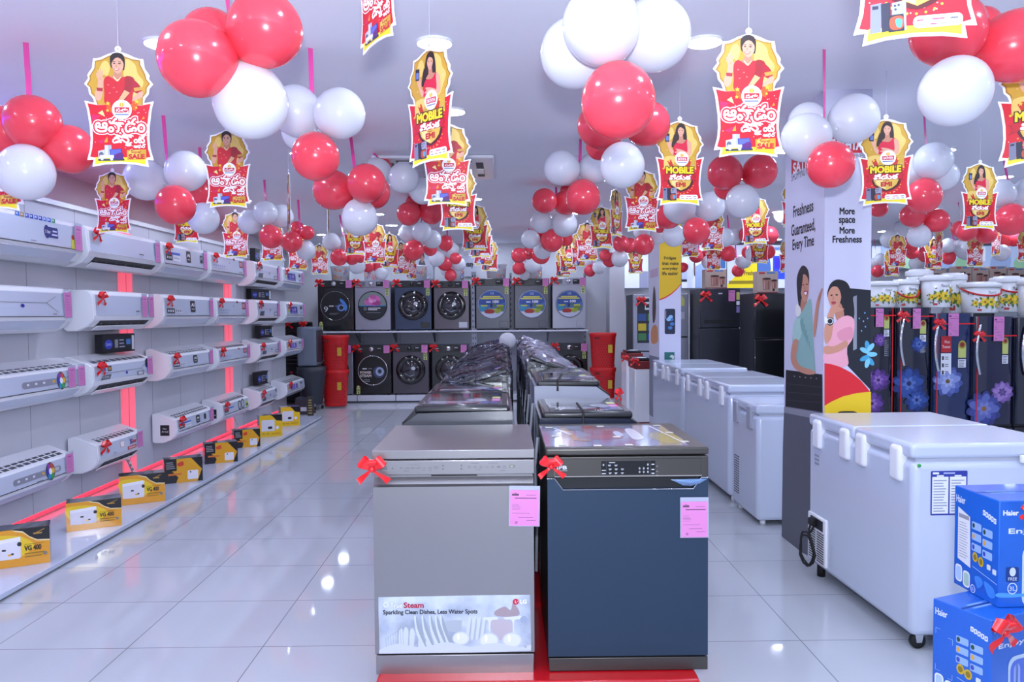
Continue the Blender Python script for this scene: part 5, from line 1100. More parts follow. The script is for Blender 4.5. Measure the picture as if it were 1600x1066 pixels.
# ---- kettle cartons on the double door fridges
def kettle_box(p0, p1, pt, pb, d, label, zb=None):
    a = PY(p0, pb, d); c = PY(p1, pt, d); W = c.x - a.x; zb = a.z if zb is None else zb; h = c.z - zb
    t = thing('kettle_box', label, 'box', (a.x, d, zb), 0, 'brown kettle cartons on the fridges'); b = MB(); b.box(0, W, 0, W * .6, 0, h, '#b9a79a'); A = Art(1, 0, h)
    A.rect(0, h * .93, W, h, '#8a3a44', 1); A.rect(W * .08, h * .04, W * .36, h * .12, '#c02a34', 1); A.rect(W * .45, h * .04, W * .85, h * .11, '#4a86c0', 1)
    for x0, x1, y0, y1 in ((.24, .66, .34, .86), (.66, .95, .42, .8)):
        A.poly([(W * x0, h * y0), (W * x1, h * y0), (W * (x1 - .04), h * y1), (W * (x0 + .04), h * y1)], '#a8786e', 2); A.ell(W * (x0 + x1) / 2, h * y0, W * (x1 - x0) / 2, h * .05, '#3a211c', 3); A.rect(W * (x0 + .08), h * (y0 + .1), W * (x0 + .12), h * (y1 - .05), '#c8a096', 3); A.rect(W * (x1 - .14), h * (y0 + .1), W * (x1 - .09), h * (y1 - .05), '#80544c', 3)
    A.ell(W * .78, h * .85, W * .06, h * .06, '#2c1c18', 4)
    b.art(A, (0, -.0005, 0), (1, 0, 0), (0, 0, 1), eps=.0008); b.build('carton', t); b = MB(); b.box(W * .02, W * .98, W * .28, W * .32, h, h + .001, '#d8cdbf'); b.build('tape', t)
zz = PY(1120, 451, 11.8).z; kettle_box(1102, 1135, 421, 450, 11.95, 'brown kettle carton on the dark steel double door fridge', zz)
zz = PY(1200, 458, 10.6).z; kettle_box(1183, 1216, 424, 457, 10.75, 'brown kettle carton on the black double door fridge', zz)

# ---- backlit panels above the fridges
def lightbox(p0, p1, pt, pb, d, label, draw, rz=0):
    a = PY(p0, pb, d); c = PY(p1, pt, d); W = c.x - a.x; h = c.z - a.z
    t = thing('backlit_panel', label, 'light box', (a.x, d, a.z), rz, 'backlit panels above the fridges'); b = MB(); b.box(-.01, W + .01, .0, .08, -.02, h + .02, '#8a8d9a'); b.build('frame', t)
    b = MB(); A = Art(1, 0, h); A.rect(0, 0, W, h, '!d6def6', 0); draw(A, W, h); b.art(A, (0, -.003, 0), (1, 0, 0), (0, 0, 1), eps=.001); b.build('panel', t)
def l1(A, W, h): A.rect(W * .62, h * .6, W * .99, h, '!8a90b0', 1)
def l2(A, W, h):
    A.rect(W * .0, h * .55, W * .26, h * .8, '!a9b4d8', 1); A.rect(W * .0, h * .8, W * .12, h * .86, '!23252d', 1); A.rect(W * .12, h * .3, W * .24, h, '!b9c4e6', 2); A.poly([(W * .3, h * .5), (W * .55, h * .35), (W * .55, h), (W * .3, h)], '!8aa0d0', 1); A.rect(W * .62, h * .2, W * .98, h * .55, '!3a6aa8', 2)
def l3(A, W, h):
    A.rect(0, 0, W, h, '!c9d4f2', 1); A.poly([(0, h), (W, h), (W, h * .1), (W * .72, h * .3), (W * .3, h * .7), (0, h * .92)], '!e6d21e', 2); A.text('Stay Fresh', W * .3, h * .6, W * .86, h * .74, '!3a3414', 3, .004); A.lines(W * .05, h * .82, W * .9, h * .92, 1, h * .08, '!8a7a1a', 3, .02)
def l4(A, W, h):
    A.poly([(0, 0), (W * .3, 0), (W * .42, h), (0, h)], '!4a6ab0', 1); A.rrect(W * .42, h * .25, W * .9, h * .8, .03, '!2f4fe0', 2); A.rect(W * .46, h * .3, W * .86, h * .55, '!3a30c0', 3); A.poly([(W * .2, h * .9), (W * .4, h * .5), (W * .42, h)], '!e6d21e', 3); A.rect(W * .45, h * .05, W * .7, h * .12, '!6a8ae0', 2)
lightbox(976, 1013, 385, 450, 13.3, 'white backlit panel left of the far pillar', l1)
lightbox(1065, 1135, 383, 450, 13.3, 'white backlit panel with pale fridges right of the far pillar', l2)
lightbox(1136, 1183, 383, 450, 13.3, 'backlit panel with yellow Stay Fresh sign', l3)
lightbox(1184, 1240, 383, 450, 13.3, 'backlit panel with blue glowing fridge picture', l4)
def l5(A, W, h):
    A.rect(0, h * .0, W, h, '!a9bfe8', 1); A.blob([(W * .3, h), (W * .35, h * .4), (W * .6, h * .3), (W * .62, h)], '!8fa6d6', 2); A.blob([(W * .7, h), (W * .75, h * .5), (W * .95, h * .45), (W, h)], '!8ab89a', 3); A.rect(0, h * .05, W * .2, h * .7, '!e0e8fa', 2)
lightbox(1362, 1430, 384, 418, 13.2, 'pale blue backlit panel at the far right, left part', l5)
lightbox(1431, 1520, 384, 418, 13.2, 'pale blue backlit panel at the far right, middle part', l5)
lightbox(1521, 1612, 384, 418, 13.2, 'pale blue backlit panel at the far right, right part', l5)

# ================================================================ floral single door fridges on the right
def frid(p0, p1, ptop, d, label, col, flowers, handle_px=None, sticks=(), yaw=0.0):
    a = PY(p0, ptop, d); c = PY(p1, ptop, d); W = (c.x - a.x) - .012; h = a.z
    t = thing('single_door_fridge', label, 'refrigerator', (a.x, d, 0), yaw, 'dark floral fridges on the right'); b = MB(); b.rbox(0, W, .05, .6, .12, h, .01, FR3, 2); b.build('body', t)
    b = MB(); n = 10   # bowed door front
    pr = [(W * i / n, .05 - .05 * math.sin(PI * i / n) ** .5) for i in range(n + 1)] + [(W, .06), (0, .06)]
    b.prism(pr, .16, h, 2, col, True); A = Art(1, 0, h)
    for fx_, fz, r, cols in flowers:
        for ri, (ring, m, ci) in enumerate(((1, 10, 2), (.86, 9, 0), (.62, 8, 1), (.4, 6, 3))):
            for k in range(m):
                a_ = 2 * PI * k / m + ri * .35 + fz; A.blob([(W * fx_ + r * ring * (u_ * math.cos(a_) - v_ * math.sin(a_)), fz + r * ring * (u_ * math.sin(a_) + v_ * math.cos(a_))) for u_, v_ in ((.1, 0), (.5, .26), (.85, .2), (1.0, 0), (.85, -.2), (.5, -.26))], cols[(ci + (k % 2) * (ri == 1)) % 4], 1 + ri, 3)
        A.ell(W * fx_, fz, r * .14, r * .14, cols[4] if len(cols) > 4 else cols[2], 5, 10)
    for sx, sz, sw, sh, kind in sticks:
        if kind == 'energy': A.rect(W * sx, sz, W * sx + sw, sz + sh, '#c2c873', 2); A.ell(W * sx + sw / 2, sz, sw * .5, sw * .55, '#a89a3a', 3, 14); A.ell(W * sx + sw / 2, sz, sw * .3, sw * .34, '#8a2a24', 4, 12); A.rect(W * sx, sz + sh * 1.1, W * sx + sw, sz + sh * 1.75, '#dfe1ea', 2); A.lines(W * sx + sw * .1, sz + sh * 1.15, W * sx + sw * .9, sz + sh * 1.7, 5, sh * .05, '#5a5d68', 3)
        elif kind == 'trust':
            A.rect(W * sx, sz, W * sx + sw, sz + sh * .34, '#b8222c', 2); A.text('Most', W * sx + sw * .35, sz + sh * .09, W * sx + sw * .85, sz + sh * .15, '#f0e4e6', 3); A.text('Trusted', W * sx + sw * .12, sz + sh * .19, W * sx + sw * .88, sz + sh * .25, '#f0e4e6', 3)
            A.rect(W * sx, sz + sh * .36, W * sx + sw, sz + sh, '#e4e5ee', 2)
            for i in range(4): A.rect(W * sx + sw * .1, sz + sh * (.42 + .15 * i), W * sx + sw * .3, sz + sh * (.5 + .15 * i), '#3a3d48', 3); A.lines(W * sx + sw * .4, sz + sh * (.42 + .15 * i), W * sx + sw * .9, sz + sh * (.5 + .15 * i), 2, sh * .02, '#8a8d98', 3)
        else: A.rect(W * sx, sz, W * sx + sw, sz + sh, '#3a3c46', 2); A.lines(W * sx + sw * .1, sz + .01, W * sx + sw * .9, sz + sh, 8, .006, '#9a9da8', 3)
    b.art(A, (0, -.0012, 0), (1, 0, 0), (0, 0, 1), eps=.0006); b.build('door', t)
    b = MB(); b.rbox(.0, W, .03, .6, 0, .12, .01, FR3, 2); b.build('base_drawer', t)
    if handle_px is not None:
        b = MB(); x = W * handle_px; pts = [(x + .05 - .06 * math.sin(PI * i / 10), -.015 - .035 * math.sin(PI * i / 10), h - .1 - .56 * i / 10) for i in range(11)]; b.tube(pts, .017, CHROME, 8); b.build('handle', t)
    return t, a.x, W, h, yaw, d
DK1 = mat('floral_door_violet', '#131428', .15, coat=.7); DK2 = mat('floral_door_blue', '#10152e', .15, coat=.7); DK3 = mat('floral_door_indigo', '#182a58', .15, coat=.7); DK4 = mat('floral_door_navy', '#171a3c', .15, coat=.7)
VIO = ['#54307c', '#6e459c', '#3f2460', '#9a70bc']; BLU = ['#22377c', '#30509a', '#1b2c62', '#5a74b8']; LIL = ['#5f6eb4', '#8a98d4', '#48579a', '#a9b4e0', '#6a5434']; PUR = ['#444e98', '#6470b8', '#383e7c', '#8088c8', '#96663c']
specs = [(1352, 1401, 481, 8.6, 'dark fridge with violet roses beside the tall pillar', DK1, [(.5, .37, .08, VIO), (.45, .83, .14, VIO), (.16, .78, .07, VIO), (.25, 1.1, .15, VIO)], None, [(.62, .12, .06, .12, 'energy'), (.62, .36, .06, .2, 'dark')]),
         (1404, 1460, 481, 8.6, 'dark fridge with blue petals and curved chrome handle', DK2, [(.6, .42, .1, BLU), (.32, .87, .2, BLU), (.55, 1.06, .15, BLU)], .03, [(.62, .18, .07, .12, 'energy'), (.62, .42, .07, .1, 'dark')]),
         (1461, 1524, 490, 8.6, 'blue fridge with pale lotus flower and red Most Trusted sticker', DK3, [(.34, .78, .18, LIL)], -.03, [(.16, .26, .12, .55, 'trust'), (.6, .36, .09, .15, 'energy')]),
         (1524, 1590, 495, 8.6, 'navy fridge with two large purple flowers and energy label', DK4, [(.24, 1.06, .21, PUR), (.68, .87, .13, ['#8a6ab0', '#a484c4', '#74589c', '#5c4684'])], .0, [(.66, .28, .07, .15, 'energy')]),
         (1591, 1650, 497, 8.6, 'dark fridge cut by the right photo edge with chrome handle', DK2, [], .08, [])]
FRD = []
for sp in specs: FRD.append(frid(*sp))
for i, f in enumerate(FRD[:4]):
    t, x, W, h, yaw, d = f; fxx = [.45, .5, .45, .55][i]; c_, s_ = math.cos(yaw), math.sin(yaw)
    price_card((x + W * fxx * c_, d + W * fxx * s_ - .02, h - [.22, .24, .26, .28][i]), (c_, s_, 0), (0, 0, 1), [.09, .09, .12, .12][i], [.21, .23, .26, .28][i], 'pink price card on the ' + f[0]['label'], True, sleeve=False)
    # red ribbon tied round the fridge
    b = MB(); zr = h - [.09, .1, .12, .22][i]; b.box(-.004, W + .004, -.008, -.006, zr - .007, zr + .007, FOIL); xv = [.9, .08, .06, .05][i] * W; b.box(xv - .005, xv + .005, -.0095, -.008, .12, h, FOIL)
    o = b.build('ribbon'); o.location = (x, d, 0); o.rotation_euler = (0, 0, yaw); tag(o, 'red ribbon tied across the ' + t['label'], 'ribbon', 'red ribbons on the floral fridges')
    if i: bow((x + xv * c_, d - .03 + xv * s_, zr), .15, 'red bow on the ' + t['label'], yaw)
# ---- flowered buckets on the fridges
BKW = mat('bucket_white', '#e4e6ea', .3, coat=.2)
def fbucket(pc, pt, pb, wpx, d, label, handle=0, zb=None):
    a = PY(pc, pb, d); zb = a.z if zb is None else zb; h = PY(pc, pt, d).z - zb; r = wpx * d / F / 2
    t = thing('bucket', label, 'bucket', (a.x, d, zb), 0, 'white lidded buckets with yellow flowers on the fridges')
    b = MB(); b.lathe([(0, 0), (r * .84, 0), (r * .86, .01), (r * .97, h * .84), (r * .95, h * .84)], BKW, 36)
    R = random.Random(int(pc))
    def spot(ang, z, art): rr = r * (.86 + .11 * z / (h * .84)) + .0015; u = Vector((-math.sin(ang), math.cos(ang), 0)); b.art(art, (rr * math.cos(ang), rr * math.sin(ang), z), u, (0, 0, 1), eps=.0012)
    for ang, z, s_ in ((-PI / 2 - .28, .42, 1), (-PI / 2 + .08, .42, 1.05), (-PI / 2 - .75, .38, .7), (-PI / 2 + .75, .62, .8), (-PI / 2 + .95, .4, .75), (-PI / 2 + .55, .3, .6)):
        A = Art(h * .13 * s_, 0, 0)
        for k in range(5): A.ell(1.1 * math.cos(k * 1.3), 1.1 * math.sin(k * 1.3), .6, .25, '#5a7a2a', 0, 8, k * 1.3)
        for k in range(6): A.ell(.6 * math.cos(k * PI / 3), .6 * math.sin(k * PI / 3), .48, .36, '#e8c41c' if k % 2 else '#f2d63c', 1, 10, k * PI / 3)
        A.ell(0, 0, .3, .3, '#b8681c', 2, 10); spot(ang, h * .84 * z, A)
    for k in range(14):
        A = Art(h * .03, 0, 0); A.ell(0, 0, 1.2, .6, R.choice(['#7a2a34', '#4a6a2a', '#5a5a3a', '#9a3a3a']), 0, 8, R.random() * 3); spot(-PI / 2 + R.uniform(-1.2, 1.2), h * .84 * R.uniform(.15, .75), A)
    A = Art(h * .1, 0, 0); A.text('Monarch', -1.3, -.5, 1.3, .5, '#4a4650', 1); spot(-PI / 2 + .1, h * .66, A); A = Art(h * .06, 0, 0); A.rect(-1, -.5, 1, .5, '#c02a34', 1); spot(-PI / 2 - .55, h * .1, A)
    b.build('bucket_body', t)
    b = MB(); b.lathe([(r * 1.0, h * .82), (r * 1.04, h * .84), (r * 1.04, h * .93), (r * .98, h * .96), (r * .8, h * .955), (r * .76, h * 1.0), (0, h * 1.0)], BKW, 36); b.build('lid', t)
    b = MB(); s_ = 1 if handle >= 0 else -1
    if handle:
        pts = [(-r * 1.02 * math.cos(k), -r * 1.05 * math.sin(k) * .9, h * .8 - h * (.45 if abs(handle) == 1 else .25) * math.sin(k)) for k in (PI * i / 14 for i in range(15))]
        b.tube(pts, .011, mat('red_handle_plastic', '#c81c20', .35), 8); b.build('handle', t)
ztop = lambda i: FRD[i][3]
fbucket(1373, 440, 481, 54, 8.85, 'flowered bucket on the violet rose fridge, beside the pillar', 0, ztop(0))
fbucket(1413, 437, 481, 42, 8.9, 'flowered bucket with hanging red handle on the second floral fridge', 1, ztop(1))
fbucket(1436, 421, 437, 38, 9.04, 'plain topped bucket at the back of the second floral fridge', 0, ztop(1))
fbucket(1462, 430, 481, 46, 8.78, 'flowered bucket between the second fridge and the lotus fridge', 0, ztop(1))
fbucket(1489, 427, 445, 38, 9.04, 'bucket lid showing behind the lotus fridge bucket', 0, ztop(2))
fbucket(1530, 441, 491, 58, 8.85, 'flowered bucket with red side handle between lotus and navy fridges', 2, ztop(2))
fbucket(1572, 432, 488, 46, 9.0, 'flowered bucket at the back of the navy fridge', 2)
fbucket(1618, 434, 495, 56, 8.8, 'flowered bucket at the right photo edge', 0, ztop(3))
zc = PY(1550, 440, 11.6).z
SHF = thing('back_shelf', 'dark shelf behind the buckets at the far right', 'shelf', (PY(1440, 440, 11.5).x, 11.5, 0))
b = MB(); b.box(0, 2.2, 0, .5, PY(1550, 446, 11.5).z - .03, PY(1550, 446, 11.5).z, FR3); b.build('shelf_board', SHF); b = MB()
for x_ in (.02, 1.1, 2.14): MB().box(x_, x_ + .04, .02, .48, 0, PY(1550, 446, 11.5).z - .03, FR3).build('shelf_stand', SHF)
for i, (p0, p1) in enumerate(((1452, 1478), (1492, 1518), (1519, 1545), (1546, 1573), (1574, 1602))): kettle_box(p0, p1, 416 if i % 2 else 419, 446, 11.6, 'brown kettle carton in the row behind the buckets, %s from the left' % ['first', 'second', 'third', 'fourth', 'fifth'][i], PY(1550, 446, 11.5).z)

# ================================================================ blue appliance cartons in the right corner
BLUE = mat('blue_carton', '#1c62c8', .35, coat=.25, noise=.08, nscale=6)
def carton(c_, l_, zb, zt, W, label, slogan, sx):
    """c_: near corner (x, y); l_: far left corner (x, y)"""
    c2 = Vector((c_[0], c_[1])); l2 = Vector((l_[0], l_[1])); dv = (l2 - c2); D = dv.length; h = zt - zb
    yaw = math.atan2(dv.y, dv.x) - PI / 2
    t = thing('appliance_carton', label, 'box', (c_[0], c_[1], zb), yaw, 'blue appliance cartons')
    b = MB(); b.rbox(0, W, 0, D, 0, h, .003, BLUE, 2)
    # left side print (a runs from the far edge to the near corner)
    A = Art(D, 0, h / D); A.sy = 1; k = h / D
    def Yk(f): return f * k
    A = Art(1, 0, h); X = lambda f: f * D; Yv = lambda f: f * h
    A.text('Haier', X(.05), Yv(.085), X(.26), Yv(.155), '#d3dcf2', 1, .0012)
    for i in range(5): A.rect(X(.66 + .058 * i), Yv(.14 + .01 * i), X(.71 + .058 * i), Yv(.19 + .01 * i), '#dfe6f6', 1); A.rect(X(.675 + .058 * i), Yv(.152 + .01 * i), X(.695 + .058 * i), Yv(.178 + .01 * i), '#5a7ac0', 2)
    for r in range(3):
        for c in range(2): A.rrect(X(.42 + .24 * c), Yv(.29 + .105 * r + .02 * c), X(.63 + .24 * c), Yv(.365 + .105 * r + .02 * c), .004, '#8fb0dc', 1); A.ell(X(.46 + .24 * c), Yv(.327 + .105 * r + .02 * c), .006, .008, ['#2a4a3a', '#d8a03a', '#3a4ab0'][r], 2, 10)
    for c in range(2): A.ell(X(.5 + .13 * c), Yv(.63 + .02 * c), .013, .016, '#c9a92a', 1, 16); A.ell(X(.5 + .13 * c), Yv(.63 + .02 * c), .008, .01, '#8a7420', 2, 12)
    for c in range(2): A.rrect(X(.76 + .12 * c), Yv(.64 + .02 * c), X(.84 + .12 * c), Yv(.69 + .02 * c), .003, '#cdd9ee', 1)
    A.line(X(.44), Yv(.73), X(.98), Yv(.79), .002, '#a9c2e6', 1)
    A.blob([(X(.5), Yv(.82)), (X(.62), Yv(.8)), (X(.68), Yv(.85)), (X(.58), Yv(.92)), (X(.52), Yv(.88))], '#3f86dc', 1); A.blob([(X(.7), Yv(.82)), (X(.9), Yv(.84)), (X(.94), Yv(.92)), (X(.8), Yv(.94))], '#3f86dc', 1)
    for c, cc in ((0, '#a9c4ee'), (1, '#a8c8bc')): A.rrect(X(.05 + .18 * c), Yv(.78 + .03 * c), X(.21 + .18 * c), Yv(.95 + .02 * c), .012, '#e6ebf6', 1); A.rrect(X(.07 + .18 * c), Yv(.795 + .03 * c), X(.19 + .18 * c), Yv(.935 + .02 * c), .01, cc, 2)
    A.ell(X(.46), Yv(.95), .012, .014, '#dfe6f6', 1, 16); A.ell(X(.46), Yv(.95), .0095, .0115, '#1c62c8', 2, 16); A.text('3L', X(.43), Yv(.935), X(.49), Yv(.965), '#dfe6f6', 3)
    if sx:
        A.poly([(X(.1), Yv(.2)), (X(.38), Yv(.26)), (X(.4), Yv(.76)), (X(.1), Yv(.72))], '#d9dbe2', 3); A.rect(X(.12), Yv(.26), X(.36), Yv(.3), '#8f929e', 4); A.lines(X(.13), Yv(.33), X(.36), Yv(.7), 14, .002, '#8a8d98', 4)
    else:
        for x0, y0, sxx, syy in ((.06, .3, 1, 1), (.36, .36, -1, 1), (.06, .75, 1, -1), (.36, .79, -1, -1)): A.line(X(x0), Yv(y0), X(x0 + .08 * sxx), Yv(y0), .0014, '#9ab6e0', 1); A.line(X(x0), Yv(y0), X(x0), Yv(y0 + .06 * syy), .0014, '#9ab6e0', 1)
    b.art(A, (-.0006, D, 0), (0, -1, 0), (0, 0, 1), (-1, 0, 0), .0003)
    # front print
    A = Art(1, 0, h); A.text('Haier', .012, Yv(.09), .06, Yv(.135), '#e3eaf8', 1, .0015); A.text(slogan, .03, Yv(.26), .03 + (.2 if sx else .22), Yv(.32), '#d8e2f4', 1, .0014)
    A.rrect(.075, Yv(.42), .26, Yv(1.0), .03, '#b9cfe0', 1); A.rrect(.085, Yv(.46), .25, Yv(1.0), .03, '#7fb4c4' if sx else '#4f6fd0', 2); A.rrect(.1, Yv(.5), .13, Yv(1.0), .02, '#a9d0d4' if sx else '#8fa6e6', 3)
    if sx:
        A.rrect(.024, Yv(.62), .064, Yv(.76), .004, '#14357a', 3); A.ell(.044, Yv(.665), .01, .014, '#c9d6ee', 4); A.text('FREE', .03, Yv(.715), .058, Yv(.745), '#c9d6ee', 4)
        A.ell(.044, Yv(.82), .016, .018, '#dfe6f6', 3, 18); A.ell(.044, Yv(.82), .0135, .0155, '#1c62c8', 4, 18); A.text('3L', .034, Yv(.8), .054, Yv(.84), '#dfe6f6', 5)
        A.blob([(.0, Yv(.86)), (.08, Yv(.87)), (.2, Yv(.82)), (.2, Yv(.85)), (.08, Yv(.9)), (0, Yv(.9))], '#4f9cf0', 1)
    b.art(A, (0, -.0006, 0), (1, 0, 0), (0, 0, 1), eps=.0003); b.build('box_body', t)
    b = MB(); A = Art(1, 0, 0); A.rect(.03, -D * .6, W * .4, -D * .4, '#3f7ad0', 1); A.lines(.04, -D * .58, W * .38, -D * .42, 3, .006, '#8fb0dc', 2); A.rect(0, -D * .52, W, -D * .48, '#123f8c', 3); b.art(A, (0, 0, h), (1, 0, 0), (0, 1, 0), (0, 0, 1), .0003); b.build('top_flaps', t)
    return t
pc = PY(1562, 783, 2.3); pl_ = PZ(1492, 758, pc.z); zmid = PY(1565, 950, 2.3).z
carton((pc.x, pc.y), (pl_.x, pl_.y), zmid, pc.z, .36, 'blue appliance carton with paper label, upper one of the stack', 'Enjoy Fast', True)
pd = PZ(1550, 970, zmid - .001); pe = PZ(1458, 935, zmid - .001)
carton((pd.x, pd.y), (pe.x, pe.y), .245, zmid - .001, .36, 'blue appliance carton with red bow, lower one of the stack', 'Enjoy Fast', False)
bw = PY(1562, 985, pd.y - .02); bow((bw.x, bw.y - .01, bw.z), .12, 'red ribbon bow on the lower blue carton', math.atan2(pe.y - pd.y, pe.x - pd.x) - PI / 2)
bw = PY(1604, 797, pc.y - .02); bow((bw.x, bw.y - .01, bw.z), .06, 'red ribbon bow on the upper blue carton at the photo edge', 0)
b = MB(); b.rbox(1.45, 1.85, 2.15, 2.42, 0, .244, .01, WHITE, 2); tag(b.build('display_plinth'), 'white block under the blue cartons below the photo edge', 'plinth')
# ================================================================ hanging sale posters
PW = .265; ks = PW / 500; OX = 420      # drawn in the pixels of a close view, 500 px across
HALF = [(397, 141), (345, 158), (300, 180), (268, 190), (240, 190), (236, 220), (230, 262), (212, 285), (196, 312), (202, 336), (172, 376), (200, 408), (206, 450), (230, 478), (243, 516), (170, 500), (187, 560), (205, 690), (209, 780), (203, 850), (180, 936), (226, 932), (216, 986), (310, 968), (420, 962)]
OUT = HALF + [(840 - x, y) for x, y in HALF[-2::-1]]
GOLD = '#c79a2e'; GOLD2 = '#e3c267'; RED = '#cf1428'; DRED = '#a00e20'; YEL = '#f2dc2c'; SKN = '#d9a284'; SKD = '#c08468'; HR = '#2c1c1a'
def base_art():
    A = Art(ks, OX, 991)
    A.poly(OUT, '#f2f2f6', 1); A.ell(420, 120, 23, 23, '#f2f2f6', 1); A.ell(420, 119, 6, 6, '#a9aab8', 2, 10)
    A.poly([(395, 156), (345, 174), (300, 198), (252, 208), (248, 262), (210, 320), (214, 342), (190, 382), (214, 404), (220, 446), (246, 474), (262, 530), (590, 530), (594, 470), (620, 440), (624, 402), (648, 371), (622, 340), (614, 302), (580, 232), (578, 200), (528, 194), (480, 178), (436, 160)], '#a5741c', 2)
    A.poly([(390, 168), (345, 184), (302, 206), (260, 216), (256, 264), (220, 322), (224, 346), (202, 382), (224, 402), (230, 442), (254, 470), (270, 530), (582, 530), (586, 466), (610, 436), (614, 400), (636, 371), (612, 342), (604, 306), (571, 236), (570, 208), (526, 202), (480, 186), (436, 168)], GOLD, 3)
    A.blob([(470, 200), (540, 230), (560, 300), (600, 360), (570, 430), (520, 500), (460, 400)], GOLD2, 4); A.blob([(300, 230), (340, 210), (360, 260), (330, 330), (270, 320), (250, 360)], GOLD2, 4)
    RH = [(420, 528), (258, 532), (192, 518), (206, 575), (222, 690), (225, 780), (218, 852), (202, 912), (240, 920), (420, 930)]
    A.poly(RH + [(840 - x, y) for x, y in RH[-2:0:-1]], RED, 4)
    A.poly([(240, 916), (600, 916), (600, 914), (602, 970), (530, 954), (420, 947), (310, 954), (234, 970)], YEL, 5)
    R = random.Random(3)
    for k in range(30):
        x, y = R.uniform(235, 610), R.uniform(300, 900)
        if y < 520 and 330 < x < 520: continue
        A.rect(x, y, x + 5, y + 5, '#f6eedc', 7)
    return A
def logo(A, word, cy=565):
    A.ell(440, cy, 72, 72, '#f4f4f8', 12, 26); A.ell(440, cy - 36, 17, 17, '#e0a42a', 13, 14); A.rect(436, cy - 50, 444, cy - 22, '#f4d86c', 14)
    A.rect(388, cy - 18, 494, cy + 22, '#c41a2c', 13); A.text(word, 398, cy - 10, 484, cy + 15, '#f6f0f2', 14, 1.5); A.rect(392, cy + 32, 488, cy + 40, '#5a6a9c', 13)
def star(A, x, y, r, z=10): A.poly([((x + (r if k % 2 == 0 else r * .45) * math.sin(k * PI / 5)), y - (r if k % 2 == 0 else r * .45) * math.cos(k * PI / 5)) for k in range(10)], '#f2c23c', z)
def art_sale():
    A = base_art()
    # woman in a red sari making a ring with her fingers
    A.blob([(362, 215), (366, 172), (392, 150), (428, 148), (458, 164), (470, 205), (466, 260), (452, 276), (376, 262)], HR, 6)
    A.blob([(374, 236), (380, 200), (416, 182), (454, 200), (460, 240), (448, 278), (416, 300), (388, 278)], SKN, 8); A.poly([(370, 236), (368, 205), (384, 176), (414, 160), (448, 172), (468, 204), (464, 240), (456, 214), (440, 192), (418, 182), (398, 190), (382, 210)], HR, 9)
    A.blob([(384, 226), (394, 222), (402, 227), (393, 231)], '#3a2420', 9); A.blob([(420, 228), (430, 223), (442, 229), (430, 232)], '#3a2420', 9); A.line(382, 215, 402, 213, 4, '#2c1c1a', 9); A.line(420, 214, 442, 216, 4, '#2c1c1a', 9); A.blob([(406, 232), (413, 250), (404, 252)], SKD, 9)
    A.blob([(388, 262), (408, 268), (430, 262), (420, 276), (404, 280), (394, 274)], '#b03038', 9); A.blob([(393, 265), (408, 270), (425, 265), (416, 272), (402, 274)], '#f6f0ee', 10)
    A.poly([(392, 285), (440, 283), (446, 318), (480, 326), (420, 360), (340, 330), (384, 316)], SKD, 6)
    A.blob([(316, 350), (345, 318), (400, 345), (450, 325), (525, 330), (540, 380), (520, 460), (500, 530), (330, 530), (316, 440)], '#c8202c', 7); A.blob([(470, 322), (528, 330), (524, 390), (484, 470), (430, 520), (420, 480), (462, 400)], '#9c2028', 8); A.poly([(412, 500), (462, 420), (500, 440), (440, 510)], '#d8a878', 9)
    A.blob([(520, 345), (560, 370), (588, 420), (560, 446), (520, 420)], '#a81c2c', 8); A.blob([(560, 440), (592, 430), (590, 470), (550, 490), (520, 510), (520, 480)], SKN, 8); A.poly([(528, 405), (584, 395), (588, 420), (534, 430)], '#c9963c', 9)
    A.blob([(250, 440), (272, 400), (300, 404), (306, 440), (290, 490), (262, 500), (248, 470)], SKN, 8); A.blob([(270, 408), (274, 350), (262, 310), (280, 316), (290, 345), (322, 310), (330, 322), (312, 352), (306, 405)], SKN, 9)
    for x0, y0, x1, y1 in ((284, 340, 274, 276), (290, 338, 292, 266), (298, 338, 308, 282), (276, 346, 264, 296)): A.line(x0, y0, x1, y1, 9, SKN, 9)
    A.poly([(262, 405), (306, 408), (304, 432), (264, 428)], '#a8283a', 10); A.ell(318, 322, 11, 12, GOLD, 10, 12)
    A.blob([(386, 318), (412, 345), (440, 322), (436, 334), (412, 358), (388, 334)], '#e6d29a', 9)
    for k, (x, y) in enumerate(((340, 380), (380, 400), (350, 440), (400, 430))): A.rect(x, y, x + 12, y + 8, '#e07a72', 8)
    # stars, confetti
    A.poly([(330, 540), (356, 516), (370, 590), (330, 570)], '#d85a1c', 8); A.poly([(500, 560), (520, 500), (560, 500), (540, 575)], '#d85a1c', 8)
    for x, y, r in ((340, 520, 18), (548, 506, 18), (336, 572, 14), (544, 550, 12)): star(A, x, y, r)
    A.poly([(268, 592), (300, 570), (318, 618)], '#e8d88a', 8); A.poly([(305, 806), (330, 764), (332, 806)], '#e89a1c', 8); A.poly([(582, 636), (594, 612), (604, 628)], '#e89a1c', 8); A.poly([(220, 600), (290, 612), (228, 650)], '#d0205c', 6); A.poly([(255, 800), (330, 770), (290, 820)], '#d0205c', 6)
    logo(A, 'సతా'); A.blob([(452, 578), (462, 586), (478, 582), (484, 570), (488, 580), (476, 592), (456, 592)], '#f6f0f2', 14)
    A.text('ఆషాడం', 244, 628, 604, 748, '#f8f6fa', 12, 5, [(36, '#f4f2f6'), (25, RED)])
    for s_, x0, y0, x1, y1 in (('డి', 368, 754, 426, 812), ('సౌ', 420, 750, 520, 808), ('క', 462, 806, 506, 832), ('ం', 522, 782, 550, 810), ('ట్', 552, 748, 610, 810)): A.text(s_, x0, y0, x1, y1, '#f8f6fa', 12, 5)
    A.text('ఆఫర్', 520, 818, 606, 850, '#f8f6fa', 14, 2.5)
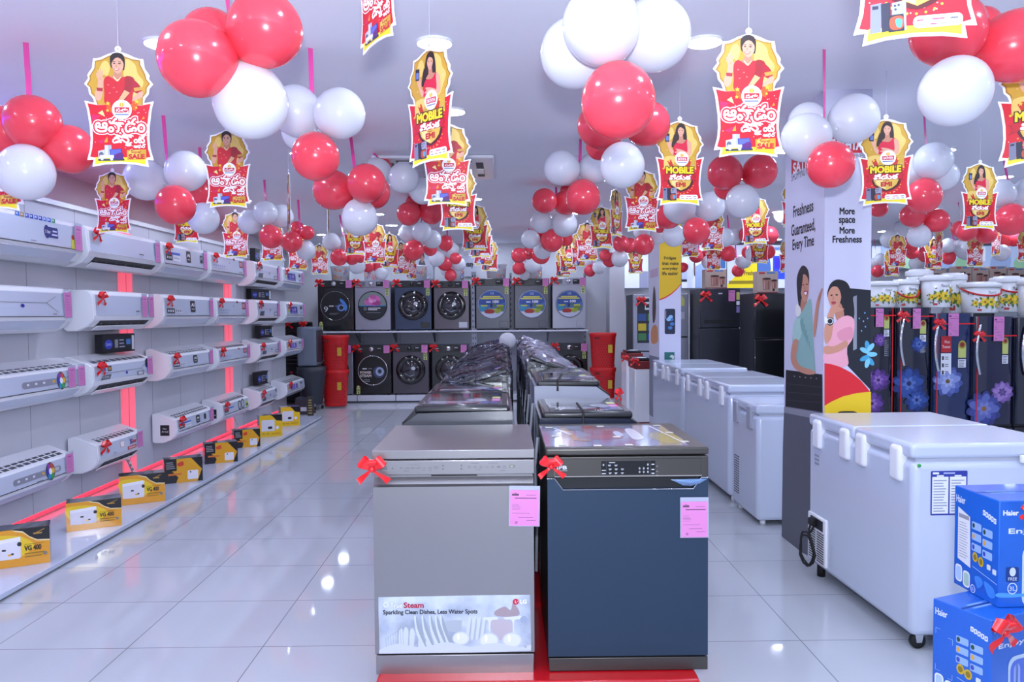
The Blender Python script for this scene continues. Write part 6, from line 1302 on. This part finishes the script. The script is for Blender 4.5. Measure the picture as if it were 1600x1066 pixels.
    # group of appliances and the sale plate
    A.poly([(262, 870), (308, 860), (308, 930), (262, 936)], '#c2c6d6', 8); A.ell(284, 896, 17, 19, '#5c6274', 9, 16); A.rect(308, 826, 358, 920, '#aab0c2', 9); A.rect(312, 830, 332, 916, '#d2d6e2', 10); A.poly([(344, 858), (430, 852), (444, 930), (350, 930)], '#2e3488', 11); A.poly([(350, 862), (424, 857), (430, 890), (354, 900)], '#5a64c8', 12); A.blob([(380, 900), (430, 880), (440, 920), (390, 924)], '#5c2470', 12)
    A.rect(276, 900, 374, 922, '#e2e4ec', 13); A.poly([(258, 930), (450, 926), (450, 940), (262, 944)], '#3a3c48', 10); A.ell(290, 930, 10, 9, '#d2d6e2', 14, 10); A.ell(358, 930, 12, 10, '#d2d6e2', 14, 10)
    A.poly([(468, 864), (608, 856), (608, 930), (470, 936)], GOLD, 10); A.poly([(480, 870), (560, 862), (540, 930), (482, 930)], '#e2bb56', 11); A.text('Super', 500, 866, 572, 890, '#a8501c', 12, 2); A.text('SALE', 484, 894, 594, 926, '#c0202c', 12, 6)
    return A
def art_mobile():
    A = base_art(); k = 500 / 415
    def m(x, y): return (418 + (x - 335) * k, 95 + (y - 60) * k * 1.064)
    def B(pts, c, z): A.blob([m(*p) for p in pts], c, z)
    def P(pts, c, z): A.poly([m(*p) for p in pts], c, z)
    B([(300, 170), (318, 128), (346, 116), (376, 130), (392, 180), (396, 240), (380, 262), (318, 262), (290, 300), (268, 296), (290, 230)], HR, 5)
    B([(318, 175), (326, 146), (346, 138), (366, 150), (372, 180), (360, 208), (344, 220), (328, 206)], SKN, 8); B([(316, 180), (322, 142), (348, 130), (376, 150), (380, 190), (368, 160), (340, 146), (324, 160)], HR, 9)
    B([(326, 172), (332, 169), (337, 173)], '#3a2420', 9); B([(352, 174), (358, 170), (364, 175)], '#3a2420', 9); B([(330, 196), (344, 200), (358, 195), (346, 206)], '#b83a44', 9); B([(333, 197), (344, 200), (355, 197), (345, 202)], '#f6f0ee', 10)
    P([(330, 208), (362, 206), (366, 240), (400, 246), (350, 280), (304, 262), (330, 240)], SKD, 7)
    B([(276, 320), (304, 270), (360, 272), (398, 240), (404, 280), (398, 345), (372, 360), (284, 362)], '#d01a3c', 7)
    B([(398, 250), (430, 264), (438, 320), (430, 362), (396, 362), (402, 320)], SKN, 7); B([(396, 340), (340, 318), (300, 314), (312, 330), (290, 342), (330, 350), (390, 362)], SKN, 9)
    B([(240, 290), (262, 310), (284, 330), (276, 362), (258, 346), (244, 320)], SKN, 8); B([(226, 262), (250, 250), (262, 270), (256, 310), (236, 300)], SKN, 8)
    P([(212, 192), (248, 196), (244, 262), (210, 258)], '#20222e', 10); P([(218, 214), (242, 216), (240, 252), (217, 250)], '#6a7ab8', 11); B([(290, 200), (300, 250), (276, 300), (266, 280)], HR, 9)
    P([(200, 372), (475, 376), (475, 468), (200, 470)], '#c9a23a', 6); B([(210, 380), (300, 378), (260, 460), (206, 460)], GOLD2, 7)
    P([(230, 410), (260, 396), (284, 450), (254, 460)], '#c4301c', 8); P([(384, 452), (404, 392), (436, 396), (420, 456)], '#c4301c', 8)
    for x, y, r in ((246, 410, 15), (430, 404, 15), (470, 470, 12), (196, 468, 12)): star(A, *m(x, y), r)
    a, b_ = m(332, 392)
    logo(A, 'SATHYA', b_)
    a0 = m(222, 456); a1 = m(450, 504); A.text('MOBILE', *a0, *a1, '#f2d21c', 13, 9, [(24, '#3c1a10')])
    P([(186, 520), (240, 514), (436, 514), (478, 520), (462, 548), (478, 572), (430, 562), (240, 562), (188, 578), (204, 548)], '#b01226', 8); P([(204, 514), (462, 514), (452, 560), (212, 560)], '#c01428', 9)
    a0 = m(248, 514); a1 = m(430, 554); A.text('వేడుక', *a0, *a1, '#f8f6fa', 13, 6)
    B([(236, 556), (340, 560), (444, 556), (430, 612), (345, 650), (262, 612)], '#4c1018', 9); P([(244, 558), (436, 558), (420, 596), (390, 620), (345, 638), (300, 618), (262, 594)], '#d8b04a', 10); P([(262, 560), (330, 560), (340, 634), (300, 614), (270, 590)], '#ecd488', 11)
    a0 = m(303, 578); a1 = m(382, 608); A.text('EMI', *a0, *a1, '#b81a24', 13, 7); a0 = m(318, 563); a1 = m(362, 573); A.text('Easy', *a0, *a1, '#b0501c', 13, 1.5)
    for i in range(11): t_ = PI * (i + .5) / 11; x, y = 342 + 108 * math.cos(t_), 590 + 74 * math.sin(t_); A.ell(*m(x, y), 6, 6, '#f0a43c', 10, 8)
    P([(192, 622), (228, 618), (228, 714), (192, 718)], '#767a94', 11); P([(226, 622), (258, 618), (260, 712), (230, 716)], '#24263a', 12); P([(262, 622), (308, 616), (310, 714), (264, 716)], '#8f92aa', 13); P([(250, 662), (300, 660), (304, 716), (252, 718)], '#20222e', 14); B([(258, 672), (296, 668), (298, 706), (260, 708)], '#b8482c', 15); B([(276, 676), (296, 680), (292, 704), (278, 700)], '#4a9cc8', 16)
    for x, y in ((272, 632), (284, 630), (274, 644)): A.ell(*m(x, y), 5, 5, '#3a3c4c', 14, 8)
    P([(198, 628), (218, 627), (218, 638), (198, 639)], '#24263a', 12)
    a0 = m(332, 672); a1 = m(490, 712); A.rrect(*a0, *a1, 22, '#f4f4f8', 12)
    for x, y, wd in ((344, 684, 20), (392, 683, 40), (450, 684, 26), (346, 699, 26), (386, 699, 22), (418, 699, 24), (454, 699, 22)): a0 = m(x, y); A.rect(a0[0], a0[1], a0[0] + wd * k, a0[1] + 7, ['#5a5d6c', '#8a8d9c', '#c8506a'][int(x) % 3], 13)
    return A
CARD = {}
def card_mesh(kind):
    A = art_sale() if kind == 'A' else art_mobile()
    b = MB(); O = Art(ks, OX, 991); pts = [O.m(p) for p in OUT]
    b.prism(pts, -.0012, .0012, 1, '#f2f2f6'); b.lathe([(0, -.0012), (23 * ks, -.0012), (23 * ks, .0012), (0, .0012)], '#f2f2f6', 20, (O.m((420, 120))[0], 0, O.m((420, 120))[1]), 1)
    A.p.sort(key=lambda q: q[2])
    b.art(A, (0, -.0012, 0), (1, 0, 0), (0, 0, 1), eps=.00024)
    b.art(A, (0, .0012, 0), (-1, 0, 0), (0, 0, 1), (0, 1, 0), eps=.00024)
    return b
PM = {}
THREAD = mat('nylon_thread', '#d5d8e6', .3)
POSTH = (991 - 97) * ks
def poster(kind, pxc, pbot, d, yaw, label, tilt=0, s=1.0):
    p = PY(pxc, pbot, d); key = kind
    if key not in PM:
        t = thing('hanging_poster', '', 'poster'); card_mesh(kind).build('printed_card', t)
        th = MB(); th.tube([(0, 0, 0), (0, 0, .5), (0, 0, 1)], .0009, THREAD, 5); th.lathe([(0, .985), (.006, .99), (.006, 1), (0, 1)], WHITE, 8); th.build('hanging_thread', t)
        PM[key] = t
    else: t = copy_tree(PM[key])
    t.location = p; t.rotation_euler = (0, tilt, math.radians(yaw))
    for ch in t.children:
        if ch.name.startswith('printed'): ch.scale = (s, 1, s)
        else:
            top = POSTH * s - .008; ch.location = (O_X * s, 0, top); ch.scale = (1, 1, max(.03, (CEIL - p.z - top)))
    tag(t, ('sari woman sale poster ' if kind == 'A' else 'yellow MOBILE sale poster ') + label, 'poster', 'hanging sale posters')
    return t
O_X = 0
P_ = [ # kind, px centre, px bottom, depth, yaw, label
 ('A', 189, 262, 3.02, 3, 'hanging large at the upper left'), ('M', 673, 258, 2.98, -43, 'turned sideways in the upper middle'), ('A', 1169, 247, 2.80, 0, 'hanging large right of the middle'),
 ('A', 590, 73, 2.45, -55, 'cut by the top photo edge left of the middle'), ('M', 1428, 68, 1.72, -14, 'cut by the top photo edge at the upper right'), ('M', 1062, 322, 4.05, 4, 'below and left of the large right poster'),
 ('A', 178, 366, 4.6, 0, 'just below the large upper left poster'), ('A', 357, 326, 4.45, 2, 'third large one from the left'), ('M', 292, 381, 7.4, 0, 'half hidden behind the left balloons'),
 ('A', 369, 404, 7.4, 0, 'below the third large left poster'), ('A', 426, 409, 8.5, 0, 'behind a red balloon above the end of the display wall'), ('A', 466, 423, 9.6, -2, 'second last of the left row'), ('A', 500, 430, 11.2, 2, 'last of the left row'),
 ('M', 452, 364, 5.75, -69, 'turned nearly edge on above the left row'), ('M', 513, 368, 6.3, -80, 'seen edge on left of the middle'), ('M', 555, 400, 8.8, 5, 'left of the middle row behind the white balloon'), ('A', 586, 413, 8.4, 0, 'overlapping its mobile neighbour in the middle'),
 ('M', 609, 420, 9.7, 30, 'third of the middle row'), ('A', 627, 430, 10.4, 20, 'fourth of the middle row'), ('A', 643, 437, 11.8, 55, 'last of the middle row, turned aside'),
 ('A', 699, 323, 4.15, 5, 'right below the sideways mobile poster'), ('M', 716, 362, 5.2, 5, 'glaring, below its sari neighbour'), ('M', 742, 393, 7.3, -6, 'next behind the glaring one'), ('M', 751, 404, 8.5, 0, 'fourth of the straight receding row'), ('A', 755, 416, 9.7, 0, 'fifth of the straight receding row'), ('M', 765, 425, 10.9, 0, 'last of the straight receding row'),
 ('A', 1003, 363, 5.5, 6, 'left of the mobile poster under the large balloons'), ('M', 963, 371, 7.1, 55, 'turned aside left of the sari poster'), ('M', 940, 390, 8.0, 4, 'in the short row behind the central balloons, second'), ('A', 918, 409, 8.7, 6, 'in the short row behind the central balloons, third'), ('A', 904, 418, 9.8, 40, 'in the short row behind the central balloons, fourth'), ('M', 888, 427, 10.7, 4, 'in the short row behind the central balloons, fifth'), ('M', 880, 434, 11.8, 10, 'in the short row behind the central balloons, last'),
 ('M', 993, 429, 12.3, 0, 'small, in front of the white lit panel'), ('A', 1113, 393, 7.8, 8, 'behind the red balloon under the white pair'), ('A', 1078, 403, 10.2, 5, 'beside the yellow pillar panel'), ('M', 1180, 383, 7.2, -30, 'between two red balloons left of the tall pillar'), ('A', 1085, 433, 12.2, 70, 'tiny and edge on above the fridges'), ('A', 1115, 423, 11.5, 10, 'behind a white balloon above the kettle carton'), ('M', 1186, 413, 10.0, 0, 'mostly hidden behind a white balloon'),
 ('A', 1241, 356, 7.4, 0, 'peeping out left of the tall pillar, upper'), ('A', 1232, 427, 10.2, 0, 'peeping out left of the tall pillar, lower'), ('M', 1383, 322, 3.95, -14, 'in front of the tall pillar edge'), ('M', 1530, 360, 5.1, 3, 'right of the tall pillar in the open'), ('M', 1622, 258, 2.85, -38, 'cut by the right photo edge'), ('A', 1402, 419, 10.1, 3, 'above the flowered buckets, left'), ('M', 1393, 433, 12.0, 0, 'small behind the left bucket poster'),
 ('M', 1458, 422, 10.7, -5, 'above the flowered buckets, half behind a balloon'), ('A', 1467, 411, 9.6, 80, 'edge on above the buckets, left one'), ('A', 1523, 418, 10.3, 4, 'above the flowered buckets, middle'), ('A', 1556, 401, 9.3, 80, 'edge on above the buckets, right one'), ('A', 1603, 410, 10.3, 0, 'at the right edge above the buckets'), ('A', -8, 331, 3.9, -3, 'cut by the left photo edge')]
for k in P_: poster(*k, s=.83 if k[1] == 178 else 1.22 if k[1] == -8 else 1.0)

# ================================================================ balloons
BR = mat('red_balloon_latex', '#f84c5e', .24, coat=.5, translucent=.22)
BWH = mat('white_balloon_latex', '#e9ebf2', .25, coat=.35, translucent=.3)
def balloon_mesh(m, col):
    b = MB(); prof = []
    for i in range(25):
        t = PI * i / 24; z = -math.cos(t); r = math.sin(t) * (1 + .07 * z * (1 if z > 0 else .6))
        prof.append((max(r, .0), z * (1.02 if z > 0 else 1.08)))
    prof[0] = (.05, -1.09); prof[1] = (.13, -1.055)
    b.lathe(prof, m, 40); return b
BM = {}
for c, m in (('R', BR), ('W', BWH)):
    o = balloon_mesh(m, c).build('balloon'); k = MB(); k.lathe([(.05, -1.08), (.04, -1.13), (.085, -1.19), (.07, -1.2), (0, -1.14)], m, 12); k.build('knot', o); BM[c] = o
used = {'R': False, 'W': False}
# cluster: description, hook pixel or depth, [(colour, x, y, r) front to back]
CL = [
 ('bunch at the left photo edge', (40, 66), 'W40,269,42 R51,192,41 R106,233,37 R5,205,38'),
 ('large bunch at the upper left', 2.59, 'R309,92,58 R413,47,57 W391,158,57 R332,62,46'),
 ('bunch right of the large upper left one', (485, 75), 'R493,244,37 W530,178,39 W463,174,39 W472,206,31'),
 ('bunch right of the large left poster', (255, 180), 'R274,320,30 W290,268,31 W228,281,32'),
 ('bunch behind the third large left poster', (312, 230), 'W318,341,24 R305,302,24 R325,300,19'),
 ('bunch above the end of the display wall', (413, 281), 'R423,370,18 W415,333,18.5 W391,347,19 W440,338,18'),
 ('small bunch left of the cooler corner', (466, 312), 'R456,378,16.5 W478,391,15 R480,364,11 R464,358,12'),
 ('bunch hanging left of the middle', 5.2, 'R572,287,30 W562,340,28 R521,297,31 R582,300,27'),
 ('pale bunch before the ceiling cassette', (584, 239), 'W630,278,24 W590,268,21 W660,298,21 R595,262,17'),
 ('bunch over the left washers', (531, 336), 'R530,402,13.5 W518,378,14 W541,379,12 R550,403,11 R563,402,9'),
 ('small bunch over the rose door washer', 11.5, 'W558,416,12.5 W596,428,9.8 R575,417,9 R590,416,9'),
 ('red trio under the cassette', 8.0, 'R639,334,18.5 R674,332,18.5 R648,318,14'),
 ('garland left of the receding posters, upper', 9.4, 'R646,391,16 W659,363,15.5 W637,364,14 W675,374,14.5 R672,389,11'),
 ('garland left of the receding posters, middle', 11.0, 'W682,404,12.5 R696,380,12 W704,391,13 R712,404,9'),
 ('garland left of the receding posters, lower', 12.0, 'R695,412,11.5 W717,413,10.5 R704,430,9.5 W698,422,9.5'),
 ('large bunch at the top middle', 2.55, 'R966,157,58 W940,41,60 W900,83,54 W1021,55,56'),
 ('second bunch below the large top one', 3.9, 'W972,258,35 R940,196,37 R1012,194,34 R938,228,22'),
 ('third bunch of the middle row', (907, 217), 'R911,308,27 W878,263,27.5 W930,262,25 W903,262,18'),
 ('fourth bunch of the middle row', 7.4, 'R851,314,19.5 R885,316,20 W882,350,20 W846,347,17 R886,298,11'),
 ('fifth bunch of the middle row', 9.2, 'R862,376,18 W829,374,14.5 R842,362,12 R884,374,11 W848,391,14'),
 ('sixth bunch of the middle row', 11.0, 'R845,399,14 R811,399,12 R825,396,10'),
 ('last bunch of the middle row', 12.2, 'W832,415,12.5 R811,419,10.5 W820,430,8'),
 ('bunch beside the yellow pillar panel', 8.2, 'R1006,382,16.5 W1003,362,13 W1028,368,14'),
 ('bunch left of the far pillar', 11.0, 'R970,381,13 W968,404,13.3 R984,384,12 R953,406,11.5 R945,399,9'),
 ('tiny bunch right of the short poster row', 12.2, 'W936,418,10.5 R922,423,9.5 W918,411,7'),
 ('bunch under the mobile poster right of the middle', 6.2, 'R1088,361,21 W1062,325,25 W1109,323,23 R1045,338,20'),
 ('pair before the far pillar top', 7.9, 'W1053,368,17.5 R1030,350,14'),
 ('bunch under the large right poster', 5.5, 'W1160,314,26 R1133,270,27 R1187,268,26.5 R1136,292,20'),
 ('white pair left of the tall pillar', 9.6, 'W1133,371,15 W1147,370,13'),
 ('spot left of the poster by the tall pillar', 9.6, 'R1168,367,13.5'),
 ('spot right of the poster by the tall pillar', 9.6, 'R1202,368,14'),
 ('bunch over the black double door fridge', 10.4, 'W1180,396,15 R1200,394,11 R1169,394,10'),
 ('small bunch over the Stay Fresh sign', 11.6, 'R1137,396,12.8 W1162,408,12 R1153,423,9.7'),
 ('small bunch right of the yellow pillar panel', 12.2, 'W1109,410,12 R1088,400,11 R1108,395,11 R1067,418,8'),
 ('lone spot left of the tall pillar', 9.5, 'W1224,333,15.5'),
 ('bunch in front of the tall pillar head', (1288, 77), 'R1298,257,36 W1260,215,37.5 W1333,186,38 W1262,190,29'),
 ('large bunch at the upper right corner', 2.7, 'W1493,142,53 R1482,48,55 R1587,72,56 R1530,45,33'),
 ('bunch right of the tall pillar', (1444, 176), 'W1458,252,28.5 R1443,306,27 W1473,275,23 W1425,268,23'),
 ('lower bunch right of the tall pillar', 7.9, 'R1463,345,18.5 R1426,337,18.5 W1436,369,17.5'),
 ('bunch over the violet rose fridge', 10.6, 'W1391,374,14.5 W1411,358,14 R1419,383,14.5 R1425,395,10'),
 ('pair over the second floral fridge', 12.2, 'R1447,397,12.5 W1433,411,12'),
 ('tiny bunch at the tall pillar edge', 12.9, 'R1371,424,9.5 W1376,406,10 W1364,411,8'),
 ('spot behind the pillar edge poster', 8.2, 'R1373,325,14'),
 ('bunch over the lotus fridge', (1486, 347), 'W1481,384,11.5 W1510,391,15.5 W1497,385,10 R1482,403,10.5'),
 ('bunch at the right photo edge', (1566, 238), 'R1580,343,24.5 W1563,302,22 W1603,302,22'),
 ('red bunch under the open mobile poster', 8.6, 'R1510,362,15.5 R1500,358,13'),
 ('spot right of the red pair', 8.6, 'R1541,366,15'),
 ('bunch over the navy fridge', 10.6, 'W1565,395,13 R1566,375,12 R1585,373,12.5'),
]
balls = []
for ci, (desc, hk, spec) in enumerate(CL):
    D = PZ(hk[0], hk[1], CEIL).y if isinstance(hk, tuple) else hk
    L = []
    for q in spec.split():
        x, y, r = (float(v) for v in q[1:].split(','))
        L.append(dict(c=q[0], x=x, y=y, r=r, d=D, ci=ci))
    for i, q in enumerate(L): q['d'] = D - .04 * (len(L) / 2 - i)
    balls += L
def place(q): q['p'] = PY(q['x'], q['y'], q['d']); q['R'] = q['r'] * q['d'] / F
for q in balls: place(q)
for it in range(60):
    moved = False
    for i in range(len(balls)):
        a = balls[i]
        for j in range(i + 1, len(balls)):
            b = balls[j]
            if abs(a['x'] - b['x']) > 140 or abs(a['d'] - b['d']) > .5: continue
            need = (a['R'] + b['R']) * 1.01
            g = (a['p'] - b['p']).length
            if g < need:
                lat = math.hypot(a['x'] - b['x'], a['y'] - b['y']) * a['d'] / F
                want = math.sqrt(max(0, need * need - lat * lat)); f, k = (a, b) if a['d'] <= b['d'] else (b, a)
                cur = k['d'] - f['d']; m_ = (want - cur) * .5 + .002
                f['d'] -= m_ * .6; k['d'] += m_ * .6; k['d'] = min(k['d'], 13.25); place(f); place(k); moved = True
    if not moved: break
names = [('lowest', lambda q: -q['y']), ('topmost', lambda q: q['y']), ('leftmost', lambda q: q['x']), ('rightmost', lambda q: -q['x'])]
for ci, (desc, hk, spec) in enumerate(CL):
    L = [q for q in balls if q['ci'] == ci]
    cen = sum((q['p'] for q in L), Vector()) / len(L)
    for col in 'RW':
        S_ = [q for q in L if q['c'] == col]; left = list(S_)
        if len(S_) == 1: S_[0]['n'] = 'the only %s of the %s' % ('red' if col == 'R' else 'white', desc)
        else:
            for nm, key in names:
                if left: b = min(left, key=key); b['n'] = '%s %s of the %s' % (nm, 'red' if col == 'R' else 'white', desc); left.remove(b)
            for b in left: b['n'] = 'middle one of the %s' % desc
    for q in L:
        col = q['c']
        o = BM[col] if not used[col] else copy_tree(BM[col]); used[col] = True
        o.location = q['p']; o.scale = (q['R'] * .985,) * 3
        v = (q['p'] - cen)
        if v.length < .02: v = Vector((0, -.3, -1))
        v = v.normalized() * .9 + Vector((0, 0, -.0)); o.rotation_euler = v.to_track_quat('Z', 'Y').to_euler()
        tag(o, ('red' if col == 'R' else 'white') + ' balloon, ' + q['n'], 'balloon', 'red and white party balloons')
# a single white balloon wedged between the wrapped machines
p = PY(793, 533, 7.6); o = copy_tree(BM['W']); o.location = p; o.scale = (.085,) * 3; o.rotation_euler = (0, 0, 0); tag(o, 'small white balloon standing between the wrapped machines', 'balloon')

# pink ribbons that carry the bunches
RIB = mat('pink_satin_ribbon', '#e0489a', .3, coat=.3)
for ci, (desc, hk, spec) in enumerate(CL):
    L = [q for q in balls if q['ci'] == ci]; cen = sum((q['p'] for q in L), Vector()) / len(L)
    if isinstance(hk, tuple): top = PZ(hk[0], hk[1], CEIL)
    elif ci == 1: top = PY(351, 5, cen.y); top.z = CEIL
    elif ci == 7: top = PZ(548, 213, CEIL)
    else: top = Vector((cen.x, cen.y + .1, CEIL))
    b = MB(); Lp = []; Rp = []; n = 10; wd = .011
    for i in range(n + 1):
        f = i / n; p = top.lerp(cen, f); a = .5 + 1.6 * f * math.sin(ci * 1.7); u = Vector((math.cos(a), math.sin(a), 0)) * wd
        Lp.append(p - u - top); Rp.append(p + u - top)
    b.strip(Lp, Rp, RIB); Lb_ = [v + Vector((0, .0015, 0)) for v in Lp]; Rb_ = [v + Vector((0, .0015, 0)) for v in Rp]; b.strip(Lb_, Rb_, RIB)
    o = b.build('ribbon', loc=top - Vector((0, 0, .001))); tag(o, 'pink ribbon holding the ' + desc, 'ribbon', 'pink hanging ribbons')
